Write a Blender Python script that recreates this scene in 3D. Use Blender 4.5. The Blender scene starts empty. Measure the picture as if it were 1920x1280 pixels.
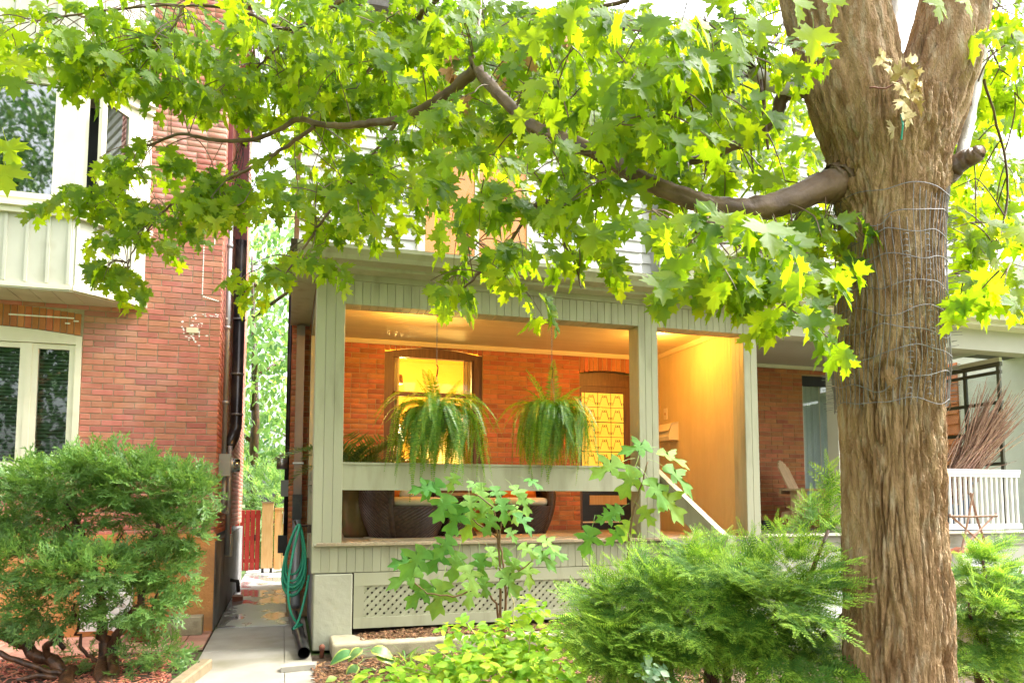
import bpy, math, random
import numpy as np
from mathutils import Vector, Matrix, noise

random.seed(7)
rng = np.random.default_rng(11)
scene = bpy.context.scene
C = scene.collection
R = math.radians

# ------------------------------------------------------------------ camera
FPX, YAW, TILT, HORIZON, CAMZ = 1390.0, R(17.0), R(4.5), 940.0, 1.43
CYP = HORIZON - FPX * math.tan(TILT)
cam = bpy.data.cameras.new('camera')
cam.sensor_width = 36.0
cam.lens = FPX / 1920.0 * 36.0
cam.shift_y = (CYP - 640.0) / 1920.0
cam.clip_start, cam.clip_end = 0.05, 2000.0
cam_o = bpy.data.objects.new('camera', cam)
C.objects.link(cam_o)
cam_o.location = (0, 0, CAMZ)
cam_o.rotation_euler = (R(90) + TILT, 0, -YAW)
scene.camera = cam_o

# ------------------------------------------------------------------ sky and light (bright overcast)
SUN_EL, SUN_AZ = R(56), R(93)      # azimuth clockwise from +Y: the bright part of the cloud stands to the right
world = bpy.data.worlds.new('World')
scene.world = world
world.use_nodes = True
wn, wl = world.node_tree.nodes, world.node_tree.links
wn.clear()
sky = wn.new('ShaderNodeTexSky')
sky.sky_type = 'NISHITA'
sky.sun_disc = False
sky.sun_elevation = SUN_EL
sky.sun_rotation = SUN_AZ
sky.air_density, sky.dust_density, sky.ozone_density = 1.0, 6.0, 1.0
hs = wn.new('ShaderNodeHueSaturation')
hs.inputs['Saturation'].default_value = 0.22
bg = wn.new('ShaderNodeBackground')
bg.inputs['Strength'].default_value = 0.15
wo = wn.new('ShaderNodeOutputWorld')
wl.new(sky.outputs[0], hs.inputs['Color'])
wl.new(hs.outputs[0], bg.inputs['Color'])
wl.new(bg.outputs[0], wo.inputs['Surface'])
sun = bpy.data.lights.new('sun', 'SUN')
sun.energy = 1.5
sun.angle = R(25)
sun.color = (1.0, 0.96, 0.9)
sun_o = bpy.data.objects.new('sun', sun)
C.objects.link(sun_o)
sd = Vector((math.sin(SUN_AZ) * math.cos(SUN_EL), math.cos(SUN_AZ) * math.cos(SUN_EL), math.sin(SUN_EL)))
sun_o.rotation_euler = (-sd).to_track_quat('-Z', 'Y').to_euler()

vs = scene.view_settings
vs.view_transform = 'Standard'
vs.look = 'None'
vs.gamma = 1.0
vs.use_curve_mapping = False
vs.exposure = 2.55
scene.render.engine = 'CYCLES'
cy = scene.cycles
cy.use_denoising = True
cy.max_bounces = 10
cy.diffuse_bounces = 5
cy.glossy_bounces = 3
cy.transmission_bounces = 8
cy.transparent_max_bounces = 8
cy.caustics_reflective = cy.caustics_refractive = False
cy.sample_clamp_indirect = 6.0


def ray(px, py):
    a, b = (px - 960.0) / FPX, -(py - CYP) / FPX
    fy = math.cos(TILT) - b * math.sin(TILT)
    return Vector((a * math.cos(YAW) + fy * math.sin(YAW), -a * math.sin(YAW) + fy * math.cos(YAW),
                   math.sin(TILT) + b * math.cos(TILT)))


def at(px, py, X=None, Y=None, Z=None, d=None):
    """A place in the garden, found from where it is seen and one known distance."""
    r = ray(px, py)
    k = X / r.x if X is not None else Y / r.y if Y is not None else (Z - CAMZ) / r.z if Z is not None else d
    return Vector((r.x * k, r.y * k, CAMZ + r.z * k))


# ------------------------------------------------------------------ materials
MATS = {}


def mat(name, c1, c2=None, scale=6.0, rough=0.6, bump=0.0, bscale=60.0, spec=0.4, metal=0.0, rnd=0.0,
        stretch=(1, 1, 1), hue=0.0, c3=None, scale3=1.3, fac3=(0.52, 0.66), bdist=0.01, rough2=None, detail=5.0,
        lo=0.35, hi=0.65):
    m = bpy.data.materials.new(name)
    m.use_nodes = True
    nt = m.node_tree
    n, l = nt.nodes, nt.links
    b = n['Principled BSDF']
    b.inputs['Roughness'].default_value = rough
    b.inputs['Specular IOR Level'].default_value = spec
    b.inputs['Metallic'].default_value = metal
    geo = n.new('ShaderNodeNewGeometry')
    mp = n.new('ShaderNodeMapping')
    mp.inputs['Scale'].default_value = stretch
    l.new(geo.outputs['Position'], mp.inputs['Vector'])
    col = None
    if c2 is not None:
        t = n.new('ShaderNodeTexNoise')
        t.inputs['Scale'].default_value = scale
        t.inputs['Detail'].default_value = detail
        l.new(mp.outputs[0], t.inputs['Vector'])
        r = n.new('ShaderNodeMapRange')
        r.inputs['From Min'].default_value, r.inputs['From Max'].default_value = lo, hi
        l.new(t.outputs['Fac'], r.inputs['Value'])
        mx = n.new('ShaderNodeMix')
        mx.data_type = 'RGBA'
        mx.inputs['A'].default_value = (*c1, 1)
        mx.inputs['B'].default_value = (*c2, 1)
        l.new(r.outputs[0], mx.inputs['Factor'])
        col = mx.outputs['Result']
        if rough2 is not None:
            rr = n.new('ShaderNodeMapRange')
            rr.inputs['To Min'].default_value, rr.inputs['To Max'].default_value = rough, rough2
            l.new(r.outputs[0], rr.inputs['Value'])
            l.new(rr.outputs[0], b.inputs['Roughness'])
    else:
        rgb = n.new('ShaderNodeRGB')
        rgb.outputs[0].default_value = (*c1, 1)
        col = rgb.outputs[0]
    if c3 is not None:
        t = n.new('ShaderNodeTexNoise')
        t.inputs['Scale'].default_value = scale3
        t.inputs['Detail'].default_value = 7.0
        l.new(mp.outputs[0], t.inputs['Vector'])
        r = n.new('ShaderNodeMapRange')
        r.inputs['From Min'].default_value, r.inputs['From Max'].default_value = fac3
        l.new(t.outputs['Fac'], r.inputs['Value'])
        mx = n.new('ShaderNodeMix')
        mx.data_type = 'RGBA'
        mx.inputs['B'].default_value = (*c3, 1)
        l.new(col, mx.inputs['A'])
        l.new(r.outputs[0], mx.inputs['Factor'])
        col = mx.outputs['Result']
    if rnd or hue:
        oi = n.new('ShaderNodeObjectInfo')
        ad = n.new('ShaderNodeMath')
        ad.operation = 'ADD'
        l.new(oi.outputs['Random'], ad.inputs[0])
        l.new(geo.outputs['Random Per Island'], ad.inputs[1])
        fr = n.new('ShaderNodeMath')
        fr.operation = 'FRACT'
        l.new(ad.outputs[0], fr.inputs[0])
        h = n.new('ShaderNodeHueSaturation')
        mv = n.new('ShaderNodeMapRange')
        mv.inputs['To Min'].default_value, mv.inputs['To Max'].default_value = 1 - rnd, 1 + rnd
        l.new(fr.outputs[0], mv.inputs['Value'])
        l.new(mv.outputs[0], h.inputs['Value'])
        m7 = n.new('ShaderNodeMath')
        m7.operation = 'MULTIPLY'
        m7.inputs[1].default_value = 7.31
        l.new(fr.outputs[0], m7.inputs[0])
        f2 = n.new('ShaderNodeMath')
        f2.operation = 'FRACT'
        l.new(m7.outputs[0], f2.inputs[0])
        mh = n.new('ShaderNodeMapRange')
        mh.inputs['To Min'].default_value, mh.inputs['To Max'].default_value = 0.5 - hue, 0.5 + hue
        l.new(f2.outputs[0], mh.inputs['Value'])
        l.new(mh.outputs[0], h.inputs['Hue'])
        l.new(col, h.inputs['Color'])
        col = h.outputs[0]
    l.new(col, b.inputs['Base Color'])
    if bump:
        t = n.new('ShaderNodeTexNoise')
        t.inputs['Scale'].default_value = bscale
        t.inputs['Detail'].default_value = 6.0
        l.new(mp.outputs[0], t.inputs['Vector'])
        bp = n.new('ShaderNodeBump')
        bp.inputs['Strength'].default_value = bump
        bp.inputs['Distance'].default_value = bdist
        l.new(t.outputs['Fac'], bp.inputs['Height'])
        l.new(bp.outputs[0], b.inputs['Normal'])
    MATS[name] = m
    return m


def leaf_mat(name, top, under, trans, rnd=0.25, hue=0.03, rough=0.42, tfac=0.5, vein=None, spec=0.5):
    """Two-sided leaf: glossy upper face, paler under face, light coming through."""
    m = bpy.data.materials.new(name)
    m.use_nodes = True
    n, l = m.node_tree.nodes, m.node_tree.links
    b = n['Principled BSDF']
    b.inputs['Roughness'].default_value = rough
    b.inputs['Specular IOR Level'].default_value = spec
    geo = n.new('ShaderNodeNewGeometry')
    oi = n.new('ShaderNodeObjectInfo')
    ad = n.new('ShaderNodeMath')
    l.new(oi.outputs['Random'], ad.inputs[0])
    l.new(geo.outputs['Random Per Island'], ad.inputs[1])
    fr = n.new('ShaderNodeMath')
    fr.operation = 'FRACT'
    l.new(ad.outputs[0], fr.inputs[0])
    mx = n.new('ShaderNodeMix')
    mx.data_type = 'RGBA'
    mx.inputs['A'].default_value = (*top, 1)
    mx.inputs['B'].default_value = (*under, 1)
    l.new(geo.outputs['Backfacing'], mx.inputs['Factor'])

    def vary(src):
        h = n.new('ShaderNodeHueSaturation')
        mv = n.new('ShaderNodeMapRange')
        mv.inputs['To Min'].default_value, mv.inputs['To Max'].default_value = 1 - rnd, 1 + rnd
        l.new(fr.outputs[0], mv.inputs['Value'])
        l.new(mv.outputs[0], h.inputs['Value'])
        mh = n.new('ShaderNodeMapRange')
        mh.inputs['To Min'].default_value, mh.inputs['To Max'].default_value = 0.5 + hue, 0.5 - hue
        l.new(fr.outputs[0], mh.inputs['Value'])
        l.new(mh.outputs[0], h.inputs['Hue'])
        if isinstance(src, tuple):
            h.inputs['Color'].default_value = (*src, 1)
        else:
            l.new(src, h.inputs['Color'])
        return h.outputs[0]
    tn = n.new('ShaderNodeTexNoise')
    tn.inputs['Scale'].default_value = 90.0
    l.new(geo.outputs['Position'], tn.inputs['Vector'])
    sp_ = n.new('ShaderNodeTexNoise')
    sp_.inputs['Scale'].default_value = 22.0
    sp_.inputs['Detail'].default_value = 4.0
    l.new(geo.outputs['Position'], sp_.inputs['Vector'])
    sm = n.new('ShaderNodeMapRange')
    sm.inputs['From Min'].default_value, sm.inputs['From Max'].default_value = 0.3, 0.7
    sm.inputs['To Min'].default_value, sm.inputs['To Max'].default_value = 0.72, 1.22
    l.new(sp_.outputs['Fac'], sm.inputs['Value'])
    hv = n.new('ShaderNodeHueSaturation')
    l.new(sm.outputs[0], hv.inputs['Value'])
    l.new(vary(mx.outputs['Result']), hv.inputs['Color'])
    l.new(hv.outputs[0], b.inputs['Base Color'])
    bp = n.new('ShaderNodeBump')
    bp.inputs['Strength'].default_value = 0.25
    bp.inputs['Distance'].default_value = 0.004
    l.new(tn.outputs['Fac'], bp.inputs['Height'])
    l.new(bp.outputs[0], b.inputs['Normal'])
    tr = n.new('ShaderNodeBsdfTranslucent')
    l.new(vary(trans), tr.inputs['Color'])
    ms = n.new('ShaderNodeMixShader')
    ms.inputs[0].default_value = tfac
    l.new(b.outputs[0], ms.inputs[1])
    l.new(tr.outputs[0], ms.inputs[2])
    l.new(ms.outputs[0], n['Material Output'].inputs['Surface'])
    MATS[name] = m
    return m


def glass_mat(name, tint=(0.9, 0.95, 0.92), rough=0.02, ior=1.45, boost=0.0):
    m = bpy.data.materials.new(name)
    m.use_nodes = True
    n, l = m.node_tree.nodes, m.node_tree.links
    n.remove(n['Principled BSDF'])
    tr = n.new('ShaderNodeBsdfTransparent')
    tr.inputs[0].default_value = (*tint, 1)
    gl = n.new('ShaderNodeBsdfGlossy')
    gl.inputs['Roughness'].default_value = rough
    fz = n.new('ShaderNodeFresnel')
    fz.inputs[0].default_value = ior
    ad = n.new('ShaderNodeMath')
    ad.use_clamp = True
    ad.inputs[1].default_value = boost
    l.new(fz.outputs[0], ad.inputs[0])
    ms = n.new('ShaderNodeMixShader')
    l.new(ad.outputs[0], ms.inputs[0])
    l.new(tr.outputs[0], ms.inputs[1])
    l.new(gl.outputs[0], ms.inputs[2])
    l.new(ms.outputs[0], n['Material Output'].inputs['Surface'])
    MATS[name] = m
    return m


def glow_mat(name, color, strength, c2=None, scale=4.0):
    m = bpy.data.materials.new(name)
    m.use_nodes = True
    n, l = m.node_tree.nodes, m.node_tree.links
    b = n['Principled BSDF']
    b.inputs['Base Color'].default_value = (*[c * 0.25 for c in color], 1)
    b.inputs['Emission Color'].default_value = (*color, 1)
    b.inputs['Emission Strength'].default_value = strength
    b.inputs['Roughness'].default_value = 0.25
    if c2:
        geo = n.new('ShaderNodeNewGeometry')
        t = n.new('ShaderNodeTexNoise')
        t.inputs['Scale'].default_value = scale
        l.new(geo.outputs['Position'], t.inputs['Vector'])
        mx = n.new('ShaderNodeMix')
        mx.data_type = 'RGBA'
        mx.inputs['A'].default_value = (*color, 1)
        mx.inputs['B'].default_value = (*c2, 1)
        l.new(t.outputs['Fac'], mx.inputs['Factor'])
        l.new(mx.outputs['Result'], b.inputs['Emission Color'])
    MATS[name] = m
    return m


mat('brick_rose', (0.40, 0.14, 0.092), (0.46, 0.18, 0.125), 9, 0.75, 0.5, 120, rnd=0.15, hue=0.012, c3=(0.46, 0.25, 0.21), scale3=1.1, fac3=(0.5, 0.75), spec=0.3)
mat('brick_orange', (0.45, 0.165, 0.065), (0.38, 0.13, 0.05), 9, 0.75, 0.5, 120, rnd=0.2, hue=0.012, spec=0.3)  # same brick, with the warm porch light mixed into its orange
mat('brick_dark', (0.22, 0.065, 0.04), (0.30, 0.09, 0.055), 7, 0.7, 0.5, 100, rnd=0.25, hue=0.012, spec=0.3)
mat('mortar', (0.34, 0.28, 0.2), (0.44, 0.38, 0.28), 20, 0.95, 0.6, 200)
mat('mortar_warm', (0.36, 0.24, 0.12), (0.44, 0.3, 0.16), 20, 0.95, 0.6, 200)
mat('sage', (0.34, 0.335, 0.225), (0.37, 0.365, 0.25), 3, 0.55, 0.12, 150, rnd=0.07, stretch=(1, 1, 0.2), c3=(0.225, 0.215, 0.135), scale3=7, fac3=(0.52, 0.82))
mat('cream', (0.64, 0.61, 0.46), (0.70, 0.67, 0.52), 4, 0.5, 0.06, 120, rnd=0.03, c3=(0.52, 0.48, 0.34), scale3=3.0, fac3=(0.6, 0.85))
mat('bay_panel', (0.50, 0.49, 0.40), (0.54, 0.53, 0.44), 3, 0.5, 0.05, 120, rnd=0.03, c3=(0.44, 0.42, 0.33), scale3=2.0)
mat('siding_white', (0.60, 0.60, 0.55), (0.66, 0.66, 0.61), 3, 0.55, 0.1, 80, rnd=0.03)
mat('ceiling_paint', (0.70, 0.58, 0.32), (0.74, 0.62, 0.36), 3, 0.5, 0.05, 120, rnd=0.04)
mat('wall_paint', (0.52, 0.42, 0.22), (0.56, 0.46, 0.25), 2, 0.55, 0.06, 120, rnd=0.03)
mat('grey_paint', (0.42, 0.40, 0.33), (0.46, 0.44, 0.37), 2, 0.6, 0.05, 100, rnd=0.04)
mat('stucco_pier', (0.37, 0.36, 0.265), (0.42, 0.41, 0.31), 2.5, 0.75, 0.5, 14, c3=(0.28, 0.25, 0.17), scale3=3.2, fac3=(0.58, 0.8), bdist=0.012)
mat('stucco_orange', (0.58, 0.25, 0.075), (0.62, 0.29, 0.10), 3, 0.8, 0.5, 40, c3=(0.4, 0.2, 0.09), scale3=2.4, fac3=(0.54, 0.74), bdist=0.02)
mat('stucco_grey', (0.17, 0.165, 0.16), (0.24, 0.235, 0.225), 2, 0.75, 0.5, 30, c3=(0.10, 0.09, 0.085), scale3=1.7, bdist=0.02)
mat('concrete', (0.29, 0.27, 0.225), (0.36, 0.335, 0.28), 3, 0.7, 0.7, 160, c3=(0.2, 0.185, 0.12), scale3=1.3, fac3=(0.5, 0.7), bdist=0.006, detail=8)
mat('concrete_wet', (0.40, 0.385, 0.36), (0.24, 0.225, 0.205), 1.8, 0.42, 0.25, 60, rough2=0.03, spec=0.6, lo=0.46, hi=0.54, bdist=0.003, stretch=(1, 0.6, 1))
mat('stone_cap', (0.36, 0.31, 0.20), (0.43, 0.38, 0.26), 5, 0.8, 0.5, 70, c3=(0.2, 0.18, 0.11), scale3=4, bdist=0.008)
mat('paver_red', (0.42, 0.20, 0.14), (0.48, 0.26, 0.19), 6, 0.7, 0.4, 80, rnd=0.15)
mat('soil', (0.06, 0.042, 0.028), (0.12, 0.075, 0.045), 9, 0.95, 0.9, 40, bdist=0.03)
mat('grass_ground', (0.06, 0.11, 0.025), (0.09, 0.14, 0.035), 4, 0.9, 0.8, 60)
mat('mulch_brown', (0.16, 0.075, 0.032), (0.26, 0.14, 0.065), 30, 0.85, 0.3, 200, rnd=0.5, hue=0.015)
mat('mulch_red', (0.42, 0.12, 0.065), (0.55, 0.22, 0.13), 30, 0.8, 0.3, 200, rnd=0.45, hue=0.015)
mat('asphalt', (0.05, 0.05, 0.052), (0.07, 0.07, 0.072), 20, 0.8, 0.5, 200)
mat('wood_brown', (0.10, 0.045, 0.018), (0.15, 0.07, 0.028), 6, 0.4, 0.15, 90, stretch=(8, 8, 0.6))
mat('wood_black', (0.012, 0.011, 0.010), (0.02, 0.018, 0.016), 6, 0.35, 0.1, 90)
mat('wood_cedar', (0.50, 0.29, 0.11), (0.58, 0.37, 0.17), 5, 0.6, 0.2, 90, stretch=(9, 9, 0.8), rnd=0.12)
mat('wood_red', (0.38, 0.025, 0.02), (0.44, 0.04, 0.03), 5, 0.55, 0.15, 90, stretch=(9, 9, 0.8), rnd=0.08)
mat('wood_teak', (0.42, 0.27, 0.14), (0.52, 0.36, 0.2), 5, 0.6, 0.2, 90, stretch=(9, 9, 1.0), rnd=0.14)
mat('deck_wood', (0.30, 0.23, 0.14), (0.38, 0.30, 0.19), 5, 0.6, 0.25, 80, stretch=(9, 1, 9), rnd=0.15)
mat('timber_wet', (0.22, 0.17, 0.10), (0.32, 0.25, 0.15), 8, 0.6, 0.4, 60)
mat('maroon', (0.12, 0.02, 0.018), (0.16, 0.03, 0.026), 4, 0.35, 0.1, 60)
mat('pipe_grey', (0.24, 0.245, 0.25), (0.30, 0.305, 0.31), 4, 0.4, 0.05, 60, metal=0.3)
mat('pipe_taupe', (0.17, 0.14, 0.12), (0.20, 0.17, 0.145), 4, 0.4, 0.05, 60)
mat('pipe_black', (0.016, 0.016, 0.017), (0.025, 0.024, 0.024), 4, 0.28, 0.1, 40, c3=(0.07, 0.06, 0.045), scale3=4)
mat('meter_grey', (0.28, 0.31, 0.29), (0.33, 0.36, 0.34), 3, 0.45, 0.05, 60)
mat('steel', (0.5, 0.5, 0.5), (0.6, 0.6, 0.6), 30, 0.35, metal=0.9)
mat('wire', (0.16, 0.155, 0.15), (0.25, 0.24, 0.23), 40, 0.5, metal=0.5)
mat('iron', (0.03, 0.018, 0.012), (0.05, 0.03, 0.02), 40, 0.5, metal=0.5)
mat('rust', (0.14, 0.045, 0.03), (0.22, 0.08, 0.04), 30, 0.7)
mat('hose_green', (0.02, 0.24, 0.15), (0.03, 0.30, 0.20), 6, 0.4, 0.05, 40)
mat('wicker', (0.035, 0.017, 0.012), (0.075, 0.04, 0.026), 30, 0.4, 0.2, 100, rnd=0.25)
mat('cushion_cream', (0.62, 0.52, 0.36), (0.68, 0.58, 0.42), 8, 0.9, 0.3, 200)
mat('cushion_orange', (0.72, 0.17, 0.015), (0.78, 0.22, 0.025), 8, 0.85, 0.3, 200)
mat('cushion_white', (0.72, 0.70, 0.66), (0.78, 0.76, 0.72), 8, 0.85, 0.3, 200)
mat('pot_glaze', (0.10, 0.085, 0.03), (0.17, 0.11, 0.04), 5, 0.25, 0.1, 20, c3=(0.16, 0.07, 0.03), scale3=4)
mat('terracotta', (0.30, 0.09, 0.045), (0.36, 0.13, 0.07), 6, 0.6, 0.2, 60)
mat('rug', (0.46, 0.38, 0.25), (0.36, 0.29, 0.18), 60, 0.95, 0.5, 200)
mat('mailbox_paint', (0.66, 0.58, 0.42), (0.70, 0.62, 0.46), 5, 0.4)
mat('room_wall', (0.78, 0.50, 0.10), (0.80, 0.54, 0.14), 2, 0.8)
mat('room_white', (0.82, 0.74, 0.55), (0.85, 0.78, 0.6), 2, 0.7)
mat('room_dark', (0.03, 0.035, 0.035), (0.045, 0.05, 0.05), 2, 0.8)  # near black: the shade of unlit rooms is put into the colour
mat('curtain', (0.66, 0.70, 0.66), (0.72, 0.76, 0.72), 3, 0.9, 0.2, 60, rnd=0.02)
mat('blind', (0.7, 0.72, 0.7), (0.75, 0.77, 0.75), 3, 0.5)
mat('bin_blue', (0.06, 0.085, 0.14), (0.08, 0.105, 0.17), 4, 0.45)
mat('twig', (0.32, 0.17, 0.11), (0.44, 0.28, 0.2), 30, 0.7, rnd=0.3, hue=0.01)
mat('dry_leaf', (0.48, 0.36, 0.16), (0.62, 0.5, 0.27), 20, 0.8, 0.3, 80, rnd=0.25)
mat('dead_leaf', (0.50, 0.26, 0.10), (0.58, 0.34, 0.16), 20, 0.8, 0.3, 80, rnd=0.2)
mat('sign_white', (0.75, 0.73, 0.70), None)
mat('sign_red', (0.35, 0.05, 0.05), None)
mat('sign_grey', (0.3, 0.28, 0.28), None)
mat('red_tag', (0.6, 0.02, 0.03), None, rough=0.4)
mat('siding_orange', (0.62, 0.19, 0.07), (0.66, 0.23, 0.09), 3, 0.6, 0.1, 60, rnd=0.06)
mat('olive_dark', (0.085, 0.08, 0.05), (0.11, 0.105, 0.07), 3, 0.5)
mat('roofing', (0.10, 0.09, 0.08), (0.14, 0.13, 0.12), 20, 0.9, 0.5, 60)
mat('render_white', (0.80, 0.80, 0.78), (0.74, 0.73, 0.70), 3, 0.8, 0.3, 30)
mat('paint_white', (0.84, 0.83, 0.8), None, rough=0.6)
mat('bark', (0.25, 0.135, 0.055), (0.45, 0.29, 0.145), 7, 0.8, 1.0, 70, stretch=(2.4, 2.4, 0.7), c3=(0.5, 0.385, 0.25), scale3=11, fac3=(0.52, 0.74), bdist=0.02, detail=10)
mat('bark_limb', (0.075, 0.042, 0.02), (0.16, 0.098, 0.05), 9, 0.5, 0.6, 60, c3=(0.18, 0.14, 0.10), scale3=5, fac3=(0.6, 0.78), bdist=0.006)
mat('bark_grey', (0.36, 0.34, 0.31), (0.46, 0.44, 0.41), 9, 0.5, 0.5, 60, stretch=(3, 3, 1), bdist=0.006)
mat('bark_wet', (0.035, 0.018, 0.010), (0.10, 0.045, 0.02), 9, 0.35, 0.7, 50, stretch=(2, 2, 0.7), c3=(0.16, 0.07, 0.03), scale3=7, bdist=0.01)
mat('stem_brown', (0.16, 0.085, 0.035), (0.22, 0.13, 0.06), 20, 0.6)
mat('stem_pale', (0.45, 0.38, 0.20), (0.38, 0.34, 0.14), 20, 0.7)

leaf_mat('maple_leaf', (0.075, 0.15, 0.010), (0.16, 0.23, 0.012), (0.42, 0.60, 0.008), rnd=0.32, hue=0.02, tfac=0.62, rough=0.5, spec=0.25)
leaf_mat('hydrangea_leaf', (0.12, 0.27, 0.05), (0.2, 0.33, 0.11), (0.34, 0.62, 0.04), rnd=0.25, hue=0.03, tfac=0.42, rough=0.55, spec=0.2)
leaf_mat('bush_leaf', (0.23, 0.38, 0.03), (0.28, 0.42, 0.06), (0.5, 0.75, 0.03), rnd=0.25, hue=0.03, tfac=0.45, rough=0.55, spec=0.2)
leaf_mat('yew_needle', (0.075, 0.17, 0.025), (0.11, 0.21, 0.035), (0.22, 0.42, 0.03), rnd=0.16, hue=0.015, tfac=0.3, rough=0.6, spec=0.15)
leaf_mat('yew_tip', (0.22, 0.37, 0.04), (0.24, 0.37, 0.055), (0.38, 0.6, 0.05), rnd=0.16, hue=0.02, tfac=0.32, rough=0.6, spec=0.15)
leaf_mat('juniper_scale', (0.14, 0.27, 0.06), (0.17, 0.29, 0.07), (0.26, 0.46, 0.06), rnd=0.22, hue=0.02, tfac=0.3)
leaf_mat('fern_leaf', (0.10, 0.22, 0.015), (0.15, 0.27, 0.03), (0.30, 0.5, 0.015), rnd=0.18, hue=0.025, tfac=0.4)
leaf_mat('palm_leaf', (0.05, 0.12, 0.03), (0.08, 0.16, 0.05), (0.15, 0.3, 0.04), rnd=0.3, tfac=0.25)
leaf_mat('grass_blade', (0.14, 0.27, 0.04), (0.18, 0.3, 0.06), (0.4, 0.62, 0.05), rnd=0.25, tfac=0.35)
leaf_mat('hosta_green', (0.09, 0.22, 0.06), (0.16, 0.28, 0.1), (0.25, 0.5, 0.06), rnd=0.1, tfac=0.3)
leaf_mat('hosta_edge', (0.42, 0.52, 0.10), (0.45, 0.55, 0.15), (0.6, 0.75, 0.1), rnd=0.1, tfac=0.3)
leaf_mat('far_leaf', (0.10, 0.20, 0.06), (0.16, 0.26, 0.1), (0.36, 0.58, 0.12), rnd=0.35, hue=0.03, tfac=0.45)
glass_mat('glass_clear', (0.92, 0.95, 0.93))
glass_mat('glass_dark', (0.6, 0.68, 0.63), boost=0.08)
glass_mat('glass_bay', (0.5, 0.56, 0.53), boost=0.35)
glow_mat('door_glow', (1.0, 0.44, 0.02), 0.24, (1.0, 0.56, 0.06), 3.0)
glow_mat('upper_glow', (1.0, 0.27, 0.015), 0.26, (1.0, 0.34, 0.03), 2.0)
glow_mat('bulb', (1.0, 0.72, 0.35), 5.0)

# ------------------------------------------------------------------ mesh helpers
WL = {}        # where a parent stands: children are modelled in world coordinates


def link(o, parent=None):
    C.objects.link(o)
    if parent is not None:
        o.parent = parent
        w = WL.get(parent.name)
        if w is not None:
            o.matrix_parent_inverse = Matrix.Translation(-w)
    return o


def tag(o, label=None, cat=None, group=None, kind=None):
    if label:
        o['label'] = label
    if cat:
        o['category'] = cat
    if group:
        o['group'] = group
    if kind:
        o['kind'] = kind
    return o


def thing(name, label, cat, loc, rz=None, group=None):
    """Empty at a thing's base. With rz given its parts are modelled in local coordinates."""
    o = bpy.data.objects.new(name, None)
    o.empty_display_size = 0.1
    C.objects.link(o)
    o.location = loc
    if rz is None:
        WL[o.name] = Vector(loc)
    else:
        o.rotation_euler = (0, 0, rz)
    return tag(o, label, cat, group)


class MB:
    def __init__(self):
        self.v, self.f, self.m = [], [], []

    def add(self, vs, fs, mi=0):
        k = len(self.v)
        self.v += [tuple(p) for p in vs]
        self.f += [tuple(i + k for i in f) for f in fs]
        self.m += [mi] * len(fs)
        return self

    def box(self, x0, x1, y0, y1, z0, z1, mi=0):
        return self.add([(x0, y0, z0), (x1, y0, z0), (x1, y1, z0), (x0, y1, z0), (x0, y0, z1), (x1, y0, z1), (x1, y1, z1), (x0, y1, z1)],
                        [(0, 3, 2, 1), (4, 5, 6, 7), (0, 1, 5, 4), (1, 2, 6, 5), (2, 3, 7, 6), (3, 0, 4, 7)], mi)

    def prism(self, poly, y0, y1, axis='y', mi=0):
        """Outline (u, v) swept along an axis: axis y -> (u, y, v); axis x -> (x, u, v); axis z -> (u, v, z)."""
        n = len(poly)
        mk = {'y': lambda u, v, t: (u, t, v), 'x': lambda u, v, t: (t, u, v), 'z': lambda u, v, t: (u, v, t)}[axis]
        vs = [mk(u, v, y0) for u, v in poly] + [mk(u, v, y1) for u, v in poly]
        fs = [tuple(range(n)), tuple(range(2 * n - 1, n - 1, -1))]
        fs += [(i, i + n, (i + 1) % n + n, (i + 1) % n) for i in range(n)]
        return self.add(vs, fs, mi)

    def tube(self, pts, rad, n=8, caps=True, mi=0):
        pts = [Vector(p) for p in pts]
        if not hasattr(rad, '__len__'):
            rad = [rad] * len(pts)
        vs, fs = [], []
        up = None
        for i, p in enumerate(pts):
            t = (pts[min(i + 1, len(pts) - 1)] - pts[max(i - 1, 0)])
            if t.length < 1e-9:
                t = Vector((0, 0, 1))
            t.normalize()
            if up is None:
                up = t.orthogonal().normalized()
            else:
                up = (up - t * up.dot(t))
                up = up.normalized() if up.length > 1e-6 else t.orthogonal().normalized()
            s = t.cross(up)
            for k in range(n):
                a = 2 * math.pi * k / n
                vs.append(p + (up * math.cos(a) + s * math.sin(a)) * rad[i])
        for i in range(len(pts) - 1):
            for k in range(n):
                a, b = i * n + k, i * n + (k + 1) % n
                fs.append((a, b, b + n, a + n))
        if caps:
            fs.append(tuple(range(n - 1, -1, -1)))
            fs.append(tuple(range((len(pts) - 1) * n, len(pts) * n)))
        return self.add(vs, fs, mi)

    def lathe(self, prof, cx=0, cy=0, n=24, mi=0, z0=0):
        vs, fs = [], []
        for r, z in prof:
            for k in range(n):
                a = 2 * math.pi * k / n
                vs.append((cx + r * math.cos(a), cy + r * math.sin(a), z0 + z))
        for i in range(len(prof) - 1):
            for k in range(n):
                a, b = i * n + k, i * n + (k + 1) % n
                fs.append((a, b, b + n, a + n))
        return self.add(vs, fs, mi)

    def mesh(self, name, mats, smooth=False):
        me = bpy.data.meshes.new(name)
        me.from_pydata(self.v, [], self.f)
        for m in (mats if isinstance(mats, (list, tuple)) else [mats]):
            me.materials.append(MATS[m])
        if len(set(self.m)) > 1:
            me.polygons.foreach_set('material_index', self.m)
        if smooth:
            me.polygons.foreach_set('use_smooth', [True] * len(me.polygons))
        me.update()
        return me

    def build(self, name, mats, parent=None, smooth=False):
        return link(bpy.data.objects.new(name, self.mesh(name, mats, smooth)), parent)


CACHE = {}


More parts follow.
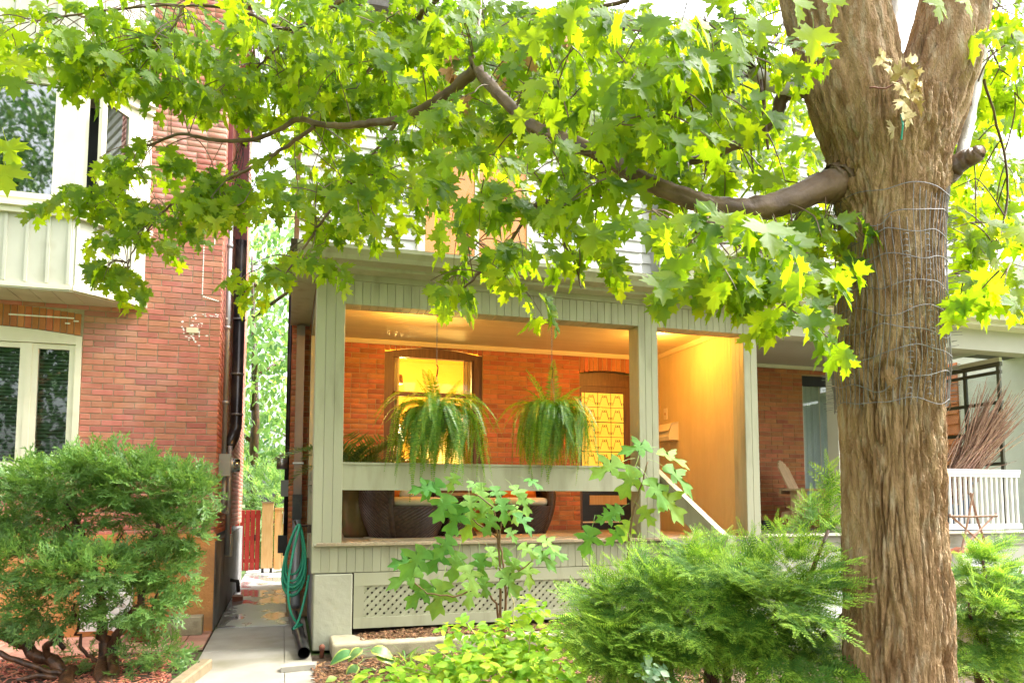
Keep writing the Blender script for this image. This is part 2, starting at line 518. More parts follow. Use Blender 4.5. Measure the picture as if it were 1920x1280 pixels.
def bevbox(w, d, h, b):
    """Board or brick: front (-Y) edges chamfered; origin in the middle of the back."""
    x, z = w / 2, h / 2
    v = [(-x, 0, -z), (x, 0, -z), (x, 0, z), (-x, 0, z),
         (-x, -d + b, -z), (x, -d + b, -z), (x, -d + b, z), (-x, -d + b, z),
         (-x + b, -d, -z + b), (x - b, -d, -z + b), (x - b, -d, z - b), (-x + b, -d, z - b)]
    f = [(8, 9, 10, 11), (4, 5, 9, 8), (5, 6, 10, 9), (6, 7, 11, 10), (7, 4, 8, 11),
         (0, 1, 5, 4), (1, 2, 6, 5), (2, 3, 7, 6), (3, 0, 4, 7)]
    return v, f


def piece(name, m, parent, w, d, h, loc, b=0.003, face='-y', tilt=None):
    """One board, brick or slat; alike pieces share their mesh. face = direction the chamfered front looks."""
    key = (name, m, round(w, 3), round(d, 3), round(h, 3), b)
    if key not in CACHE:
        v, f = bevbox(w, d, h, b)
        CACHE[key] = MB().add(v, f).mesh(name, m)
    o = bpy.data.objects.new(name, CACHE[key])
    link(o, parent)
    o.location = loc
    rz = {'-y': 0, '-x': -math.pi / 2, 'x': math.pi / 2, 'y': math.pi}.get(face)
    if rz is not None:
        o.rotation_euler = (0, 0, rz)
    elif face == '-z':
        o.rotation_euler = (math.pi / 2, 0, 0)
    elif face == 'z':
        o.rotation_euler = (-math.pi / 2, 0, 0)
    if tilt:
        o.rotation_euler = tilt
    return o


def tri_mesh(name, V, F, mats, mi=None):
    me = bpy.data.meshes.new(name)
    V = np.ascontiguousarray(V, dtype=np.float32)
    F = np.ascontiguousarray(F, dtype=np.int32)
    me.vertices.add(len(V))
    me.vertices.foreach_set('co', V.ravel())
    me.loops.add(F.size)
    me.loops.foreach_set('vertex_index', F.ravel())
    me.polygons.add(len(F))
    me.polygons.foreach_set('loop_start', np.arange(0, F.size, 3, dtype=np.int32))
    me.update(calc_edges=True)
    for m in (mats if isinstance(mats, (list, tuple)) else [mats]):
        me.materials.append(MATS[m])
    if mi is not None:
        me.polygons.foreach_set('material_index', np.ascontiguousarray(mi, dtype=np.int32))
    return me


def frame(pos, tip, nrm, s):
    """4x4: local +Y along tip, +Z along nrm, scaled."""
    y = Vector(tip).normalized()
    z = Vector(nrm)
    z = z - y * z.dot(y)
    z = z.normalized() if z.length > 1e-5 else y.orthogonal().normalized()
    x = y.cross(z)
    return Matrix(((x.x * s, y.x * s, z.x * s, pos[0]), (x.y * s, y.y * s, z.y * s, pos[1]), (x.z * s, y.z * s, z.z * s, pos[2]), (0, 0, 0, 1)))


def join(name, tmpl, frames, m, parent=None, kind='stuff'):
    """Many small pieces as one mesh. tmpl = list of (V, F) variants."""
    Vs, Fs, Ms, k = [], [], [], 0
    for i, fr in enumerate(frames):
        V, F = tmpl[i % len(tmpl)][:2]
        if len(tmpl[0]) > 2:
            Ms.append(tmpl[i % len(tmpl)][2])
        A = np.array(fr)
        Vs.append(V @ A[:3, :3].T + A[:3, 3])
        Fs.append(F + k)
        k += len(V)
    o = link(bpy.data.objects.new(name, tri_mesh(name, np.concatenate(Vs), np.concatenate(Fs), m, np.concatenate(Ms) if Ms else None)), parent)
    if kind:
        o['kind'] = kind
    return o


def tmesh(name, tmpl, m):
    return [tri_mesh(name, t[0], t[1], m, t[2] if len(t) > 2 else None) for t in tmpl]


def scatter(name, meshes, frames, parent):
    for i, fr in enumerate(frames):
        o = bpy.data.objects.new(name, meshes[i % len(meshes)])
        link(o, parent)
        o.matrix_basis = fr


def spread(name, stuffname, tmpl, frames, m, parent, limit=300):
    """The nearest pieces as parts of their own, the rest joined."""
    cp = Vector((0, 0, CAMZ))
    seen = sorted(frames, key=lambda a: (a.translation - cp).length / a.to_scale().x)
    scatter(name, tmesh(name, tmpl, m), seen[:limit], parent)
    if len(seen) > limit:
        join(stuffname, tmpl, seen[limit:], m, parent)


def rv(a=1.0):
    return Vector((random.uniform(-a, a), random.uniform(-a, a), random.uniform(-a, a)))


def obox(mb, x0, y0, x1, y1, t, z0, z1, off=0.0, mi=0):
    """Upright slab standing on the plan line p0-p1; t is its thickness to the right-hand side of p0->p1, off shifts it outwards."""
    dx, dy = x1 - x0, y1 - y0
    L = math.hypot(dx, dy)
    nx, ny = dy / L, -dx / L
    a = [(x0 + nx * off, y0 + ny * off), (x1 + nx * off, y1 + ny * off), (x1 + nx * (off + t), y1 + ny * (off + t)), (x0 + nx * (off + t), y0 + ny * (off + t))]
    return mb.add([(p[0], p[1], z0) for p in a] + [(p[0], p[1], z1) for p in a],
                  [(0, 1, 2, 3), (7, 6, 5, 4), (0, 4, 5, 1), (1, 5, 6, 2), (2, 6, 7, 3), (3, 7, 4, 0)], mi)


BRL, BRH, JT = 0.214, 0.0668, 0.0085


def brick_cells(u0, u1, z0, z1, holes=(), seed=1, headers=0.07):
    """Running bond courses between u0 and u1, cut around rectangular openings."""
    rnd = random.Random(seed)
    out = []
    n = int(round((z1 - z0) / BRH))
    for k in range(n):
        a, b = z0 + k * BRH, z0 + (k + 1) * BRH
        segs = [(u0, u1)]
        for (h0, h1, g0, g1) in holes:
            if b > g0 + 0.01 and a < g1 - 0.01:
                ns = []
                for s, e in segs:
                    if h1 <= s or h0 >= e:
                        ns.append((s, e))
                    else:
                        if h0 > s:
                            ns.append((s, h0))
                        if h1 < e:
                            ns.append((h1, e))
                segs = ns
        for s, e in segs:
            x = s
            first = BRL / 2 if k % 2 else BRL
            w = first
            while x < e - 0.012:
                ww = min(w, e - x)
                if e - (x + ww) < 0.05:
                    ww = e - x
                if ww > BRL * 1.3:
                    ww = ww / 2
                out.append((x, x + ww, a, b))
                x += ww
                w = BRL if rnd.random() > headers else BRL / 2
    return out


_v, _f = bevbox(1, 1, 1, 0.0)
_b = [(-.5, 0, -.5), (.5, 0, -.5), (.5, 0, .5), (-.5, 0, .5), (-.5, -.8, -.5), (.5, -.8, -.5), (.5, -.8, .5), (-.5, -.8, .5),
      (-.482, -1, -.44), (.482, -1, -.44), (.482, -1, .44), (-.482, -1, .44)]
_t = []
for q in _f:
    _t += [(q[0], q[1], q[2]), (q[0], q[2], q[3])]
UBRICK = (np.array(_b, dtype=float), np.array(_t, dtype=int))


def brick_fr(cell, plane, face, proud=0.02):
    u0, u1, a, b = cell
    w, h = u1 - u0 - JT, b - a - JT
    j = random.uniform(-0.0015, 0.0015)
    cu, cz = (u0 + u1) / 2, (a + b) / 2
    if face == '-y':
        return Matrix.Translation((cu, plane + 0.02 + j, cz)) @ Matrix.Diagonal((w, proud, h, 1))
    rz = {'x': math.pi / 2, '-x': -math.pi / 2}[face]
    s = {'x': -1, '-x': 1}[face]
    return Matrix.Translation((plane + s * 0.02 + j, cu, cz)) @ Matrix.Rotation(rz, 4, 'Z') @ Matrix.Diagonal((w, proud, h, 1))


def lay_bricks(root, m, cells, plane, keep, extra=(), m2=None):
    """cells on the front wall: those in keep() become bricks of their own (300 at most), the others one brickwork part."""
    own = [c for c in cells if keep(c)][:300]
    oset = set(own)
    rest = [brick_fr(c, plane, '-y') for c in cells if c not in oset] + list(extra)
    for c in own:
        w, h = round(c[1] - c[0] - JT, 3), BRH - JT
        o = piece('brick', m, root, w, 0.02, round(h, 3), ((c[0] + c[1]) / 2, plane + 0.02 + random.uniform(-0.0018, 0.0018), (c[2] + c[3]) / 2), b=0.0028)
    if rest:
        join('brickwork', [UBRICK], rest, m2 or m, root)


# ================================================================== THE SETTING
def structure(name, mb, m, parent=None):
    o = mb.build(name, m, parent)
    if parent is None:
        o['kind'] = 'structure'
    return o


g = MB()
g.add([(-400, -400, -0.03), (400, -400, -0.03), (400, 400, -0.03), (-400, 400, -0.03)], [(0, 1, 2, 3)])
structure('ground', g, 'grass_ground')
g = MB().box(-400, 400, -16, -6, -0.2, -0.022)
structure('road', g, 'asphalt')
g = MB().box(-400, 400, -4.2, -2.4, -0.2, -0.018)
structure('pavement', g, 'concrete')
# garden soil as a softly uneven sheet
g = MB()
NX, NY = 60, 34
for j in range(NY + 1):
    for i in range(NX + 1):
        x, y = 0.16 + i * (9.6 / NX), 0.6 + j * (6.85 / NY)
        e = min(1, min(i, NX - i, j, NY - j) / 2.0)
        g.v.append((x, y, -0.028 + e * (0.045 + 0.035 * noise.noise(Vector((x * 1.3, y * 1.3, 2))))))
for j in range(NY):
    for i in range(NX):
        a = j * (NX + 1) + i
        g.f.append((a, a + 1, a + NX + 2, a + NX + 1))
        g.m.append(0)
structure('garden_bed', g, 'soil')
g = MB()
NX, NY = 40, 20
for j in range(NY + 1):
    for i in range(NX + 1):
        x, y = -5.6 + i * (4.84 / NX), 3.6 + j * (4.3 / NY)
        e = min(1, min(i, NX - i, j, NY - j) / 2.0)
        g.v.append((x, y, -0.028 + e * (0.05 + 0.03 * noise.noise(Vector((x * 1.3, y * 1.3, 5))))))
for j in range(NY):
    for i in range(NX):
        a = j * (NX + 1) + i
        g.f.append((a, a + 1, a + NX + 2, a + NX + 1))
        g.m.append(0)
structure('juniper_bed', g, 'soil')
# walk: concrete slabs, wet in the passage
walk = structure('walkway', MB().box(-0.72, 0.27, -2.4, 17.0, -0.2, -0.012), 'concrete')
y = -2.4
k = 0
while y < 9.1:
    L = 1.45
    e = min(y + L, 9.12)
    piece('slab', 'concrete', walk, 0.745, 0.012, e - y - 0.008, (-0.345, (y + e) / 2, -0.011), b=0.004, face='z')
    y = e
y = -2.4
while y < 9.1:
    e = min(y + 1.9, 9.12)
    piece('edge_slab', 'concrete', walk, 0.235, 0.010, e - y - 0.008, (0.150, (y + e) / 2, -0.011), b=0.003, face='z')
    y = e
y = 9.13
while y < 16.9:
    e = min(y + 1.3, 17.0)
    piece('wet_slab', 'concrete_wet', walk, 0.80, 0.016, e - y - 0.006, (-0.32, (y + e) / 2, -0.011), b=0.004, face='z')
    y = e
# red paving beside the left house
pv = structure('paving', MB().box(-5.0, -0.73, 7.95, 9.0, -0.2, -0.014), 'soil')
for i in range(20):
    for j in range(5):
        piece('paver', 'paver_red', pv, 0.205, 0.016, 0.2, (-0.84 - i * 0.212, 8.06 + j * 0.207, -0.013), b=0.003, face='z')

# ================================================================== LEFT HOUSE
YL = 9.0
XL = -0.75
lh = thing('brick_house', 'red brick house with cream bay window left of the narrow passage', 'house', (-2.6, 10.5, 0))
WX0, WX1, WZ0, WZ1 = -4.2, -2.15, 1.72, 3.46
w = MB()
w.box(-5.2, WX0, YL + 0.007, 9.3, 1.05, 8.4)
w.box(WX1, XL - 0.007, YL + 0.007, 9.3, 1.05, 8.4)
w.box(WX0, WX1, YL + 0.007, 9.3, WZ1, 8.4)
w.box(WX0, WX1, YL + 0.007, 9.3, 1.05, WZ0)
w.box(XL - 0.3, XL - 0.0071, 9.3, 14.6, 1.05, 8.4)
w.build('wall', 'mortar', lh)
cells = brick_cells(-5.2, XL, 1.05, 8.33, [(WX0, WX1, WZ0, WZ1 + 0.05), (-3.6, -1.6, 3.72, 6.25)], 3)
side = [brick_fr(c, XL, 'x') for c in brick_cells(9.006, 14.6, 1.05, 8.33, (), 9)]
vis = sorted([c for c in cells if c[0] > -2.2 and 1.75 < c[2] < 4.6], key=lambda c: c[2])
vset = set(vis[:300])
lay_bricks(lh, 'brick_rose', cells, YL, lambda c: c in vset, side)
# arch of bricks on end over the lower window
x = WX0 + 0.006
while x < WX1 - 0.03:
    t = (x - (WX0 + WX1) / 2) / ((WX1 - WX0) / 2)
    zb = 3.30 - 0.075 * t * t
    piece('arch_brick', 'brick_orange', lh, 0.060, 0.026, 0.235, (x + 0.033, YL + 0.024, zb + 0.118), b=0.003)
    x += 0.0675
MB().box(WX0, WX1, YL + 0.0075, YL + 0.2, 3.19, WZ1).build('arch_backing', 'mortar', lh)
# foundation
f = MB().box(-5.2, XL + 0.012, YL - 0.015, 9.3, 0, 1.04)
f.build('foundation', 'stucco_orange', lh)
MB().box(XL - 0.3, XL + 0.022, 9.3 - 0.28, 14.6, 0, 0.985).build('side_foundation', 'stucco_grey', lh)
MB().box(-5.2, XL + 0.02, YL - 0.026, YL + 0.01, 1.03, 1.075).build('ledge', 'stucco_orange', lh)
arch = [(9.62, 0.05), (10.02, 0.05), (10.02, 0.62)] + [(9.82 + 0.2 * math.cos(a), 0.62 + 0.12 * math.sin(a)) for a in [R(30), R(60), R(90), R(120), R(150)]] + [(9.62, 0.62)]
MB().prism(arch, XL + 0.018, XL + 0.0255, 'x').build('niche_panel', 'stucco_grey', lh)  # raised panel added where the foundation has a dark arched recess
# white slatted cover low on the front
cv = MB()
cv.box(-2.05, -1.55, YL - 0.05, YL - 0.016, 0.06, 0.62)
co = cv.build('basement_cover', 'paint_white', lh)
for s in range(5):
    zc_ = 0.14 + s * 0.1
    p = piece('louvre', 'paint_white', lh, 0.40, 0.02, 0.05, (-1.8, YL - 0.05, zc_), b=0.003)
    p.rotation_euler = (0, R(35), 0)
# lower window
lw = MB()
pts_o = [(WX0, WZ0), (WX1, WZ0), (WX1, 3.225)] + [(WX1 - (WX1 - WX0) * i / 10, 3.30 - 0.075 * ((i - 5) / 5) ** 2) for i in range(0, 11)] + [(WX0, 3.225)]
lw.box(WX0, WX0 + 0.07, YL - 0.02, YL + 0.12, WZ0, 3.2)
lw.box(WX1 - 0.06, WX1 - 0.002, YL - 0.02, YL + 0.12, WZ0, 3.2)
lw.box(WX0 + 0.07, WX1 - 0.06, YL - 0.015, YL + 0.12, WZ0, WZ0 + 0.07)
arcp = [(WX0 + 0.01, 3.13)] + [(WX1 - 0.003, 3.13)] + [(WX1 - 0.003 - (WX1 - WX0 - 0.013) * i / 10, 3.292 - 0.075 * ((i - 5) / 5) ** 2) for i in range(11)]
lw.prism(arcp, YL - 0.018, YL + 0.10)
wf = lw.build('window_frame', 'cream', lh)
for (a, b) in ((WX0 + 0.075, -3.44), (-3.38, -2.68), (-2.62, WX1 - 0.065)):
    s = MB()
    s.box(a, a + 0.055, YL + 0.0, YL + 0.07, WZ0 + 0.075, 3.125)
    s.box(b - 0.055, b, YL + 0.0, YL + 0.07, WZ0 + 0.075, 3.125)
    s.box(a + 0.055, b - 0.055, YL + 0.003, YL + 0.07, 3.07, 3.125)
    s.box(a + 0.055, b - 0.055, YL + 0.003, YL + 0.07, WZ0 + 0.075, WZ0 + 0.13)
    so = s.build('casement', 'cream', lh)
    MB().box(a + 0.055, b - 0.055, YL + 0.03, YL + 0.036, WZ0 + 0.13, 3.07).build('pane', 'glass_dark', so)
MB().box(-3.44, -3.38, YL - 0.008, YL + 0.09, WZ0 + 0.075, 3.125).build('mullion', 'cream', lh)
lwm = MB().box(-2.68, -2.62, YL - 0.008, YL + 0.09, WZ0 + 0.075, 3.125).build('mullion', 'cream', lh)
bl = MB()
z = WZ0 + 0.1
while z < 3.1:
    piece('blind_slat', 'blind', lh, 1.92, 0.002, 0.026, ((WX0 + WX1) / 2 + 0.01, YL + 0.16, z), b=0.0005, tilt=(R(28), 0, 0))
    z += 0.040
MB().box(WX0, WX1, YL + 0.30, YL + 0.32, WZ0, 3.3).build('dark_backing', 'room_dark', lh)  # dark sheet close behind the blinds stands in for the room's shade
# bay
BX, BY, AX = -2.15, 8.45, -1.56       # corner of the bay, front plane, where the slanted side meets the wall
FX = -3.9
bay = MB()
obox(bay, FX, BY, BX, BY, -0.03, 3.61, 4.36)
obox(bay, BX, BY, AX, YL, -0.03, 3.61, 4.36)
bu = MB()
obox(bu, FX, BY, BX, BY, -0.03, 5.86, 7.6)
obox(bu, BX, BY, AX, YL, -0.03, 5.86, 7.6)
bu.build('upper_bay_wall', 'bay_panel', lh)
bo = bay.build('bay_wall', 'bay_panel', lh)
for z0, z1 in ((3.61, 4.36), (5.95, 7.6)):
    x = BX - 0.012
    while x > FX:
        sm = MB()
        obox(sm, x - 0.028, BY, x, BY, 0.018, z0 + 0.035, z1)
        sm.build('seam', 'bay_panel', bo)
        x -= 0.19
    for k in range(4):
        t = (0.03 + k * 0.2) / 0.807
        t2 = t + 0.026 / 0.807
        sm = MB()
        obox(sm, BX + (AX - BX) * t, BY + (YL - BY) * t, BX + (AX - BX) * t2, BY + (YL - BY) * t2, 0.018, z0 + 0.035, z1)
        sm.build('seam', 'bay_panel', bo)
for (z0, z1, t) in ((3.585, 3.63, 0.03), (4.34, 4.40, 0.05), (4.40, 4.45, 0.085), (5.80, 5.88, 0.05), (5.88, 5.93, 0.09)):
    tr = MB()
    obox(tr, FX, BY, BX + t * 0.4, BY, t, z0, z1)
    obox(tr, BX + t * 0.4 + 0.0005, BY, AX + 0.02, YL, t, z0 + 0.001, z1 + 0.001)
    tr.build('bay_trim', 'cream', lh)
so = MB()
sfp = [(FX, BY - 0.02), (BX, BY - 0.02), (AX, YL), (FX, YL)]
so.prism(sfp, 3.57, 3.585, 'z')
sof = so.build('bay_soffit', 'bay_panel', lh)
for k in range(9):
    x0 = BX - 0.02 - k * 0.2
    piece('soffit_board', 'bay_panel', lh, 0.192, 0.008, 0.50, (x0 - 0.05, 8.71, 3.571), b=0.003, face='-z')
fr = MB()
PX = -2.36
obox(fr, FX, BY, BX, BY, -0.10, 4.45, 4.56)
obox(fr, FX, BY, BX, BY, -0.10, 5.74, 5.80)
obox(fr, PX, BY + 0.002, BX, BY + 0.002, -0.10, 4.56, 5.74)
obox(fr, FX, BY + 0.002, FX + 0.2, BY + 0.002, -0.10, 4.56, 5.74)
L = 0.807
def on(t):
    return BX + (AX - BX) * t, BY + (YL - BY) * t
def ab(mb, t0, t1, z0, z1, th=-0.08, off=0.0):
    a, b = on(t0), on(t1)
    obox(mb, a[0], a[1], b[0], b[1], th, z0, z1, off)
ab(fr, 0.003, 0.14, 4.45, 5.80)
ab(fr, 0.70, 1.04, 4.45, 5.80, -0.08, 0.015)
ab(fr, 0.14, 0.70, 4.45, 4.52)
ab(fr, 0.14, 0.70, 5.74, 5.80)
fo = fr.build('bay_frame', 'cream', lh)
ft = MB()
obox(ft, PX + 0.003, BY, PX + 0.055, BY, 0.02, 4.56, 5.74)
obox(ft, FX + 0.2, BY, PX + 0.055, BY, 0.02, 4.505, 4.56)
ft.build('pane_stop', 'cream', fo)
p = MB()
obox(p, FX + 0.2, BY + 0.03, PX, BY + 0.03, -0.006, 4.56, 5.74)
p.build('picture_pane', 'glass_bay', fo)
cs = MB()   # the casement, hinged open a little
hx, hy = on(0.70)
ex, ey = on(0.16)
dx, dy = ex - hx, ey - hy
ca, sa = math.cos(R(16)), math.sin(R(16))
ex, ey = hx + dx * ca - dy * sa, hy + dx * sa + dy * ca
def cb(mb, t0, t1, z0, z1, th, off=0.0):
    obox(mb, ex + (hx - ex) * t0, ey + (hy - ey) * t0, ex + (hx - ex) * t1, ey + (hy - ey) * t1, th, z0, z1, off)
cb(cs, 0, 0.14, 4.54, 5.72, 0.045)
cb(cs, 0.86, 1, 4.54, 5.72, 0.045)
cb(cs, 0.14, 0.86, 4.54, 4.61, 0.045)
cb(cs, 0.14, 0.86, 5.65, 5.72, 0.045)
cso = cs.build('open_casement', 'cream', lh)
p = MB()
cb(p, 0.14, 0.86, 4.61, 5.65, 0.006, 0.02)
p.build('casement_pane', 'glass_bay', cso)
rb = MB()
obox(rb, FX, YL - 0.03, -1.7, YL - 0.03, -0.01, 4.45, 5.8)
rb.build('bay_dark_backing', 'room_dark', lh)  # dark sheet before the solid wall, in place of an unlit room
MB().box(-5.2, -0.6, 8.6, 14.8, 8.4, 8.55).build('roof', 'roofing', lh)
# white patches of old paint on the bricks
pt = MB()
def blot(cx, cz, w, h, seed):
    r_ = random.Random(seed)
    n = 14
    poly = [(cx + w / 2 * math.cos(2 * math.pi * i / n) * r_.uniform(0.55, 1.1), cz + h / 2 * math.sin(2 * math.pi * i / n) * r_.uniform(0.55, 1.1)) for i in range(n)]
    pt.prism(poly, YL - 0.0022, YL + 0.003)
SPL = [(-0.955, 3.8 + 0.03 * k, 0.013, 0.034) for k in range(19)] + [(-0.95 + 0.02 * k, 4.37, 0.024, 0.014) for k in range(5)] + [(-0.84, 4.4 + 0.025 * k, 0.014, 0.03) for k in range(4)] + [(-0.94 + 0.022 * k, 3.77 - 0.006 * k, 0.026, 0.018) for k in range(8)]
for _ in range(46):
    SPL.append((-1.04 + random.gauss(0, 0.06), 3.36 + random.gauss(0, 0.07), random.uniform(0.008, 0.035), random.uniform(0.006, 0.03)))
for _ in range(16):
    SPL.append((-0.88 + random.gauss(0, 0.07), 3.55 + random.gauss(0, 0.012), random.uniform(0.01, 0.04), random.uniform(0.006, 0.02)))
for (cx, cz, w_, h_) in SPL:
    blot(cx, cz, w_, h_, int(cx * 100000 + cz * 1000))
pso = pt.build('paint_splash', 'paint_white', lh)
pso['kind'] = 'stuff'
MB().box(-1.11, -0.985, YL - 0.01, YL + 0.004, 3.34, 3.40).build('patch_brick', 'cushion_cream', lh)
st = MB()
for (cx, w_, z_) in ((-2.55, 0.62, 3.42), (-2.22, 0.05, 3.39), (-2.30, 0.05, 3.36)):
    st.box(cx - w_ / 2, cx + w_ / 2, YL - 0.0036, YL - 0.001, z_ - 0.008, z_ + 0.008)
st.build('paint_streak', 'paint_white', lh)
# pipes and services on the side wall
sv = MB().tube([(XL + 0.05, 9.35, z) for z in (1.98, 5.2)], 0.028, 12)
pc = sv.build('conduit', 'pipe_grey', lh, True)
for z in (2.6, 3.5, 4.5):
    MB().tube([(XL + 0.05, 9.35, z - 0.02), (XL + 0.05, 9.35, z + 0.02)], 0.036, 12).build('coupling', 'pipe_grey', pc, True)
bp = MB().tube([(XL + 0.10, 10.6, 5.0), (XL + 0.10, 10.6, 2.42), (XL + 0.08, 10.5, 2.3), (XL + 0.03, 10.25, 2.13)], 0.075, 14)
bpo = bp.build('downpipe', 'pipe_black', lh, True)
for z in (2.6, 3.15, 3.9):
    MB().tube([(XL + 0.10, 10.6, z - 0.012), (XL + 0.10, 10.6, z + 0.012)], 0.085, 14).build('pipe_clamp', 'pipe_grey', bpo, True)
MB().box(XL + 0.02, XL + 0.17, 10.55, 10.70, 5.0, 8.3).build('upper_downpipe', 'maroon', lh)
MB().box(XL + 0.003, XL + 0.05, 9.25, 9.31, 5.2, 8.3).build('corner_trim', 'maroon', lh)
mbx = MB().box(XL + 0.002, XL + 0.13, 9.30, 9.52, 1.73, 1.99)
mo = mbx.build('meter_box', 'meter_grey', lh)
MB().tube([(XL + 0.13, 9.42, 1.86), (XL + 0.16, 9.42, 1.86), (XL + 0.23, 9.42, 1.86)], [0.085, 0.08, 0.075], 20).build('meter_dial', 'glass_dark', mo, True)
MB().tube([(XL + 0.13, 9.42, 1.86), (XL + 0.15, 9.42, 1.86)], 0.092, 20).build('meter_ring', 'steel', mo, True)
MB().tube([(XL + 0.06, 9.38, 1.73), (XL + 0.06, 9.38, 1.36), (XL + 0.06, 9.42, 1.32), (XL + 0.06, 9.9, 1.30)], 0.026, 10).build('lower_conduit', 'pipe_grey', lh, True)
MB().tube([(XL + 0.06, 10.2, 2.15), (XL + 0.06, 10.2, 0.75)], 0.03, 10).build('gas_pipe', 'pipe_grey', lh, True)
MB().box(XL + 0.02, XL + 0.10, 10.4, 10.6, 0.72, 1.0).build('gas_meter', 'meter_grey', lh)
MB().box(XL + 0.025, XL + 0.05, 11.0, 11.1, 0.95, 1.1).build('red_tag', 'red_tag', lh)
MB().tube([(XL + 0.02, 11.6, 0.3), (XL + 0.12, 11.6, 0.28), (XL + 0.14, 11.6, 0.12)], 0.03, 10).build('spout', 'pipe_black', lh, True)
MB().box(XL + 0.06, XL + 0.2, 11.5, 11.72, 0.005, 0.07).build('splash_block', 'terracotta', lh)
ins = MB().tube([(XL + 0.02, 9.6, 5.95), (XL + 0.16, 9.6, 5.95)], 0.015, 8)
io = ins.build('cable_bracket', 'iron', lh)
MB().lathe([(0.0, 0), (0.045, 0), (0.03, 0.04), (0.05, 0.07), (0.03, 0.1), (0.045, 0.14), (0, 0.15)], XL + 0.16, 9.6, 14, 0, 5.9).build('insulator', 'wood_black', io, True)
for k in range(3):
    a = Vector((XL + 0.16, 9.6 + 0.02 * k, 5.98))
    c_ = MB()
    pts = []
    for i in range(12):
        t = i / 11
        pts.append((XL + 0.08 + 0.07 * math.sin(t * 7 + k), 9.65 + 0.25 * t + 0.03 * k, 5.98 - 1.35 * t + 0.12 * math.sin(t * math.pi * 2 + k)))
    c_.tube(pts, 0.006, 5).build('cable', 'pipe_black', lh)

# ================================================================== HOUSE WITH THE PORCH
YP, YB, FZ, BZ, CZ, FT = 7.5, 9.77, 1.03, 3.415, 3.56, 3.76
ph = thing('porch_house', 'brick house with sage green front porch glowing warm under its ceiling', 'house', (2.7, 9.0, 0))
HX0, HX1 = 0.045, 5.25
W0, W1, WB, WT = 1.226, 2.564, 1.55, 3.50
D0, D1, DT = 4.0, 4.93, 3.32
w = MB()
for (a, b, z0, z1) in ((HX0 + 0.008, W0, 0, 4.6), (W1, D0, 0, 4.6), (D1, HX1, 0, 4.6), (W0, W1, 0, WB), (W0, W1, WT, 4.6), (D0, D1, DT, 4.6), (D0, D1, 0, FZ - 0.03)):
    w.box(a, b, YB + 0.007, 10.0, z0, z1)
w.box(HX0 + 0.008, HX0 + 0.3, 10.0, 13.6, 0, 8.0)
w.build('wall', 'mortar_warm', ph)
cells = brick_cells(HX0, HX1, FZ - 0.06, CZ + 0.15, [(W0, W1, WB, 3.72), (D0, D1, 0, 3.56)], 21)
side = [brick_fr(c, HX0, '-x') for c in brick_cells(9.776, 13.6, 0.3, 4.6, (), 19)]
lowc = [brick_fr(c, YB, '-y') for c in brick_cells(HX0, 0.3, 0.3, FZ - 0.06, (), 29)]
order = sorted([c for c in cells if c[1] < 4.05 and FZ - 0.1 < c[2] < 3.55 and c[0] > 0.5 and not (1.5 < c[2] < 1.75)], key=lambda c: abs(c[0] - 2.6))
oset = set(order[:300])
lay_bricks(ph, 'brick_orange', cells, YB, lambda c: c in oset, side + lowc)
for (a, b, zc_, rise, zt) in ((W0, W1, 3.50, 0.07, 3.74), (D0, D1, 3.32, 0.05, 3.56)):
    n = int((b - a) / 0.0675)
    for i in range(n):
        x = a + (i + 0.5) * (b - a) / n
        t = (x - (a + b) / 2) / ((b - a) / 2)
        zb = zc_ - rise * t * t
        piece('arch_brick', 'brick_orange', ph, 0.060, 0.024, round(zt - zb, 2), (x, YB + 0.024, (zt + zb) / 2), b=0.003)
# deck
n = 51
for i in range(n):
    x = 0.30 + (i + 0.5) * (4.86 / n)
    piece('floor_board', 'deck_wood', ph, 4.86 / n - 0.003, 0.028, YB - YP + 0.075, (x, (YP - 0.06 + YB) / 2, FZ - 0.028), b=0.004, face='z')
MB().box(0.35, 5.15, YP + 0.02, YB, 0.75, FZ - 0.03).build('floor_frame', 'deck_wood', ph)
MB().tube([(0.28, YP - 0.05, FZ - 0.02), (3.80, YP - 0.05, FZ - 0.02)], 0.017, 8).build('nosing', 'sage', ph)
# skirt boards
x = 0.262
while x < 5.1:
    piece('skirt_board', 'sage', ph, 0.081, 0.018, 0.262, (x + 0.0415, YP + 0.012, 0.738 + 0.131), b=0.003)
    x += 0.083
# corner pier
pr = MB()
po = [(0.285, YP - 0.015), (0.655, YP - 0.02), (0.66, YP + 0.3), (0.28, YP + 0.3)]
pr.prism(po, 0, 0.728, 'z')
pro = pr.build('pier', 'stucco_pier', ph)
bv = pro.modifiers.new('bevel', 'BEVEL')
bv.width = 0.012
bv.segments = 2
MB().box(0.30, 0.36, YP + 0.28, YB, 0.0, 0.74).build('side_footing', 'stucco_grey', ph)
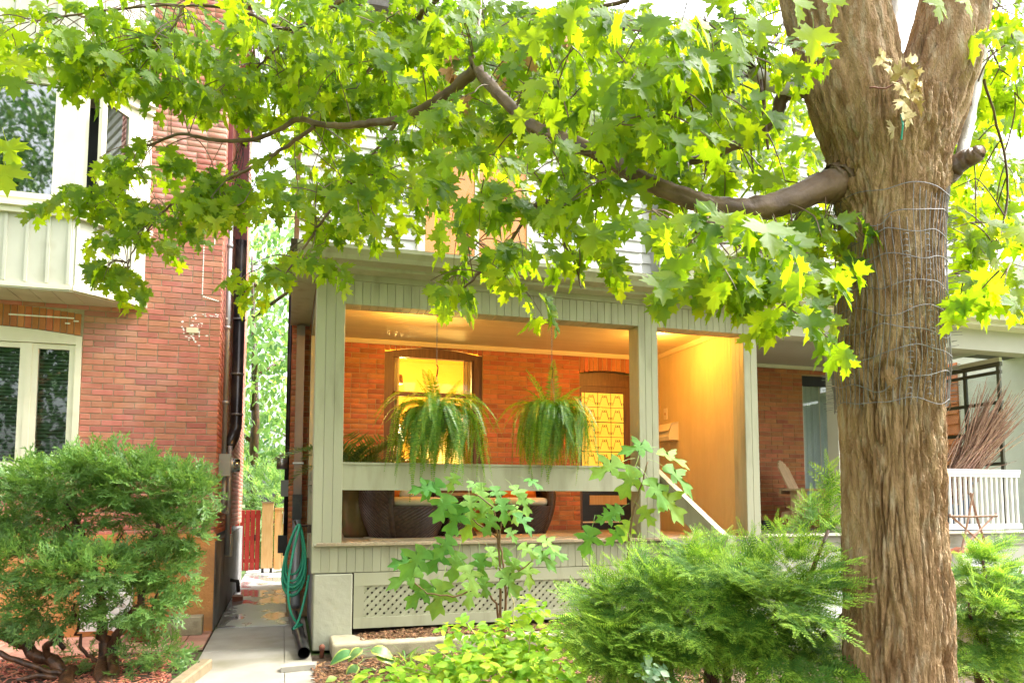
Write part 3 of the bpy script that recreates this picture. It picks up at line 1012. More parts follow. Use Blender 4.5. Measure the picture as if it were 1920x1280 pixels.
# lattice
lf = thing  # (kept for readability)
LX0, LX1, LZ0, LZ1 = 0.77, 4.6, 0.298, 0.607
fr = MB()
fr.box(0.668, LX1 + 0.1, YP - 0.012, YP + 0.012, LZ1, 0.733)
fr.box(0.668, LX1 + 0.1, YP - 0.014, YP + 0.012, 0.195, LZ0)
fr.box(0.668, LX0, YP - 0.010, YP + 0.013, LZ0, LZ1)
fr.box(LX1, LX1 + 0.1, YP - 0.010, YP + 0.013, LZ0, LZ1)
fro = fr.build('lattice_frame', 'sage', ph)
H_ = LZ1 - LZ0
SW = 0.038 * math.sqrt(2)
for dirn, yo in ((1, YP + 0.002), (-1, YP + 0.010)):
    x = LX0 - H_
    while x < LX1:
        if dirn == 1:
            poly = [(x, LZ0), (x + SW, LZ0), (x + SW + H_, LZ1), (x + H_, LZ1)]
        else:
            poly = [(x + H_, LZ0), (x + H_ + SW, LZ0), (x + SW, LZ1), (x, LZ1)]
        # clip to the opening in x
        def clip(poly, xv, keep_right):
            out = []
            for i in range(len(poly)):
                p, q = poly[i], poly[(i + 1) % len(poly)]
                ip, iq = (p[0] >= xv) == keep_right, (q[0] >= xv) == keep_right
                if ip:
                    out.append(p)
                if ip != iq:
                    t = (xv - p[0]) / (q[0] - p[0])
                    out.append((xv, p[1] + t * (q[1] - p[1])))
            return out
        poly = clip(poly, LX0, True)
        if len(poly) > 2:
            poly = clip(poly, LX1, False)
        if len(poly) > 2:
            MB().prism(poly, yo, yo + 0.0075).build('lattice_slat', 'sage', fro)
        x += 0.0815
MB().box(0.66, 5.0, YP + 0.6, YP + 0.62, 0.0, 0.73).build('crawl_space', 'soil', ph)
# posts
def post(x0, x1, y1, z0, z1, nb, ns, side_face='-x'):
    c = MB().box(x0 + 0.012, x1 - 0.012, YP + 0.014, y1, z0, z1)
    core = c.build('post', 'sage', ph)
    wb = (x1 - x0) / nb
    for i in range(nb):
        piece('post_board', 'sage', core, wb - 0.002, 0.016, z1 - z0, (x0 + (i + 0.5) * wb, YP + 0.0145, (z0 + z1) / 2), b=0.003)
    ws = (y1 - YP) / ns
    for i in range(ns):
        piece('post_board', 'sage', core, ws - 0.002, 0.014, z1 - z0, (x0 + 0.0125, YP + 0.002 + (i + 0.5) * ws, (z0 + z1) / 2), b=0.003, face='-x')
        piece('post_board', 'sage', core, ws - 0.002, 0.014, z1 - z0, (x1 - 0.0125, YP + 0.002 + (i + 0.5) * ws, (z0 + z1) / 2), b=0.003, face='x')
    return core
post(0.262, 0.54, YP + 0.27, 0.738, FT, 3, 3)
post(3.79, 4.03, YP + 0.24, FZ, FT, 3, 3)
post(5.164, 5.346, YP + 0.24, FZ - 0.4, FT, 2, 3)
# beam with its narrow boards
bm = MB()
bm.box(0.54, 3.79, YP + 0.015, YP + 0.235, BZ + 0.012, FT)
bm.box(4.03, 5.164, YP + 0.015, YP + 0.235, BZ + 0.012, FT)
bm.box(0.28, 0.50, YP + 0.27, YB, BZ + 0.1, FT)
beam = bm.build('beam', 'sage', ph)
for (a, b) in ((0.54, 3.79), (4.03, 5.164)):
    n = int(round((b - a) / 0.083))
    for i in range(n):
        x = a + (i + 0.5) * (b - a) / n
        piece('fascia_board', 'sage', beam, (b - a) / n - 0.0025, 0.016, FT - BZ, (x, YP + 0.0155, (FT + BZ) / 2), b=0.003)
        piece('beam_soffit_board', 'sage', beam, (b - a) / n - 0.0025, 0.011, 0.218, (x, YP + 0.127, BZ + 0.012), b=0.002, face='-z')
# left side of the porch: frame of an open side with a sill rail
sd_ = MB()
sd_.box(0.275, 0.50, 9.55, YB, 0.74, BZ + 0.1)
sd_.box(0.30, 0.345, YP + 0.27, 9.55, 1.55, 1.80)
sd_.box(0.30, 0.345, YP + 0.27, 9.55, 0.74, 1.0)
sdo = sd_.build('side_frame', 'sage', ph)
MB().box(0.27, 0.30, YP + 0.5, 9.3, 1.62, 1.66).build('side_moulding', 'sage', ph)
# rail
MB().box(0.54, 3.79, YP + 0.03, YP + 0.07, 1.545, 1.80).build('rail_board', 'sage', ph)
MB().box(0.541, 3.789, YP + 0.02, YP + 0.085, 1.80, 1.822).build('rail_cap', 'sage', ph)
# sloping stair rail
sr = MB()
a, b = Vector((4.07, YP + 0.2, 1.80)), Vector((4.25, 6.55, 1.06))
for (z0, z1, xw) in ((-0.25, 0.0, 0.035), (0.0, 0.035, 0.07)):
    sr.add([(a.x - xw / 2, a.y, a.z + z0), (a.x + xw / 2, a.y, a.z + z0), (b.x + xw / 2, b.y, b.z + z0), (b.x - xw / 2, b.y, b.z + z0),
            (a.x - xw / 2, a.y, a.z + z1), (a.x + xw / 2, a.y, a.z + z1), (b.x + xw / 2, b.y, b.z + z1), (b.x - xw / 2, b.y, b.z + z1)],
           [(0, 3, 2, 1), (4, 5, 6, 7), (0, 1, 5, 4), (1, 2, 6, 5), (2, 3, 7, 6), (3, 0, 4, 7)])
sr.box(4.22, 4.32, 6.47, 6.57, 0, 1.09)
sr.build('stair_rail', 'sage', ph)
for k in range(5):
    MB().box(4.25, 5.2, YP - 0.28 * (k + 1) - 0.02, YP - 0.28 * k, 0, FZ - 0.17 * (k + 1) - 0.01).build('step', 'concrete', ph)
MB().box(4.02, 5.16, YP - 0.16, YP + 0.04, FZ - 0.07, FZ - 0.032).build('top_tread', 'stucco_grey', ph)
# ceiling boards and mouldings
n = 28
for i in range(n):
    y = YP + 0.235 + (i + 0.5) * (YB - YP - 0.235) / n
    piece('ceiling_board', 'ceiling_paint', ph, 4.72, 0.012, (YB - YP - 0.235) / n - 0.0022, (2.84, y, CZ + 0.012), b=0.003, face='-z')
MB().box(0.45, 5.25, YP + 0.2, YB, CZ + 0.013, CZ + 0.05).build('ceiling_deck', 'ceiling_paint', ph)
cm = MB().prism([(YB, CZ - 0.055), (YB - 0.018, CZ - 0.055), (YB - 0.05, CZ - 0.012), (YB - 0.05, CZ - 0.001), (YB, CZ - 0.001)], 0.50, 5.19, 'x')
cm.prism([(5.19, CZ - 0.055), (5.172, CZ - 0.055), (5.14, CZ - 0.012), (5.14, CZ - 0.001), (5.19, CZ - 0.001)], YP + 0.25, YB - 0.055, 'y')
cm.build('ceiling_moulding', 'ceiling_paint', ph)
# party wall, narrow upright boards
n = 32
for i in range(n):
    y = YP + 0.245 + (i + 0.5) * (YB - YP - 0.25) / n
    piece('wall_board', 'wall_paint', ph, (YB - YP - 0.25) / n - 0.002, 0.012, CZ - 0.62, (5.205, y, 0.62 + (CZ - 0.62) / 2), b=0.0025, face='-x')
MB().box(5.2055, 5.25, YP + 0.24, YB, 0.6, CZ + 0.2).build('party_wall', 'wall_paint', ph)
# recessed ceiling lamps
for (x, y) in ((4.49, 8.25), (1.35, 8.05)):
    ring = MB().lathe([(0.045, 0.0), (0.07, -0.006), (0.075, 0.0)], x, y, 24, 0, CZ - 0.001).build('lamp_ring', 'ceiling_paint', ph, True)
    MB().lathe([(0.0, -0.0015), (0.048, -0.0015)], x, y, 24, 0, CZ).build('lamp_lens', 'bulb', ring)
    li = bpy.data.lights.new('porch_lamp', 'POINT')
    li.energy = 15
    li.color = (1.0, 0.42, 0.06)
    li.shadow_soft_size = 0.05
    lo = bpy.data.objects.new('porch_lamp', li)
    link(lo, ph)
    lo.location = (x, y, CZ - 0.09)
# gutter, frieze, roof
gp = [(7.12, 3.80), (7.14, 3.76), (7.25, 3.745), (7.27, 3.745), (7.27, 3.885), (7.255, 3.885), (7.255, 3.76), (7.15, 3.775), (7.135, 3.81), (7.10, 3.85), (7.095, 3.885), (7.08, 3.885), (7.08, 3.85)]
MB().prism(gp, 0.06, 5.35, 'x').build('gutter', 'sage', ph)
sf = MB().box(0.08, 5.36, 7.28, YP + 0.02, 3.715, 3.745)
sf.box(0.08, 5.36, 7.27, 7.29, 3.745, 3.90)
sf.box(0.20, 5.36, YP - 0.028, YP - 0.003, 3.655, 3.715)
sf.box(0.02, 0.26, YP - 0.2, YB, 3.68, 3.72)
sf.box(0.03, 0.06, YP - 0.2, YB, 3.72, 3.93)
sf.build('soffit', 'sage', ph)
rf = MB().prism([(7.09, 3.892), (9.95, 4.62), (9.95, 4.57), (7.28, 3.86)], 0.0, 7.0, 'x').build('porch_roof', 'roofing', ph)
# upper storey clapboards
def clap(x0, x1, yb, z0, z1, root, m='siding_white'):
    z = z0
    while z < z1:
        o = MB()
        o.add([(x0, yb - 0.045, z), (x1, yb - 0.045, z), (x1, yb - 0.004, z + 0.185), (x0, yb - 0.004, z + 0.185), (x0, yb, z), (x1, yb, z), (x1, yb, z + 0.185), (x0, yb, z + 0.185)],
              [(0, 1, 2, 3), (0, 4, 5, 1), (3, 2, 6, 7), (0, 3, 7, 4), (1, 5, 6, 2)])
        o.build('clapboard', m, root)
        z += 0.172
U0, U1, UB, UT = 1.74, 3.2, 4.80, 6.35
us = MB().box(0.1, 5.02, YB + 0.05, 10.2, 4.5, 7.95)
us.box(5.02, 6.9, YB + 0.31, 10.3, 4.5, 7.95)
us.build('upper_wall', 'siding_white', ph)
clap(0.1, U0 - 0.1, YB + 0.05, 4.45, 7.8, ph)
clap(U1 + 0.1, 5.02, YB + 0.05, 4.45, 7.8, ph)
clap(U0 - 0.1, U1 + 0.1, YB + 0.05, UT + 0.1, 7.8, ph)
clap(5.02, 5.30, YB + 0.30, 4.38, 7.8, ph)
uw = MB()
uw.box(U0 - 0.10, U0, YB - 0.04, YB + 0.05, UB - 0.1, UT + 0.1)
uw.box(U1, U1 + 0.10, YB - 0.04, YB + 0.05, UB - 0.1, UT + 0.1)
uw.box(U0, U1, YB - 0.04, YB + 0.05, UB - 0.1, UB)
uw.box(U0, U1, YB - 0.04, YB + 0.05, UT, UT + 0.1)
uw.box(U0 - 0.14, U1 + 0.14, YB - 0.07, YB - 0.041, UB - 0.14, UB - 0.09)
uw.box(2.44, 2.50, YB - 0.03, YB + 0.05, UB, UT)
uwo = uw.build('upper_window', 'cream', ph)
MB().box(U0, U1, YB - 0.006, YB - 0.0, UB, UT).build('pane', 'glass_clear', uwo)
MB().box(U0, U1, YB + 0.03, YB + 0.046, UB, UT).build('lit_blind', 'upper_glow', uwo)
MB().box(0.0, 7.0, 9.4, 13, 7.95, 8.1).build('roof', 'roofing', ph)
# front window
fw = MB()
yo, yi = YB + 0.035, YB + 0.13
def arc_top(a, b, zt, rise, n=12):
    return [(b - (b - a) * i / n, zt - rise * ((i - n / 2) / (n / 2)) ** 2) for i in range(n + 1)]
fw.prism([(W0, 3.36), (W1, 3.36)] + arc_top(W0, W1, 3.49, 0.07), yo, yi)
fw.box(W0, W0 + 0.11, yo + 0.001, yi, WB, 3.36)
fw.box(W1 - 0.11, W1, yo + 0.001, yi, WB, 3.36)
fw.box(W0 + 0.11, W1 - 0.11, yo + 0.002, yi, WB, WB + 0.1)
fwo = fw.build('window_frame', 'wood_brown', ph)
sh = MB()
sh.box(W0 + 0.11, W1 - 0.11, yo + 0.03, yi - 0.01, 2.84, 2.90)
sh.box(W0 + 0.11, W0 + 0.14, yo + 0.03, yi - 0.01, WB + 0.1, 3.36)
sh.box(W1 - 0.14, W1 - 0.11, yo + 0.03, yi - 0.01, WB + 0.1, 3.36)
sh.build('sash', 'wood_brown', fwo)
MB().box(W0 + 0.14, W1 - 0.14, yo + 0.05, yo + 0.055, WB + 0.1, 2.84).build('pane', 'glass_clear', fwo)
MB().box(W0 + 0.14, W1 - 0.14, yo + 0.06, yo + 0.065, 2.90, 3.36).build('pane', 'glass_clear', fwo)
MB().box(W0 - 0.05, W1 + 0.05, YB - 0.06, YB + 0.03, WB - 0.08, WB).build('sill', 'stone_cap', ph)
# lit room behind it
rm = MB()
rm.box(0.6, 3.6, 13.0, 13.1, 0.9, 4.0)
rm.box(0.5, 0.6, 10.0, 13.0, 0.9, 4.0)
rm.box(3.6, 3.7, 10.0, 13.0, 0.9, 4.0)
rm.box(0.6, 3.6, 10.0, 13.0, 3.9, 4.0)
rm.build('living_room', 'room_wall', ph)
MB().box(0.6, 3.6, 10.0, 13.0, 0.8, 0.9).build('room_floor', 'deck_wood', ph)
MB().box(2.2, 3.1, 12.7, 12.99, 0.91, 2.9).build('bookcase', 'room_white', ph)
MB().box(1.0, 1.7, 12.9, 12.99, 1.9, 2.6).build('wall_picture', 'wood_cedar', ph)
for (xa, xb) in ((W0 + 0.02, W0 + 0.24), (W1 - 0.20, W1 - 0.02)):
    cu = MB()
    for i in range(18):
        x0, x1 = xa + (xb - xa) * i / 18, xa + (xb - xa) * (i + 1) / 18
        ya, yb_ = 10.07 + 0.022 * math.sin(i * 1.1), 10.07 + 0.022 * math.sin((i + 1) * 1.1)
        cu.add([(x0, ya, WB), (x1, yb_, WB), (x1, yb_, 3.4), (x0, ya, 3.4)], [(0, 1, 2, 3)])
    cu.build('curtain', 'room_white', ph)
# door
dr = MB()
dy = YB + 0.05
dr.prism([(D0, 3.20), (D1, 3.20)] + arc_top(D0, D1, 3.315, 0.05), dy + 0.06, dy + 0.12)
dr.box(D0, D0 + 0.05, dy, dy + 0.12, FZ, 3.20)
dr.box(D1 - 0.05, D1, dy, dy + 0.12, FZ, 3.20)
dr.box(D0 + 0.05, D1 - 0.05, dy + 0.02, dy + 0.12, 3.10, 3.20)
dro = dr.build('door_frame', 'wood_brown', ph)
lf_ = MB()
gx0, gx1, gz0, gz1 = D0 + 0.06, D1 - 0.20, 1.72, 3.01
lf_.box(D0 + 0.05, gx0, dy + 0.03, dy + 0.07, 1.60, 3.10)
lf_.box(gx1, D1 - 0.05, dy + 0.03, dy + 0.07, 1.60, 3.10)
lf_.box(gx0, gx1, dy + 0.03, dy + 0.07, gz1, 3.10)
lf_.box(gx0, gx1, dy + 0.03, dy + 0.07, 1.60, gz0)
leaf = lf_.build('door', 'wood_brown', ph)
MB().box(gx0, gx1, dy + 0.055, dy + 0.06, gz0, gz1).build('lit_pane', 'door_glow', leaf)
lp = MB().box(D0 + 0.05, D1 - 0.05, dy + 0.03, dy + 0.07, FZ, 1.60)
lp.box(D0 + 0.12, gx1 + 0.06, dy + 0.018, dy + 0.03, 1.30, 1.36)
lp.box(D0 + 0.12, gx1 + 0.06, dy + 0.018, dy + 0.03, 1.54, 1.59)
lp.box(D0 + 0.06, D0 + 0.12, dy + 0.018, dy + 0.03, 1.30, 1.59)
lp.box(gx1 + 0.06, gx1 + 0.12, dy + 0.018, dy + 0.03, 1.30, 1.59)
lpo = lp.build('kick_panel', 'wood_black', leaf)
MB().box(D0 + 0.17, gx1 + 0.02, dy + 0.020, dy + 0.029, 1.385, 1.52).build('letter_plate', 'wood_cedar', leaf)
MB().box(D0 + 0.05, D1 - 0.05, dy - 0.02, dy + 0.029, 1.13, 1.15).build('weather_bar', 'cushion_cream', leaf)
# iron scrollwork: one scroll is a spiral S, shared by all
gm = MB()
nc = 3
nr = 12
cw, ch = (gx1 - gx0 - 0.05) / nc, (gz1 - gz0) / nr
for i in range(nc + 1):
    gm.tube([(gx0 + 0.05 + i * cw, dy + 0.04, gz0), (gx0 + 0.05 + i * cw, dy + 0.04, gz1)], 0.004, 5)
for j in range(0, nr + 1, 2):
    gm.tube([(gx0, dy + 0.04, gz0 + j * ch), (gx1, dy + 0.04, gz0 + j * ch)], 0.0035 if j % 4 else 0.006, 5)
gro = gm.build('grille_bars', 'iron', leaf)
half_s = []
for i in range(19):           # spiral out of its eye, then a sweep to the middle of the cell
    t = i / 18
    an = -1.9 * math.pi * (1 - t) + 0.9
    r_ = 0.004 + 0.021 * t
    half_s.append((-cw * 0.20 + r_ * math.cos(an), ch * 0.52 + r_ * math.sin(an)))
sp = [(x_, 0, z_) for x_, z_ in half_s] + [(-cw * 0.02, 0, ch * 0.18)] + [(0, 0, 0)] + [(cw * 0.02, 0, -ch * 0.18)] + [(-x_, 0, -z_) for x_, z_ in half_s[::-1]]
smesh = MB().tube(sp, 0.0038, 4).mesh('scroll', 'iron')
for i in range(nc):
    for j in range(0, nr, 2):
        for q in (-1, 1):
            o = bpy.data.objects.new('scroll', smesh)
            link(o, leaf)
            o.location = (gx0 + 0.05 + (i + 0.5 + 0.24 * q) * cw, dy + 0.04, gz0 + (j + 1) * ch)
            o.scale = (q, 1, 1)
# taupe downpipe at the corner
tdp = MB().box(0.10, 0.20, 9.62, 9.70, 1.50, 3.66)
td = tdp.build('downpipe', 'pipe_taupe', ph)
MB().box(0.092, 0.208, 9.60, 9.71, 1.22, 1.52).build('pipe_boot', 'pipe_black', td)
MB().box(0.085, 0.215, 9.605, 9.72, 1.9, 1.92).build('pipe_strap', 'steel', td)
MB().tube([(0.15, 9.66, 1.22), (0.15, 9.66, 0.34), (0.155, 9.5, 0.16)], 0.055, 12).build('lower_pipe', 'pipe_grey', td, True)
MB().tube([(HX0 - 0.02, 10.6, 5.0), (HX0 - 0.02, 10.6, 0.7)], 0.035, 8).build('stack_pipe', 'pipe_black', ph, True)
m2 = MB().tube([(HX0 - 0.16, 10.6, 1.95), (HX0 - 0.02, 10.6, 1.95)], 0.08, 16).build('meter_dial', 'steel', ph, True)
MB().box(HX0 - 0.10, HX0 + 0.0, 10.5, 10.66, 1.5, 1.72).build('meter_box', 'meter_grey', ph)
MB().box(HX0 - 0.12, HX0 + 0.0, 10.4, 10.6, 0.75, 0.98).build('service_box', 'wood_black', ph)
hl = MB().box(3.72, 5.2, 11.2, 11.3, 0.9, 4.0)
hl.box(3.71, 3.76, 10.0, 11.2, 0.9, 4.0)
hl.box(5.2, 5.25, 10.0, 11.2, 0.9, 4.0)
hl.box(3.76, 5.2, 10.0, 11.2, 3.95, 4.05)
hl.build('hallway', 'room_white', ph)
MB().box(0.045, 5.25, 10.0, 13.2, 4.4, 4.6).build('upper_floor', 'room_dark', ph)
tlp = thing('table_lamp', 'lit table lamp inside the front window left of the fern', 'lamp', (1.52, 10.9, 1.95))
MB().lathe([(0.0, 0.0), (0.07, 0.0), (0.02, 0.04), (0.015, 0.3)], 1.52, 10.9, 16, 0, 2.05).build('lamp_base', 'wood_brown', tlp, True)
MB().lathe([(0.08, 0.24), (0.15, 0.0)], 1.52, 10.9, 20, 0, 2.33).build('lamp_shade', 'bulb', tlp, True)
MB().box(1.2, 2.0, 10.7, 11.1, 0.91, 2.05).build('side_cabinet', 'wood_brown', ph)
# lamp in the living room (pendant)
pl = thing('pendant_lamp', 'brown pendant lamp hanging inside the lit front window', 'lamp', (1.62, 11.5, 3.9))
MB().tube([(1.62, 11.5, 3.9), (1.62, 11.5, 3.42)], 0.01, 6).build('cord', 'iron', pl)
MB().lathe([(0.03, 0.16), (0.10, 0.14), (0.115, 0.0), (0.105, 0.0), (0.09, 0.13), (0.0, 0.15)], 1.62, 11.5, 20, 0, 3.26).build('lamp_shade', 'wood_brown', pl, True)
for (x, y, z, e) in ((1.62, 11.5, 3.2, 42), (2.6, 11.2, 2.0, 34)):
    li = bpy.data.lights.new('room_lamp', 'POINT')
    li.energy = e
    li.color = (1.0, 0.62, 0.18)
    li.shadow_soft_size = 0.08
    lo = bpy.data.objects.new('room_lamp', li)
    link(lo, pl)
    lo.location = (x, y, z)

# ================================================================== NEIGHBOUR ON THE RIGHT
nh = thing('neighbour_house', 'attached brick house with white railing porch right of the party wall', 'house', (7.4, 9.0, 0))
NX0, NX1 = 5.26, 9.6
N0, N1, NB_, NT = 7.79, 8.9, 1.35, 3.42
w = MB()
for (a, b, z0, z1) in ((NX0, N0, 0, 4.6), (N1, NX1, 0, 4.6), (N0, N1, 0, NB_), (N0, N1, NT, 4.6)):
    w.box(a, b, YB + 0.007, 10.0, z0, z1)
w.build('wall', 'mortar_warm', nh)
cells = brick_cells(NX0, NX1, FZ - 0.06, CZ + 0.1, [(N0, N1, NB_, NT)], 31)
near = sorted([c for c in cells if 6.3 < c[0] < 8.0], key=lambda c: abs(c[0] - 7.2))
nset = set(near[:300])
lay_bricks(nh, 'brick_orange', cells, YB, lambda c: c in nset)
cv = MB().box(N0, N1, YB + 0.02, YB + 0.10, NT - 0.16, NT)
cv.build('window_head', 'wood_black', nh)
cu = MB()
nn = 40
top = []
for i in range(nn + 1):
    x = N0 + 0.02 + (N1 - N0 - 0.04) * i / nn
    yy = YB + 0.075 + 0.012 * math.sin(i * 1.25) + 0.008 * math.sin(i * 2.9)
    top.append((x, yy))
for i in range(nn):
    (x0, y0), (x1, y1) = top[i], top[i + 1]
    cu.add([(x0, y0, NB_), (x1, y1, NB_), (x1, y1, NT - 0.16), (x0, y0, NT - 0.16)], [(0, 1, 2, 3)])
cu.build('curtain', 'curtain', nh)
wf = MB()
wf.box(N0, N0 + 0.02, YB + 0.02, YB + 0.12, NB_, NT - 0.16)
wf.box(N1 - 0.02, N1, YB + 0.05, YB + 0.12, NB_, NT - 0.16)
wf.box(N0 + 0.33, N0 + 0.337, YB + 0.025, YB + 0.034, NB_, NT - 0.16)
wf.box(N0 + 0.02, N1 - 0.02, YB + 0.05, YB + 0.12, NB_, NB_ + 0.05)
wfo = wf.build('window_frame', 'cream', nh)
MB().box(N0 + 0.02, N1 - 0.02, YB + 0.035, YB + 0.039, NB_ + 0.05, NT - 0.16).build('pane', 'glass_clear', wfo)
MB().box(N0 - 0.2, N1 + 0.2, 10.0, 10.6, 0.9, 4.0).build('front_room', 'room_white', nh)
MB().box(5.26, 9.6, YP + 0.22, YB, CZ + 0.005, CZ + 0.05).build('porch_ceiling', 'grey_paint', nh)
MB().box(5.36, 9.6, YB - 0.03, YB, CZ - 0.05, CZ + 0.004).build('ceiling_moulding', 'cream', nh)
MB().box(5.36, 9.6, YP - 0.02, YB, 0.86, FZ - 0.01).build('porch_floor', 'concrete', nh)
b = MB().box(5.36, 9.9, YP - 0.02, YP + 0.22, BZ + 0.02, FT)
nbm = b.build('beam', 'grey_paint', nh)
MB().box(5.36, 10.0, YP - 0.25, YP - 0.0201, FT - 0.05, FT).build('soffit', 'cream', nh)
gp2 = [(a_, z_) for a_, z_ in gp]
MB().prism(gp2, 5.37, 10.2, 'x').build('gutter', 'cream', nh)
MB().box(5.265, 5.33, YP + 0.25, YB, FZ, CZ).build('party_wall', 'grey_paint', nh)
MB().box(6.50, 6.70, YP + 0.02, YP + 0.21, FZ, BZ + 0.03).build('post', 'grey_paint', nh)
MB().box(10.05, 10.2, YP + 0.02, YP + 0.2, FZ - 0.2, BZ + 0.03).build('post', 'grey_paint', nh)
# white railing
rl = MB()
rl.box(6.70, 9.45, YP + 0.03, YP + 0.10, 1.80, 1.855)
rl.box(6.70, 9.45, YP + 0.045, YP + 0.085, 1.755, 1.80)
rl.box(6.70, 9.45, YP + 0.045, YP + 0.085, 1.07, 1.14)
rlo = rl.build('railing', 'paint_white', nh)
x = 6.74
while x < 9.44:
    piece('baluster', 'paint_white', rlo, 0.03, 0.03, 0.615, (x + 0.02, YP + 0.08, 1.4475), b=0.003)
    x += 0.088
MB().box(5.4, 9.9, YP - 0.01, YP + 0.05, 0.60, 1.02).build('skirt', 'grey_paint', nh)
MB().box(5.4, 9.95, YP - 0.05, YP + 0.06, 1.022, 1.05).build('porch_edge', 'cream', nh)
MB().box(5.4, 9.9, YP, YP + 0.2, 0.0, 0.60).build('porch_base', 'render_white', nh)
# side screen of dark bars in panes
sc = MB()
SX = 9.4
for z in (1.95, 2.38, 2.8, 3.22):
    sc.box(SX, SX + 0.04, YP + 0.21, YB, z - 0.022, z + 0.022)
for y in (7.75, 8.28, 8.80, 9.3, 9.72):
    sc.box(SX + 0.002, SX + 0.038, y - 0.022, y + 0.022, 1.05, 3.40)
sc.box(SX, SX + 0.05, YP + 0.21, YB, 3.30, 3.36)
sco = sc.build('side_screen', 'olive_dark', nh)
MB().box(SX - 0.01, SX + 0.045, YP + 0.21, YB, 3.36, 3.42).build('screen_head', 'cream', sco)
for y0, y1 in ((7.772, 8.258), (8.302, 8.778), (8.822, 9.278), (9.322, 9.698)):
    for z0, z1 in ((1.972, 2.358), (2.402, 2.778), (2.822, 3.198)):
        MB().box(SX + 0.018, SX + 0.022, y0, y1, z0, z1).build('pane', 'glass_clear', sco)
# upper storey and gable over the paired steps
MB().box(6.9, 12.5, YB + 0.06, 10.2, 4.4, 7.95).build('upper_wall', 'siding_white', nh)
clap(5.32, 12.5, YB + 0.04, 4.45, 7.8, nh)
gbx = MB().prism([(4.30, 3.90), (6.36, 3.90), (5.33, 4.56)], 7.34, 7.40)
gbo = gbx.build('gable', 'grey_paint', nh)
x = 4.42
while x < 6.25:
    zt = 3.90 + 0.66 * (1 - abs(x - 5.33) / 1.03) - 0.04
    if zt > 3.93:
        piece('gable_board', 'grey_paint', gbo, 0.085, 0.014, round(zt - 3.9, 2), (x, 7.341, 3.9 + (zt - 3.9) / 2), b=0.003)
    x += 0.088
rk = MB()
for s in (-1, 1):
    p0, p1 = (5.33, 4.70), (5.33 + s * 1.2, 3.90)
    rk.prism([p0, p1, (p1[0], p1[1] - 0.14), (p0[0], p0[1] - 0.14)][::s], 7.20, 7.33)
    rk.prism([(p0[0], p0[1] + 0.03), (p1[0] + s * 0.05, p1[1] + 0.02), (p1[0] + s * 0.05, p1[1] - 0.02), (p0[0], p0[1] - 0.01)][::s], 7.12, 7.199)
rk.build('gable_trim', 'cream', gbo)
MB().prism([(4.1, 3.93), (5.33, 4.74), (6.56, 3.93), (6.5, 3.90), (5.33, 4.66), (4.16, 3.90)], 7.21, 9.8).build('gable_roof', 'roofing', nh)
MB().box(6.95, 12.5, YP - 0.4, YB, 3.90, 3.92).build('porch_roof', 'roofing', nh)

# house beyond the screen
fh = thing('far_house', 'orange clapboard house seen through the porch side screen', 'house', (12.0, 11, 0))
MB().box(12.0, 13.5, 8.0, 13, 0, 5.6).build('wall', 'render_white', fh)
z = 0.6
while z < 3.9:
    o = MB()
    o.add([(11.95, 10.7, z), (11.95, 12.5, z), (11.985, 12.5, z + 0.2), (11.985, 10.7, z + 0.2), (12, 10.7, z), (12, 12.5, z), (12, 12.5, z + 0.2), (12, 10.7, z + 0.2)],
          [(0, 1, 2, 3), (0, 4, 5, 1), (3, 2, 6, 7), (0, 3, 7, 4), (1, 5, 6, 2)])
    o.build('clapboard', 'siding_orange', fh)
    z += 0.19
z = 0.6
while z < 3.9:
    o = MB()
    o.add([(11.95, 7.9, z), (11.95, 8.25, z), (11.985, 8.25, z + 0.2), (11.985, 7.9, z + 0.2), (12, 7.9, z), (12, 8.25, z), (12, 8.25, z + 0.2), (12, 7.9, z + 0.2)],
          [(0, 1, 2, 3), (0, 4, 5, 1), (3, 2, 6, 7), (0, 3, 7, 4), (1, 5, 6, 2)])
    o.build('clapboard', 'siding_orange', fh)
    z += 0.19
fwn = MB()
fwn.box(11.95, 12.0, 8.3, 8.36, 1.6, 3.4)
fwn.box(11.95, 12.0, 9.1, 9.16, 1.6, 3.4)
fwn.box(11.95, 12.0, 8.36, 9.1, 3.34, 3.4)
fwn.box(11.95, 12.0, 8.36, 9.1, 1.6, 1.66)
fwo_ = fwn.build('window', 'paint_white', fh)
MB().box(11.97, 11.98, 8.36, 9.1, 1.66, 3.34).build('pane', 'glass_dark', fwo_)

# ================================================================== THE PASSAGE END
def plank_gate(name, label, x0, x1, y, z1, m, n, gap):
    t = thing(name, label, 'gate', ((x0 + x1) / 2, y, 0.05))
    wd = (x1 - x0) / n
    for i in range(n):
        piece('plank', m, t, wd - gap, 0.02, z1 - 0.06, (x0 + (i + 0.5) * wd, y, 0.06 + (z1 - 0.06) / 2), b=0.003)
    r_ = MB()
    for z in (0.25, z1 * 0.55, z1 - 0.12):
        r_.box(x0, x1, y + 0.001, y + 0.035, z - 0.04, z + 0.04)
    r_.build('gate_rail', m, t)
    MB().tube([(x1 - 0.1, y - 0.03, z1 * 0.52), (x1 - 0.1, y - 0.05, z1 * 0.56), (x1 - 0.1, y - 0.03, z1 * 0.61)], 0.012, 8).build('handle', 'iron', t)
    return t
plank_gate('red_gate', 'red plank gate at the end of the passage', -0.95, -0.455, 15.9, 1.26, 'wood_red', 5, 0.014)
gt = plank_gate('cedar_gate', 'unpainted cedar gate with a white notice on it', -0.19, 0.42, 15.9, 1.27, 'wood_cedar', 4, 0.01)
MB().box(-0.19, 0.42, 15.87, 15.94, 1.27, 1.31).build('top_rail', 'wood_cedar', gt)
gpst = thing('gate_post', 'square cedar post between the red and cedar gates', 'post', (-0.33, 15.9, 0))
MB().box(-0.43, -0.21, 15.82, 16.0, 0.10, 1.40).build('shaft', 'wood_cedar', gpst)
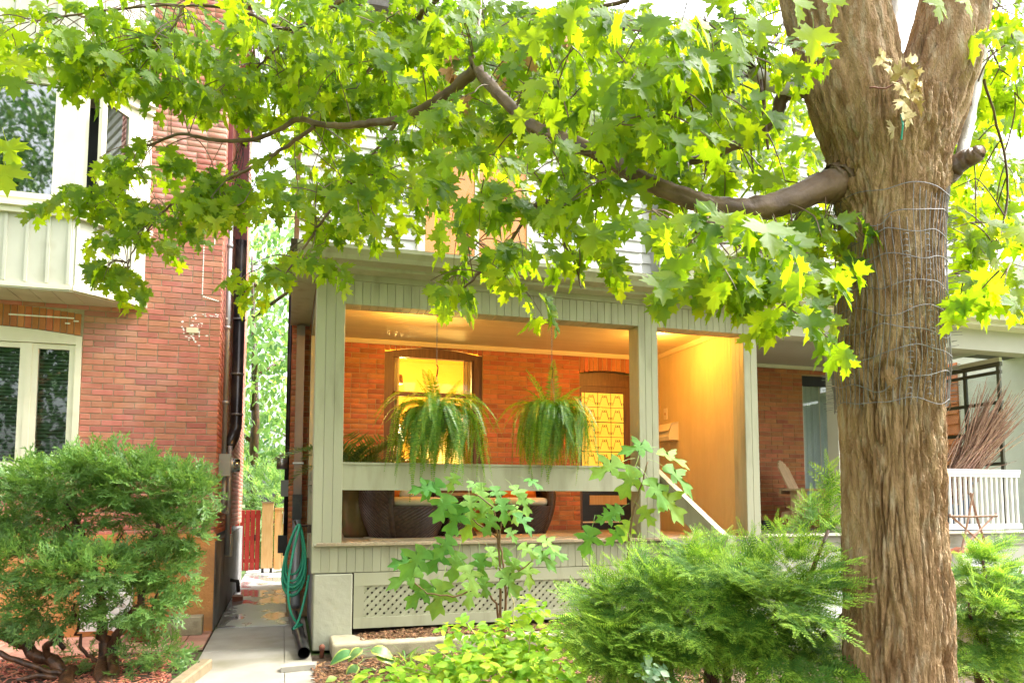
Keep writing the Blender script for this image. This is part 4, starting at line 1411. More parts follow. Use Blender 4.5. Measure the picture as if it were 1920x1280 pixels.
MB().box(-0.44, -0.20, 15.81, 16.01, 1.40, 1.43).build('cap', 'timber_wet', gpst)
for x in (-0.42, -0.26):
    MB().box(x, x + 0.05, 15.83, 15.99, 0.0, 0.10).build('foot', 'wood_black', gpst)
nt = thing('notice', 'small white notice with red heading on the cedar gate', 'sign', (0.16, 15.865, 1.1))
MB().box(-0.02, 0.34, 15.868, 15.872, 0.98, 1.22).build('sheet', 'sign_white', nt)
for k, (x0_, x1_, z_, h_, m_) in enumerate(((0.06, 0.24, 1.185, 0.008, 'sign_grey'), (0.03, 0.19, 1.13, 0.032, 'sign_red'), (0.22, 0.28, 1.13, 0.02, 'sign_grey'), (0.03, 0.12, 1.075, 0.012, 'sign_grey'), (0.13, 0.28, 1.07, 0.022, 'sign_red'), (0.06, 0.25, 1.02, 0.012, 'sign_grey'))):
    MB().box(x0_, x1_, 15.866, 15.8675, z_ - h_ / 2, z_ + h_ / 2).build('print_line', m_, nt)

# ================================================================== THINGS ON AND BY THE PORCH
# wicker chairs
def wicker_weave(mb, surf, nu, nv, amp):
    """Grid surface with strands going over and under each other as real relief."""
    for j in range(nv + 1):
        for i in range(nu + 1):
            p, nrm = surf(i / nu, j / nv)
            s = ((i // 1) + (j // 1)) % 2
            mb.v.append(tuple(p + nrm * (amp if s else -amp)))
    base = len(mb.v) - (nu + 1) * (nv + 1)
    for j in range(nv):
        for i in range(nu):
            a = base + j * (nu + 1) + i
            mb.f.append((a, a + 1, a + nu + 2, a + nu + 1))
            mb.m.append(0)


def barrel_chair(label, loc, rz, W=0.43, D=0.42, Hh=0.72, orange=True):
    t = thing('wicker_chair', label, 'chair', loc, rz, 'wicker tub chairs on the porch')
    def rad(z):
        return 0.80 + 0.26 * math.sin(min(1, z / 0.55) * math.pi * 0.62) - 0.04 * max(0, z - 0.5)
    def hgt(a):      # a=0 at the back; lower towards the front
        return Hh - 0.16 * max(0, (abs(a) - 1.1) / 1.2) ** 1.3
    def shell(u, v, off=0.0):
        a = (u * 2 - 1) * 1.85
        z = v * hgt(a)
        r_ = rad(z) + off
        p = Vector((W * r_ * math.sin(a), D * r_ * math.cos(a), z))
        nrm = Vector((math.sin(a), math.cos(a), 0)) * (1 if off == 0 else -1)
        return p, nrm
    mb = MB()
    wicker_weave(mb, lambda u, v: shell(u, v), 64, 34, 0.004)
    mb.build('back_shell', 'wicker', t)
    mi = MB()
    wicker_weave(mi, lambda u, v: shell(1 - u, v, -0.16), 40, 20, 0.003)
    mi.build('inner_shell', 'wicker', t)
    rim = []
    for i in range(41):
        p, _ = shell(i / 40, 1.0, -0.08)
        rim.append(p)
    MB().tube(rim, 0.042, 8).build('rim', 'wicker', t, True)
    for s in (0, 1):
        e = [shell(s, v / 8, -0.08)[0] for v in range(9)]
        MB().tube(e, 0.045, 8).build('arm_front', 'wicker', t, True)
    fr_ = MB()
    def front(u, v):
        a = (u * 2 - 1) * 1.29 + math.pi
        r_ = rad(v * 0.34) - 0.03
        return Vector((-W * r_ * math.sin(a), D * r_ * math.cos(a), v * 0.34)), Vector((0, -1, 0))
    wicker_weave(fr_, front, 36, 18, 0.004)
    fr_.build('apron', 'wicker', t)
    cu_ = MB()
    prof = [(0.0, 0.335), (0.36, 0.335), (0.40, 0.36), (0.41, 0.39), (0.39, 0.425), (0.34, 0.44), (0.0, 0.445)]
    cu_.lathe(prof, 0, -0.03, 28)
    cu_.build('seat_cushion', 'cushion_cream', t, True)
    return t


def pillow(name, label, cat, loc, rot, m, s=0.4, th=0.13):
    n = 14
    mb = MB()
    for side_ in (1, -1):
        base = len(mb.v)
        for j in range(n + 1):
            for i in range(n + 1):
                u, v = i / n * 2 - 1, j / n * 2 - 1
                e = max(0, (1 - u ** 4) * (1 - v ** 4)) ** 0.5
                pin = 1 - 0.08 * (1 - abs(u)) * 0 - 0.07 * (1 - u * u) * (abs(v) ** 3) - 0.0
                mb.v.append((u * s / 2 * (1 - 0.07 * (1 - v * v)), side_ * th / 2 * e, v * s / 2 * (1 - 0.07 * (1 - u * u))))
        for j in range(n):
            for i in range(n):
                a = base + j * (n + 1) + i
                q = (a, a + 1, a + n + 2, a + n + 1)
                mb.f.append(q if side_ < 0 else q[::-1])
                mb.m.append(0)
    o = mb.build(name, m, None, True)
    o.location = loc
    o.rotation_euler = rot
    return tag(o, label, cat)


barrel_chair('wicker tub chair nearest the planter with its back to the left', (1.30, 8.42, FZ + 0.01), R(48), 0.50, 0.47)
barrel_chair('wicker tub chair further right holding the bright orange cushion', (2.80, 8.95, FZ + 0.01), R(-22), 0.46, 0.45)
pillow('throw_cushion', 'orange throw cushion propped in the right wicker chair', 'cushion', (2.88, 9.08, FZ + 0.63), (R(-22), 0, R(-22)), 'cushion_orange', 0.44, 0.15)
pillow('throw_cushion', 'orange throw cushion half hidden in the left wicker chair', 'cushion', (1.13, 8.58, FZ + 0.63), (R(-20), 0, R(55)), 'cushion_orange', 0.42, 0.14)
pillow('throw_cushion', 'white throw cushion on the left wicker chair beside the shrub', 'cushion', (1.42, 8.70, FZ + 0.62), (R(-16), 0, R(20)), 'cushion_white', 0.36, 0.13)
tb = thing('wicker_table', 'small flared wicker table between the two tub chairs', 'table', (1.92, 8.50, FZ + 0.01), 0.0)
mb = MB()
def tsurf(u, v):
    a = u * 2 * math.pi
    r_ = 0.24 - 0.09 * math.sin(v * math.pi * 0.9) if v < 1 else 0.2
    return Vector((r_ * math.cos(a), r_ * math.sin(a), v * 0.42)), Vector((math.cos(a), math.sin(a), 0))
wicker_weave(mb, tsurf, 60, 22, 0.004)
mb.build('base', 'wicker', tb)
MB().lathe([(0.0, 0.46), (0.25, 0.46), (0.26, 0.45), (0.26, 0.42), (0.0, 0.42)], 0, 0, 28).build('table_top', 'wicker', tb, True)
rg = MB().box(0.85, 3.4, 7.75, 9.3, FZ + 0.0005, FZ + 0.009).build('rug', 'rug')
tag(rg, 'flat beige rug under the wicker seats on the porch floor', 'rug')
# planter with palm
pt_ = thing('potted_palm', 'green palm in tall brown glazed planter at the porch corner', 'plant', (0.80, 8.62, FZ))
MB().lathe([(0, 0.002), (0.15, 0.002), (0.17, 0.05), (0.21, 0.35), (0.225, 0.52), (0.25, 0.53), (0.25, 0.58), (0.22, 0.58), (0.20, 0.5), (0, 0.5)], 0.80, 8.62, 28, 0, FZ).build('planter', 'pot_glaze', pt_, True)
def strap_leaf(L, wdt, droop, n=8):
    V, F = [], []
    for i in range(n + 1):
        t = i / n
        a = droop * t * t
        y, z = L * t * math.cos(a * 0.7), L * t * (math.sin(0.9) - droop * 0.55 * t)
        w_ = wdt * math.sin(math.pi * min(1, 0.12 + t * 0.88)) ** 0.7
        V += [(-w_ / 2, y, z + 0.004), (0, y, z), (w_ / 2, y, z + 0.004)]
    for i in range(n):
        a = i * 3
        for k in (0, 1):
            F += [(a + k, a + k + 1, a + k + 4), (a + k, a + k + 4, a + k + 3)]
    return np.array(V, float), np.array(F, int)
def pinnate(L, npin, pl, curve, pw, rise=0.6, tip=0.35, up=0.25, fast=1.0):
    """Feather-shaped frond along +Y, arching over; returns triangles."""
    V, F = [], []
    def spine(t):
        a = rise - curve * t
        return Vector((0, 0, 0)) if t == 0 else None
    P = [Vector((0, 0, 0))]
    st_ = L / npin
    for i in range(npin):
        t = i / npin
        a = rise - curve * min(1.0, t * fast)
        P.append(P[-1] + Vector((0, math.cos(a), math.sin(a))) * st_)
    for i in range(npin):
        k = len(V)
        w_ = 0.0022 * (1 - i / npin) + 0.0006
        V += [(-w_, P[i].y, P[i].z), (w_, P[i].y, P[i].z), (w_, P[i + 1].y, P[i + 1].z), (-w_, P[i + 1].y, P[i + 1].z)]
        F += [(k, k + 1, k + 2), (k, k + 2, k + 3)]
    for i in range(1, npin):
        t = i / npin
        ln = pl * (math.sin(math.pi * min(1, 0.16 + 0.84 * t)) ** 0.8) * (1 - 0.25 * t) + pl * 0.05
        a = rise - curve * min(1.0, t * fast)
        d_ = Vector((0, math.cos(a), math.sin(a)))
        nr = Vector((0, -math.sin(a), math.cos(a)))
        for s in (-1, 1):
            j = random.uniform(-0.12, 0.12)
            e = P[i] + Vector((s, 0, 0)) * ln + d_ * ln * (tip + j) + nr * ln * (up + j)
            q = P[i] + (e - P[i]) * 0.45
            k = len(V)
            V += [tuple(P[i]), tuple(q - d_ * pw / 2), tuple(e), tuple(q + d_ * pw / 2)]
            F += [(k, k + 1, k + 2), (k, k + 2, k + 3)] if s > 0 else [(k, k + 2, k + 1), (k, k + 3, k + 2)]
    return np.array(V, float), np.array(F, int)
palm = [pinnate(0.75, 26, 0.20, 1.7, 0.022, 1.25, 0.7), pinnate(0.62, 24, 0.17, 1.4, 0.02, 1.35, 0.7), pinnate(0.8, 26, 0.2, 2.1, 0.022, 1.2, 0.75)]
frs = []
for i in range(18):
    a = i * 2.4 + random.uniform(-0.2, 0.2)
    s = random.uniform(1.2, 1.7)
    frs.append(Matrix.Translation((0.80 + 0.03 * math.cos(a), 8.62 + 0.03 * math.sin(a), FZ + 0.5)) @ Matrix.Rotation(a, 4, 'Z') @ Matrix.Rotation(random.uniform(-0.2, 0.3), 4, 'X') @ Matrix.Diagonal((s, s, s, 1)))
scatter('frond', tmesh('frond', palm, 'palm_leaf'), frs, pt_)

# hanging ferns
fern_t = [pinnate(1.1, 50, 0.066, 2.45, 0.017, 0.95, 0.12, 0.2, 2.0), pinnate(1.0, 46, 0.064, 2.75, 0.017, 1.25, 0.12, 0.2, 2.0), pinnate(1.12, 50, 0.07, 2.1, 0.0175, 0.6, 0.12, 0.2, 2.0), pinnate(0.8, 40, 0.064, 1.8, 0.017, 0.3, 0.12, 0.2, 2.6), pinnate(0.9, 42, 0.066, 2.0, 0.017, 1.1, 0.12, 0.2, 1.4), pinnate(1.15, 52, 0.066, 2.3, 0.017, 0.75, 0.12, 0.2, 2.6)]
fern_up = [pinnate(0.48, 30, 0.075, 0.35, 0.015, 1.35, 0.25), pinnate(0.42, 28, 0.07, 0.7, 0.015, 1.2, 0.25)]
fern_m = tmesh('frond', fern_t, 'fern_leaf')
fern_um = tmesh('frond', fern_up, 'fern_leaf')
def fern(label, x, y, z, zt, seed, scl, nup):
    rnd_ = random.Random(seed)
    t = thing('hanging_fern', label, 'fern', (x, y, z), None, 'ferns hung from the porch beam')
    MB().lathe([(0, -0.16), (0.10, -0.16), (0.135, 0.0), (0.145, 0.0), (0.145, 0.02), (0.12, 0.02), (0.0, 0.0)], x, y, 20, 0, z).build('basket', 'wood_black', t, True)
    for k in range(3):
        a = k * 2.094 + 0.5
        MB().tube([(x + 0.13 * math.cos(a), y + 0.13 * math.sin(a), z), (x, y, z + 0.42)], 0.0022, 5).build('hanger_wire', 'wire', t)
    MB().tube([(x, y, z + 0.42), (x + 0.008, y, z + 0.47), (x + 0.014, y, z + 0.52), (x, y, z + 0.55)], 0.007, 6).build('hook', 'iron', t)
    lk = MB()
    ring = []
    for i in range(9):
        a = 2 * math.pi * i / 8
        ring.append((0.007 * math.cos(a), 0, 0.017 * math.sin(a)))
    lmesh = MB().tube(ring, 0.0022, 4, False).mesh('chain_link', 'wire')
    zz = z + 0.565
    k = 0
    while zz < zt:
        o = bpy.data.objects.new('chain_link', lmesh)
        link(o, t)
        o.location = (x, y, zz)
        o.rotation_euler = (0, 0, R(90) * (k % 2) + 0.3)
        zz += 0.029
        k += 1
    fr_ = []
    N = 165
    for i in range(N):
        a = i * 2.39996 + rnd_.uniform(-0.2, 0.2)
        s = scl * rnd_.uniform(0.6, 1.1)
        fr_.append(Matrix.Translation((x + 0.05 * math.sin(-a), y + 0.05 * math.cos(a), z + 0.0 + rnd_.uniform(-0.02, 0.05))) @ Matrix.Rotation(a, 4, 'Z') @ Matrix.Rotation(rnd_.uniform(-0.25, 0.2), 4, 'X') @ Matrix.Rotation(rnd_.uniform(-0.25, 0.25), 4, 'Y') @ Matrix.Diagonal((s, s, s, 1)))
    scatter('frond', fern_m, fr_, t)
    fr_ = []
    for i in range(nup):
        a = i * 1.9 + rnd_.uniform(-0.3, 0.3) + seed
        s = rnd_.uniform(0.8, 1.35)
        fr_.append(Matrix.Translation((x + 0.04 * math.sin(-a), y + 0.04 * math.cos(a), z + 0.03)) @ Matrix.Rotation(a, 4, 'Z') @ Matrix.Rotation(rnd_.uniform(-0.25, 0.1), 4, 'X') @ Matrix.Diagonal((s, s, s, 1)))
    scatter('frond', fern_um, fr_, t)
    return t
fern('hanging fern in front of the lit window, the wider one', 1.50, 7.62, 2.32, BZ, 3, 0.98, 7)
fern('hanging fern between the lit window and the front door', 2.79, 7.62, 2.36, BZ, 8, 0.86, 7)

# letter box and plate on the party wall
lb = thing('letter_box', 'cream wall letter box on the warm lit party wall', 'letter box', (5.19, 9.3, 2.3))
MB().prism([(5.192, 2.28), (5.05, 2.28), (5.04, 2.33), (5.09, 2.50), (5.192, 2.52)], 9.10, 9.52).build('body', 'mailbox_paint', lb)
MB().prism([(5.192, 2.522), (5.085, 2.503), (5.03, 2.40), (5.026, 2.41), (5.082, 2.515), (5.192, 2.535)], 9.09, 9.53).build('lid', 'mailbox_paint', lb)
pq = thing('number_plaque', 'small square plaque above the wall letter box', 'plaque', (5.19, 9.45, 2.66))
MB().box(5.18, 5.192, 9.40, 9.49, 2.60, 2.76).build('plate', 'mailbox_paint', pq)
MB().lathe([(0.0, 0), (0.02, 0), (0.02, 0.004), (0, 0.004)], 0, 0, 14).build('emblem', 'wood_cedar', pq).matrix_basis = Matrix.Translation((5.176, 9.445, 2.68)) @ Matrix.Rotation(R(90), 4, 'Y')

# adirondack chairs
def adirondack(label, loc, rz):
    t = thing('adirondack_chair', label, 'chair', loc, rz, 'adirondack chairs on the neighbouring porch')
    th_ = R(24)
    for i in range(7):
        u = (i - 3) * 0.078
        ln = 0.78 - 0.012 * (i - 3) ** 2
        o = piece('back_slat', 'wood_teak', t, 0.072, 0.02, ln, (u, 0.18 + math.sin(th_) * ln / 2, 0.30 + math.cos(th_) * ln / 2), b=0.004)
        o.rotation_euler = (-th_, 0, 0)
    for i in range(6):
        y = -0.32 + i * 0.085
        o = piece('seat_slat', 'wood_teak', t, 0.52, 0.02, 0.078, (0, y, 0.385 - i * 0.012), b=0.004, face='z')
    for s in (-1, 1):
        MB().box(s * 0.32 - 0.07, s * 0.32 + 0.07, -0.42, 0.35, 0.565, 0.59).build('arm', 'wood_teak', t)
        MB().box(s * 0.285 - 0.012, s * 0.285 + 0.012, -0.36, -0.26, 0.0, 0.565).build('leg', 'wood_teak', t)
        MB().box(s * 0.285 - 0.012, s * 0.285 + 0.012, 0.18, 0.27, 0.0, 0.565).build('leg', 'wood_teak', t)
        MB().prism([(-0.40, 0.38), (0.40, 0.26), (0.42, 0.16), (-0.38, 0.28)], s * 0.26 - 0.012, s * 0.26 + 0.012, 'x').build('seat_rail', 'wood_teak', t)
        MB().prism([(-0.26, 0.56), (-0.12, 0.56), (-0.25, 0.40)], s * 0.305 - 0.01, s * 0.305 + 0.01, 'x').build('bracket', 'wood_teak', t)
    MB().box(-0.29, 0.29, 0.40, 0.425, 0.52, 0.60).build('back_rail', 'wood_teak', t)
    return t
adirondack('light wood adirondack chair against the neighbour brick wall', (7.30, 8.95, FZ - 0.008), R(38))
adirondack('second adirondack chair mostly hidden behind the maple trunk', (8.25, 9.15, FZ - 0.008), R(-30))
br = thing('broom', 'broom with wooden handle leaning beside the neighbour brick wall', 'broom', (6.62, 9.4, FZ))
MB().tube([(6.70, 9.35, FZ + 0.12), (6.52, 9.66, FZ + 1.0)], 0.013, 8).build('handle', 'wood_cedar', br, True)
MB().prism([(6.60, FZ), (6.84, FZ), (6.75, FZ + 0.13), (6.67, FZ + 0.13)], 9.28, 9.36).build('bristles', 'pipe_black', br)
sw = thing('door_bell', 'small grey bell box on the neighbour brick wall', 'bell', (6.42, 9.76, 2.3))
MB().box(6.50, 6.59, 9.735, 9.769, 2.24, 2.42).build('case', 'pipe_grey', sw)
MB().box(6.53, 6.56, 9.73, 9.735, 2.31, 2.34).build('button', 'cushion_white', sw)

# twig bundle, bin, star
tw = thing('twig_bundle', 'bundle of thin brown twigs leaning on the white railing', 'twigs', (8.75, 7.95, FZ))
tf = []
mbt = MB()
for i in range(280):
    a = Vector((8.60 + random.gauss(0, 0.11), 7.90 + random.gauss(0, 0.06), FZ + 0.35 + random.uniform(0, 0.35)))
    b = Vector((9.34 + random.gauss(0, 0.16), 7.72 + random.gauss(0, 0.12), 2.66 + random.gauss(0, 0.2)))
    m_ = (a + b) / 2 + rv(0.05)
    mbt.tube([a, m_, b], [0.009, 0.007, 0.003], 4, False)
to_ = mbt.build('twigs', 'twig', tw)
to_['kind'] = 'stuff'
MB().tube([(8.64, 7.85, FZ + 0.75), (8.8, 7.80, FZ + 0.78), (8.95, 7.9, FZ + 0.76), (8.8, 8.02, FZ + 0.75), (8.64, 7.85, FZ + 0.75)], 0.012, 6).build('tie', 'twig', tw)
bn = thing('bin', 'blue grey lidded bin behind the white railing', 'bin', (9.15, 8.35, FZ))
MB().prism([(8.93, FZ), (9.33, FZ), (9.37, FZ + 0.80), (8.88, FZ + 0.80)], 8.18, 8.55).build('tub', 'bin_blue', bn)
MB().prism([(8.84, FZ + 0.801), (9.385, FZ + 0.801), (9.38, FZ + 0.84), (9.25, FZ + 0.88), (8.98, FZ + 0.88), (8.85, FZ + 0.84)], 8.14, 8.59).build('lid', 'bin_blue', bn)
sg = thing('twig_star', 'five pointed star of twigs in front of the white railing', 'ornament', (8.2, 7.2, 0.95))
c0 = at(1823, 985, Y=7.2)
P5 = [c0 + Vector((0.36 * math.sin(2 * math.pi * k / 5), 0, 0.36 * math.cos(2 * math.pi * k / 5))) for k in range(5)]
for k in range(5):
    a, b = P5[k], P5[(k + 2) % 5]
    d_ = (b - a) * 0.06
    for q in range(2):
        e = Vector((0, -0.012 * q - 0.006 * k, 0.012 * q))
        MB().tube([a - d_ + e, (a + b) / 2 + e + rv(0.008), b + d_ + e], [0.011, 0.010, 0.008], 6).build('stick', 'twig', sg)
MB().box(c0.x - 0.25, c0.x + 0.05, 7.15, 7.32, 0.0, c0.z - 0.33).build('pedestal', 'render_white', sg)
MB().prism([(c0.x - 0.32, c0.z - 0.33), (c0.x + 0.12, c0.z - 0.33), (c0.x - 0.1, c0.z - 0.27)], 7.12, 7.36).build('pedestal_cap', 'terracotta', sg)
# garden steps at the far right
for k in range(4):
    o = MB().box(5.9, 9.5, 5.6 - 0.5 * k, 6.15 - 0.5 * k, -0.02, 0.62 - 0.16 * k).build('garden_step', 'stone_cap')
    tag(o, ['top', 'second', 'third', 'lowest'][k] + ' stone garden step behind the maple trunk', 'step', 'stone steps right of the trunk')

# hose on its hook
hs_ = thing('garden_hose', 'green garden hose coiled in loops on the porch side', 'hose', (0.15, 7.85, 0.1))
rnd_ = random.Random(4)
pts = []
loops = [(0.62, 0.15), (0.56, 0.12), (0.70, 0.16), (0.60, 0.13), (0.66, 0.155), (0.50, 0.11), (0.64, 0.14), (0.72, 0.15)]
for k, (ln, hw) in enumerate(loops):
    for i in range(20):
        t = i / 20 * 2 * math.pi
        z = 1.20 - ln * (1 - math.cos(t)) / 2
        wv = hw * math.sin(t) * (0.35 + 0.65 * (1 - math.cos(t)) / 2)
        pts.append((0.16 - 0.02 + wv * 0.95 - 0.05 * (1 - math.cos(t)) / 2, 7.74 + 0.014 * k + 0.05 * math.sin(t * 0.5), z))
for i in range(14):
    t = i / 13 * math.pi * 1.15
    pts.append((0.15 + 0.10 * math.sin(t + math.pi) + 0.0, 7.70 - 0.06 * math.sin(t), 1.20 - 0.98 * math.sin(t / 1.15 / 2)))
for i in range(8):
    pts.append((0.10 + 0.15 * (i / 7), 7.62 + 0.02 * i, 0.22 - 0.02 + 0.5 * (i / 7) ** 2))
MB().tube(pts, 0.0125, 8).build('coil', 'hose_green', hs_, True)
MB().box(0.225, 0.262, 7.66, 7.90, 1.12, 1.20).build('bracket', 'iron', hs_)
MB().tube([(0.235, 7.8, 1.19), (0.12, 7.8, 1.19), (0.10, 7.8, 1.24)], 0.012, 8).build('hook', 'iron', hs_)
# black pipe on the ground
dpn = thing('drain_pipe', 'black round drain pipe lying on the walk beside the pier', 'pipe', (0.18, 8.0, 0.0))
dmb = MB()
a, b = Vector((0.13, 9.2, 0.11)), Vector((0.20, 7.12, 0.062))
dmb.tube([a, (a + b) / 2, b], 0.055, 18, False)
dmb.tube([b, (a + b) / 2, a], 0.048, 18, False)
dmb.build('pipe', 'pipe_black', dpn, True)
for t in (0.42, 0.47):
    MB().tube([a + (b - a) * t, a + (b - a) * (t + 0.02)], 0.060, 18).build('collar', 'pipe_black', dpn, True)
fs = MB().prism([(0.0, 6.72), (0.28, 6.75), (0.30, 6.88), (0.10, 6.92), (0.0, 6.85)], 0.002, 0.045, 'z').build('flagstone', 'concrete')
fs.location = (0.0, -0.08, 0)
tag(fs, 'flat grey stone lying below the black drain pipe mouth', 'stone')
# kerb stone round the narrow bed
kb = thing('stone_kerb', 'worn stone kerb edging the mulch strip below the lattice', 'kerb', (2.4, 7.1, 0))
MB().prism([(0.44, 7.32), (0.44, 6.98), (4.1, 6.86), (4.1, 7.04), (0.80, 7.16), (0.66, 7.47), (0.44, 7.47)], 0.0, 0.15, 'z').build('kerb', 'stone_cap', kb)
bv = kb.children[0].modifiers.new('bevel', 'BEVEL')
bv.width = 0.025
bv.segments = 3
rs = MB().lathe([(0.0, 0.0), (0.022, 0), (0.018, 0.06), (0.026, 0.07), (0.028, 0.10), (0.018, 0.115), (0.0, 0.12)], 0.36, 7.18, 14, 0, 0.0).build('pipe_stub', 'rust', None, True)
tag(rs, 'rusty capped pipe stub standing at the pier foot', 'pipe')
# block, flower pot, timbers
bk = MB().box(-1.17, -0.82, 8.72, 8.90, 0.003, 0.20).build('concrete_block', 'stone_cap')
bv = bk.modifiers.new('bevel', 'BEVEL')
bv.width = 0.008
tag(bk, 'grey concrete block standing against the orange foundation', 'block')
fp = thing('flower_pot', 'dark terracotta pot on a saucer behind the juniper trunks', 'pot', (-1.38, 8.62, 0))
MB().lathe([(0, 0.035), (0.11, 0.035), (0.15, 0.22), (0.165, 0.22), (0.165, 0.27), (0.14, 0.27), (0.12, 0.2), (0, 0.2)], -1.38, 8.62, 24).build('pot', 'terracotta', fp, True)
MB().lathe([(0, 0.004), (0.15, 0.004), (0.185, 0.045), (0.175, 0.045), (0.14, 0.02), (0, 0.02)], -1.38, 8.62, 24).build('saucer', 'terracotta', fp, True)
for k, (a, b, lab) in enumerate((((-0.80, 6.2), (-0.66, 7.0), 'grey landscape timber edging the walk by the juniper'), ((-2.1, 6.35), (-1.55, 6.22), 'mossy landscape timber under the juniper at the lower left'))):
    o = MB()
    obox(o, a[0], a[1], b[0], b[1], 0.10, -0.02, 0.085)
    oo = o.build('landscape_timber', 'timber_wet')
    bv = oo.modifiers.new('bevel', 'BEVEL')
    bv.width = 0.012
    tag(oo, lab, 'timber')
# wood chips
def chips(name, label, n, xr, yr, zf, m):
    V = np.array([(-.5, -.5, 0), (.5, -.4, 0.1), (.45, .5, 0), (-.4, .45, -.1), (-.5, -.5, .18), (.5, -.4, .26), (.45, .5, .2), (-.4, .45, .1)], float)
    F = np.array([(4, 5, 6), (4, 6, 7), (0, 1, 5), (0, 5, 4), (1, 2, 6), (1, 6, 5), (2, 3, 7), (2, 7, 6), (3, 0, 4), (3, 4, 7)], int)
    fr_ = []
    for i in range(n):
        x, y = random.uniform(*xr), random.uniform(*yr)
        L = random.uniform(0.02, 0.075)
        fr_.append(Matrix.Translation((x, y, zf(x, y) + random.uniform(0, 0.018))) @ Matrix.Rotation(random.uniform(0, 6.28), 4, 'Z') @ Matrix.Rotation(random.gauss(0, 0.3), 4, 'X') @ Matrix.Rotation(random.gauss(0, 0.25), 4, 'Y') @ Matrix.Diagonal((L, random.uniform(0.006, 0.02), 0.02, 1)))
    o = join(name, [(V, F)], fr_, m)
    tag(o, label, 'mulch', None, 'stuff')
zb = lambda x, y: 0.017 + 0.035 * noise.noise(Vector((x * 1.3, y * 1.3, 2)))
chips('brown_mulch', 'brown bark mulch on the garden bed in front of the porch', 6500, (0.25, 3.4), (4.9, 6.95), zb, 'mulch_brown')
chips('lattice_mulch', 'brown needle mulch in the strip behind the stone kerb', 2600, (0.7, 4.0), (7.08, 7.5), lambda x, y: 0.145 + 0.02 * noise.noise(Vector((x * 3, y * 3, 1))), 'mulch_brown')
chips('red_mulch', 'reddish wood chips on the bed under the juniper', 6000, (-3.6, -0.84), (5.0, 7.7), lambda x, y: 0.022 + 0.03 * noise.noise(Vector((x * 1.3, y * 1.3, 5))), 'mulch_red')
structure('strip_bed', MB().box(0.68, 4.1, 7.06, 7.9, -0.02, 0.138), 'soil')

# ================================================================== SHRUBS AND GARDEN PLANTS
def branchy(root, m, base, tips, r0, name='branch', n=7, wob=0.06):
    for i, tp in enumerate(tips):
        b = Vector(base) + Vector((random.uniform(-0.05, 0.05), random.uniform(-0.05, 0.05), 0))
        tp = Vector(tp)
        pts, rs = [], []
        for k in range(9):
            t = k / 8
            p = b.lerp(tp, t) + Vector((0, 0, 0.12 * math.sin(t * math.pi) * (tp - b).length * 0.5))
            if 0 < k:
                p += rv(wob * 0.5)
            pts.append(p)
            rs.append(r0 * (1 - 0.75 * t))
        MB().tube(pts, rs, n).build(name, m, root, True)


def sprig_template(n, nl, wd, ang0, ang1, lift, seed, side=0):
    """Flat evergreen sprig of unit length: needles in two rows."""
    r_ = random.Random(seed)
    V, F, M_ = [], [], []
    def row(o, d_, L, n):
        x_ = Vector((d_.y, -d_.x, 0))
        k = len(V)
        w_ = 0.008
        e = o + d_ * L
        V.extend([tuple(o - x_ * w_), tuple(o + x_ * w_), tuple(e)])
        F.append((k, k + 1, k + 2))
        M_.append(0)
        for i in range(n):
            t = (i + 0.6) / n
            a = ang0 + (ang1 - ang0) * t ** 1.5
            ln = nl * (1 - 0.45 * t ** 2) * r_.uniform(0.85, 1.1)
            for s in (-1, 1):
                dn = (x_ * s * math.sin(a) + d_ * math.cos(a))
                up = Vector((0, 0, lift + r_.uniform(-0.15, 0.15)))
                b = o + d_ * (L * t)
                tip = b + (dn + up).normalized() * ln
                wv = d_ * wd
                k = len(V)
                md = b + (tip - b) * 0.5
                V.extend([tuple(b), tuple(md - wv), tuple(tip), tuple(md + wv)])
                F.extend([(k, k + 2, k + 1), (k, k + 3, k + 2)] if s < 0 else [(k, k + 1, k + 2), (k, k + 2, k + 3)])
                far = (o + d_ * (L * t)).length + abs((o + d_ * (L * t)).x) * 0.6
                M_.extend([1 if far > 0.52 else 0] * 2)
    row(Vector((0, 0, 0)), Vector((0, 1, 0)), 1.0, n)
    for q in range(side):
        s = 1 if q % 2 else -1
        o = Vector((0, 0.10 + 0.15 * q, 0))
        row(o, Vector((s * 0.72, 0.69, r_.uniform(-0.1, 0.1))).normalized(), (0.62 - 0.07 * q) * r_.uniform(0.85, 1.1), int(n * 0.55))
    return np.array(V, float), np.array(F, int), np.array(M_, int)


YEW = [sprig_template(16, 0.15, 0.021, 1.15, 0.4, 0.25, 1, 4), sprig_template(16, 0.155, 0.021, 1.1, 0.4, 0.18, 2, 3), sprig_template(15, 0.155, 0.022, 1.2, 0.5, 0.3, 3, 2), sprig_template(16, 0.15, 0.021, 1.15, 0.45, 0.2, 4, 4)]


def blob_points(c, rx, ry, rz, n, shell=0.55):
    out = []
    while len(out) < n:
        d_ = rv(1.0)
        l_ = d_.length
        if l_ > 1 or l_ < 0.05:
            continue
        if l_ < shell and random.random() > 0.3:
            continue
        out.append((Vector((c[0] + d_.x * rx, c[1] + d_.y * ry, c[2] + d_.z * rz)), d_ / l_, l_))
    return out


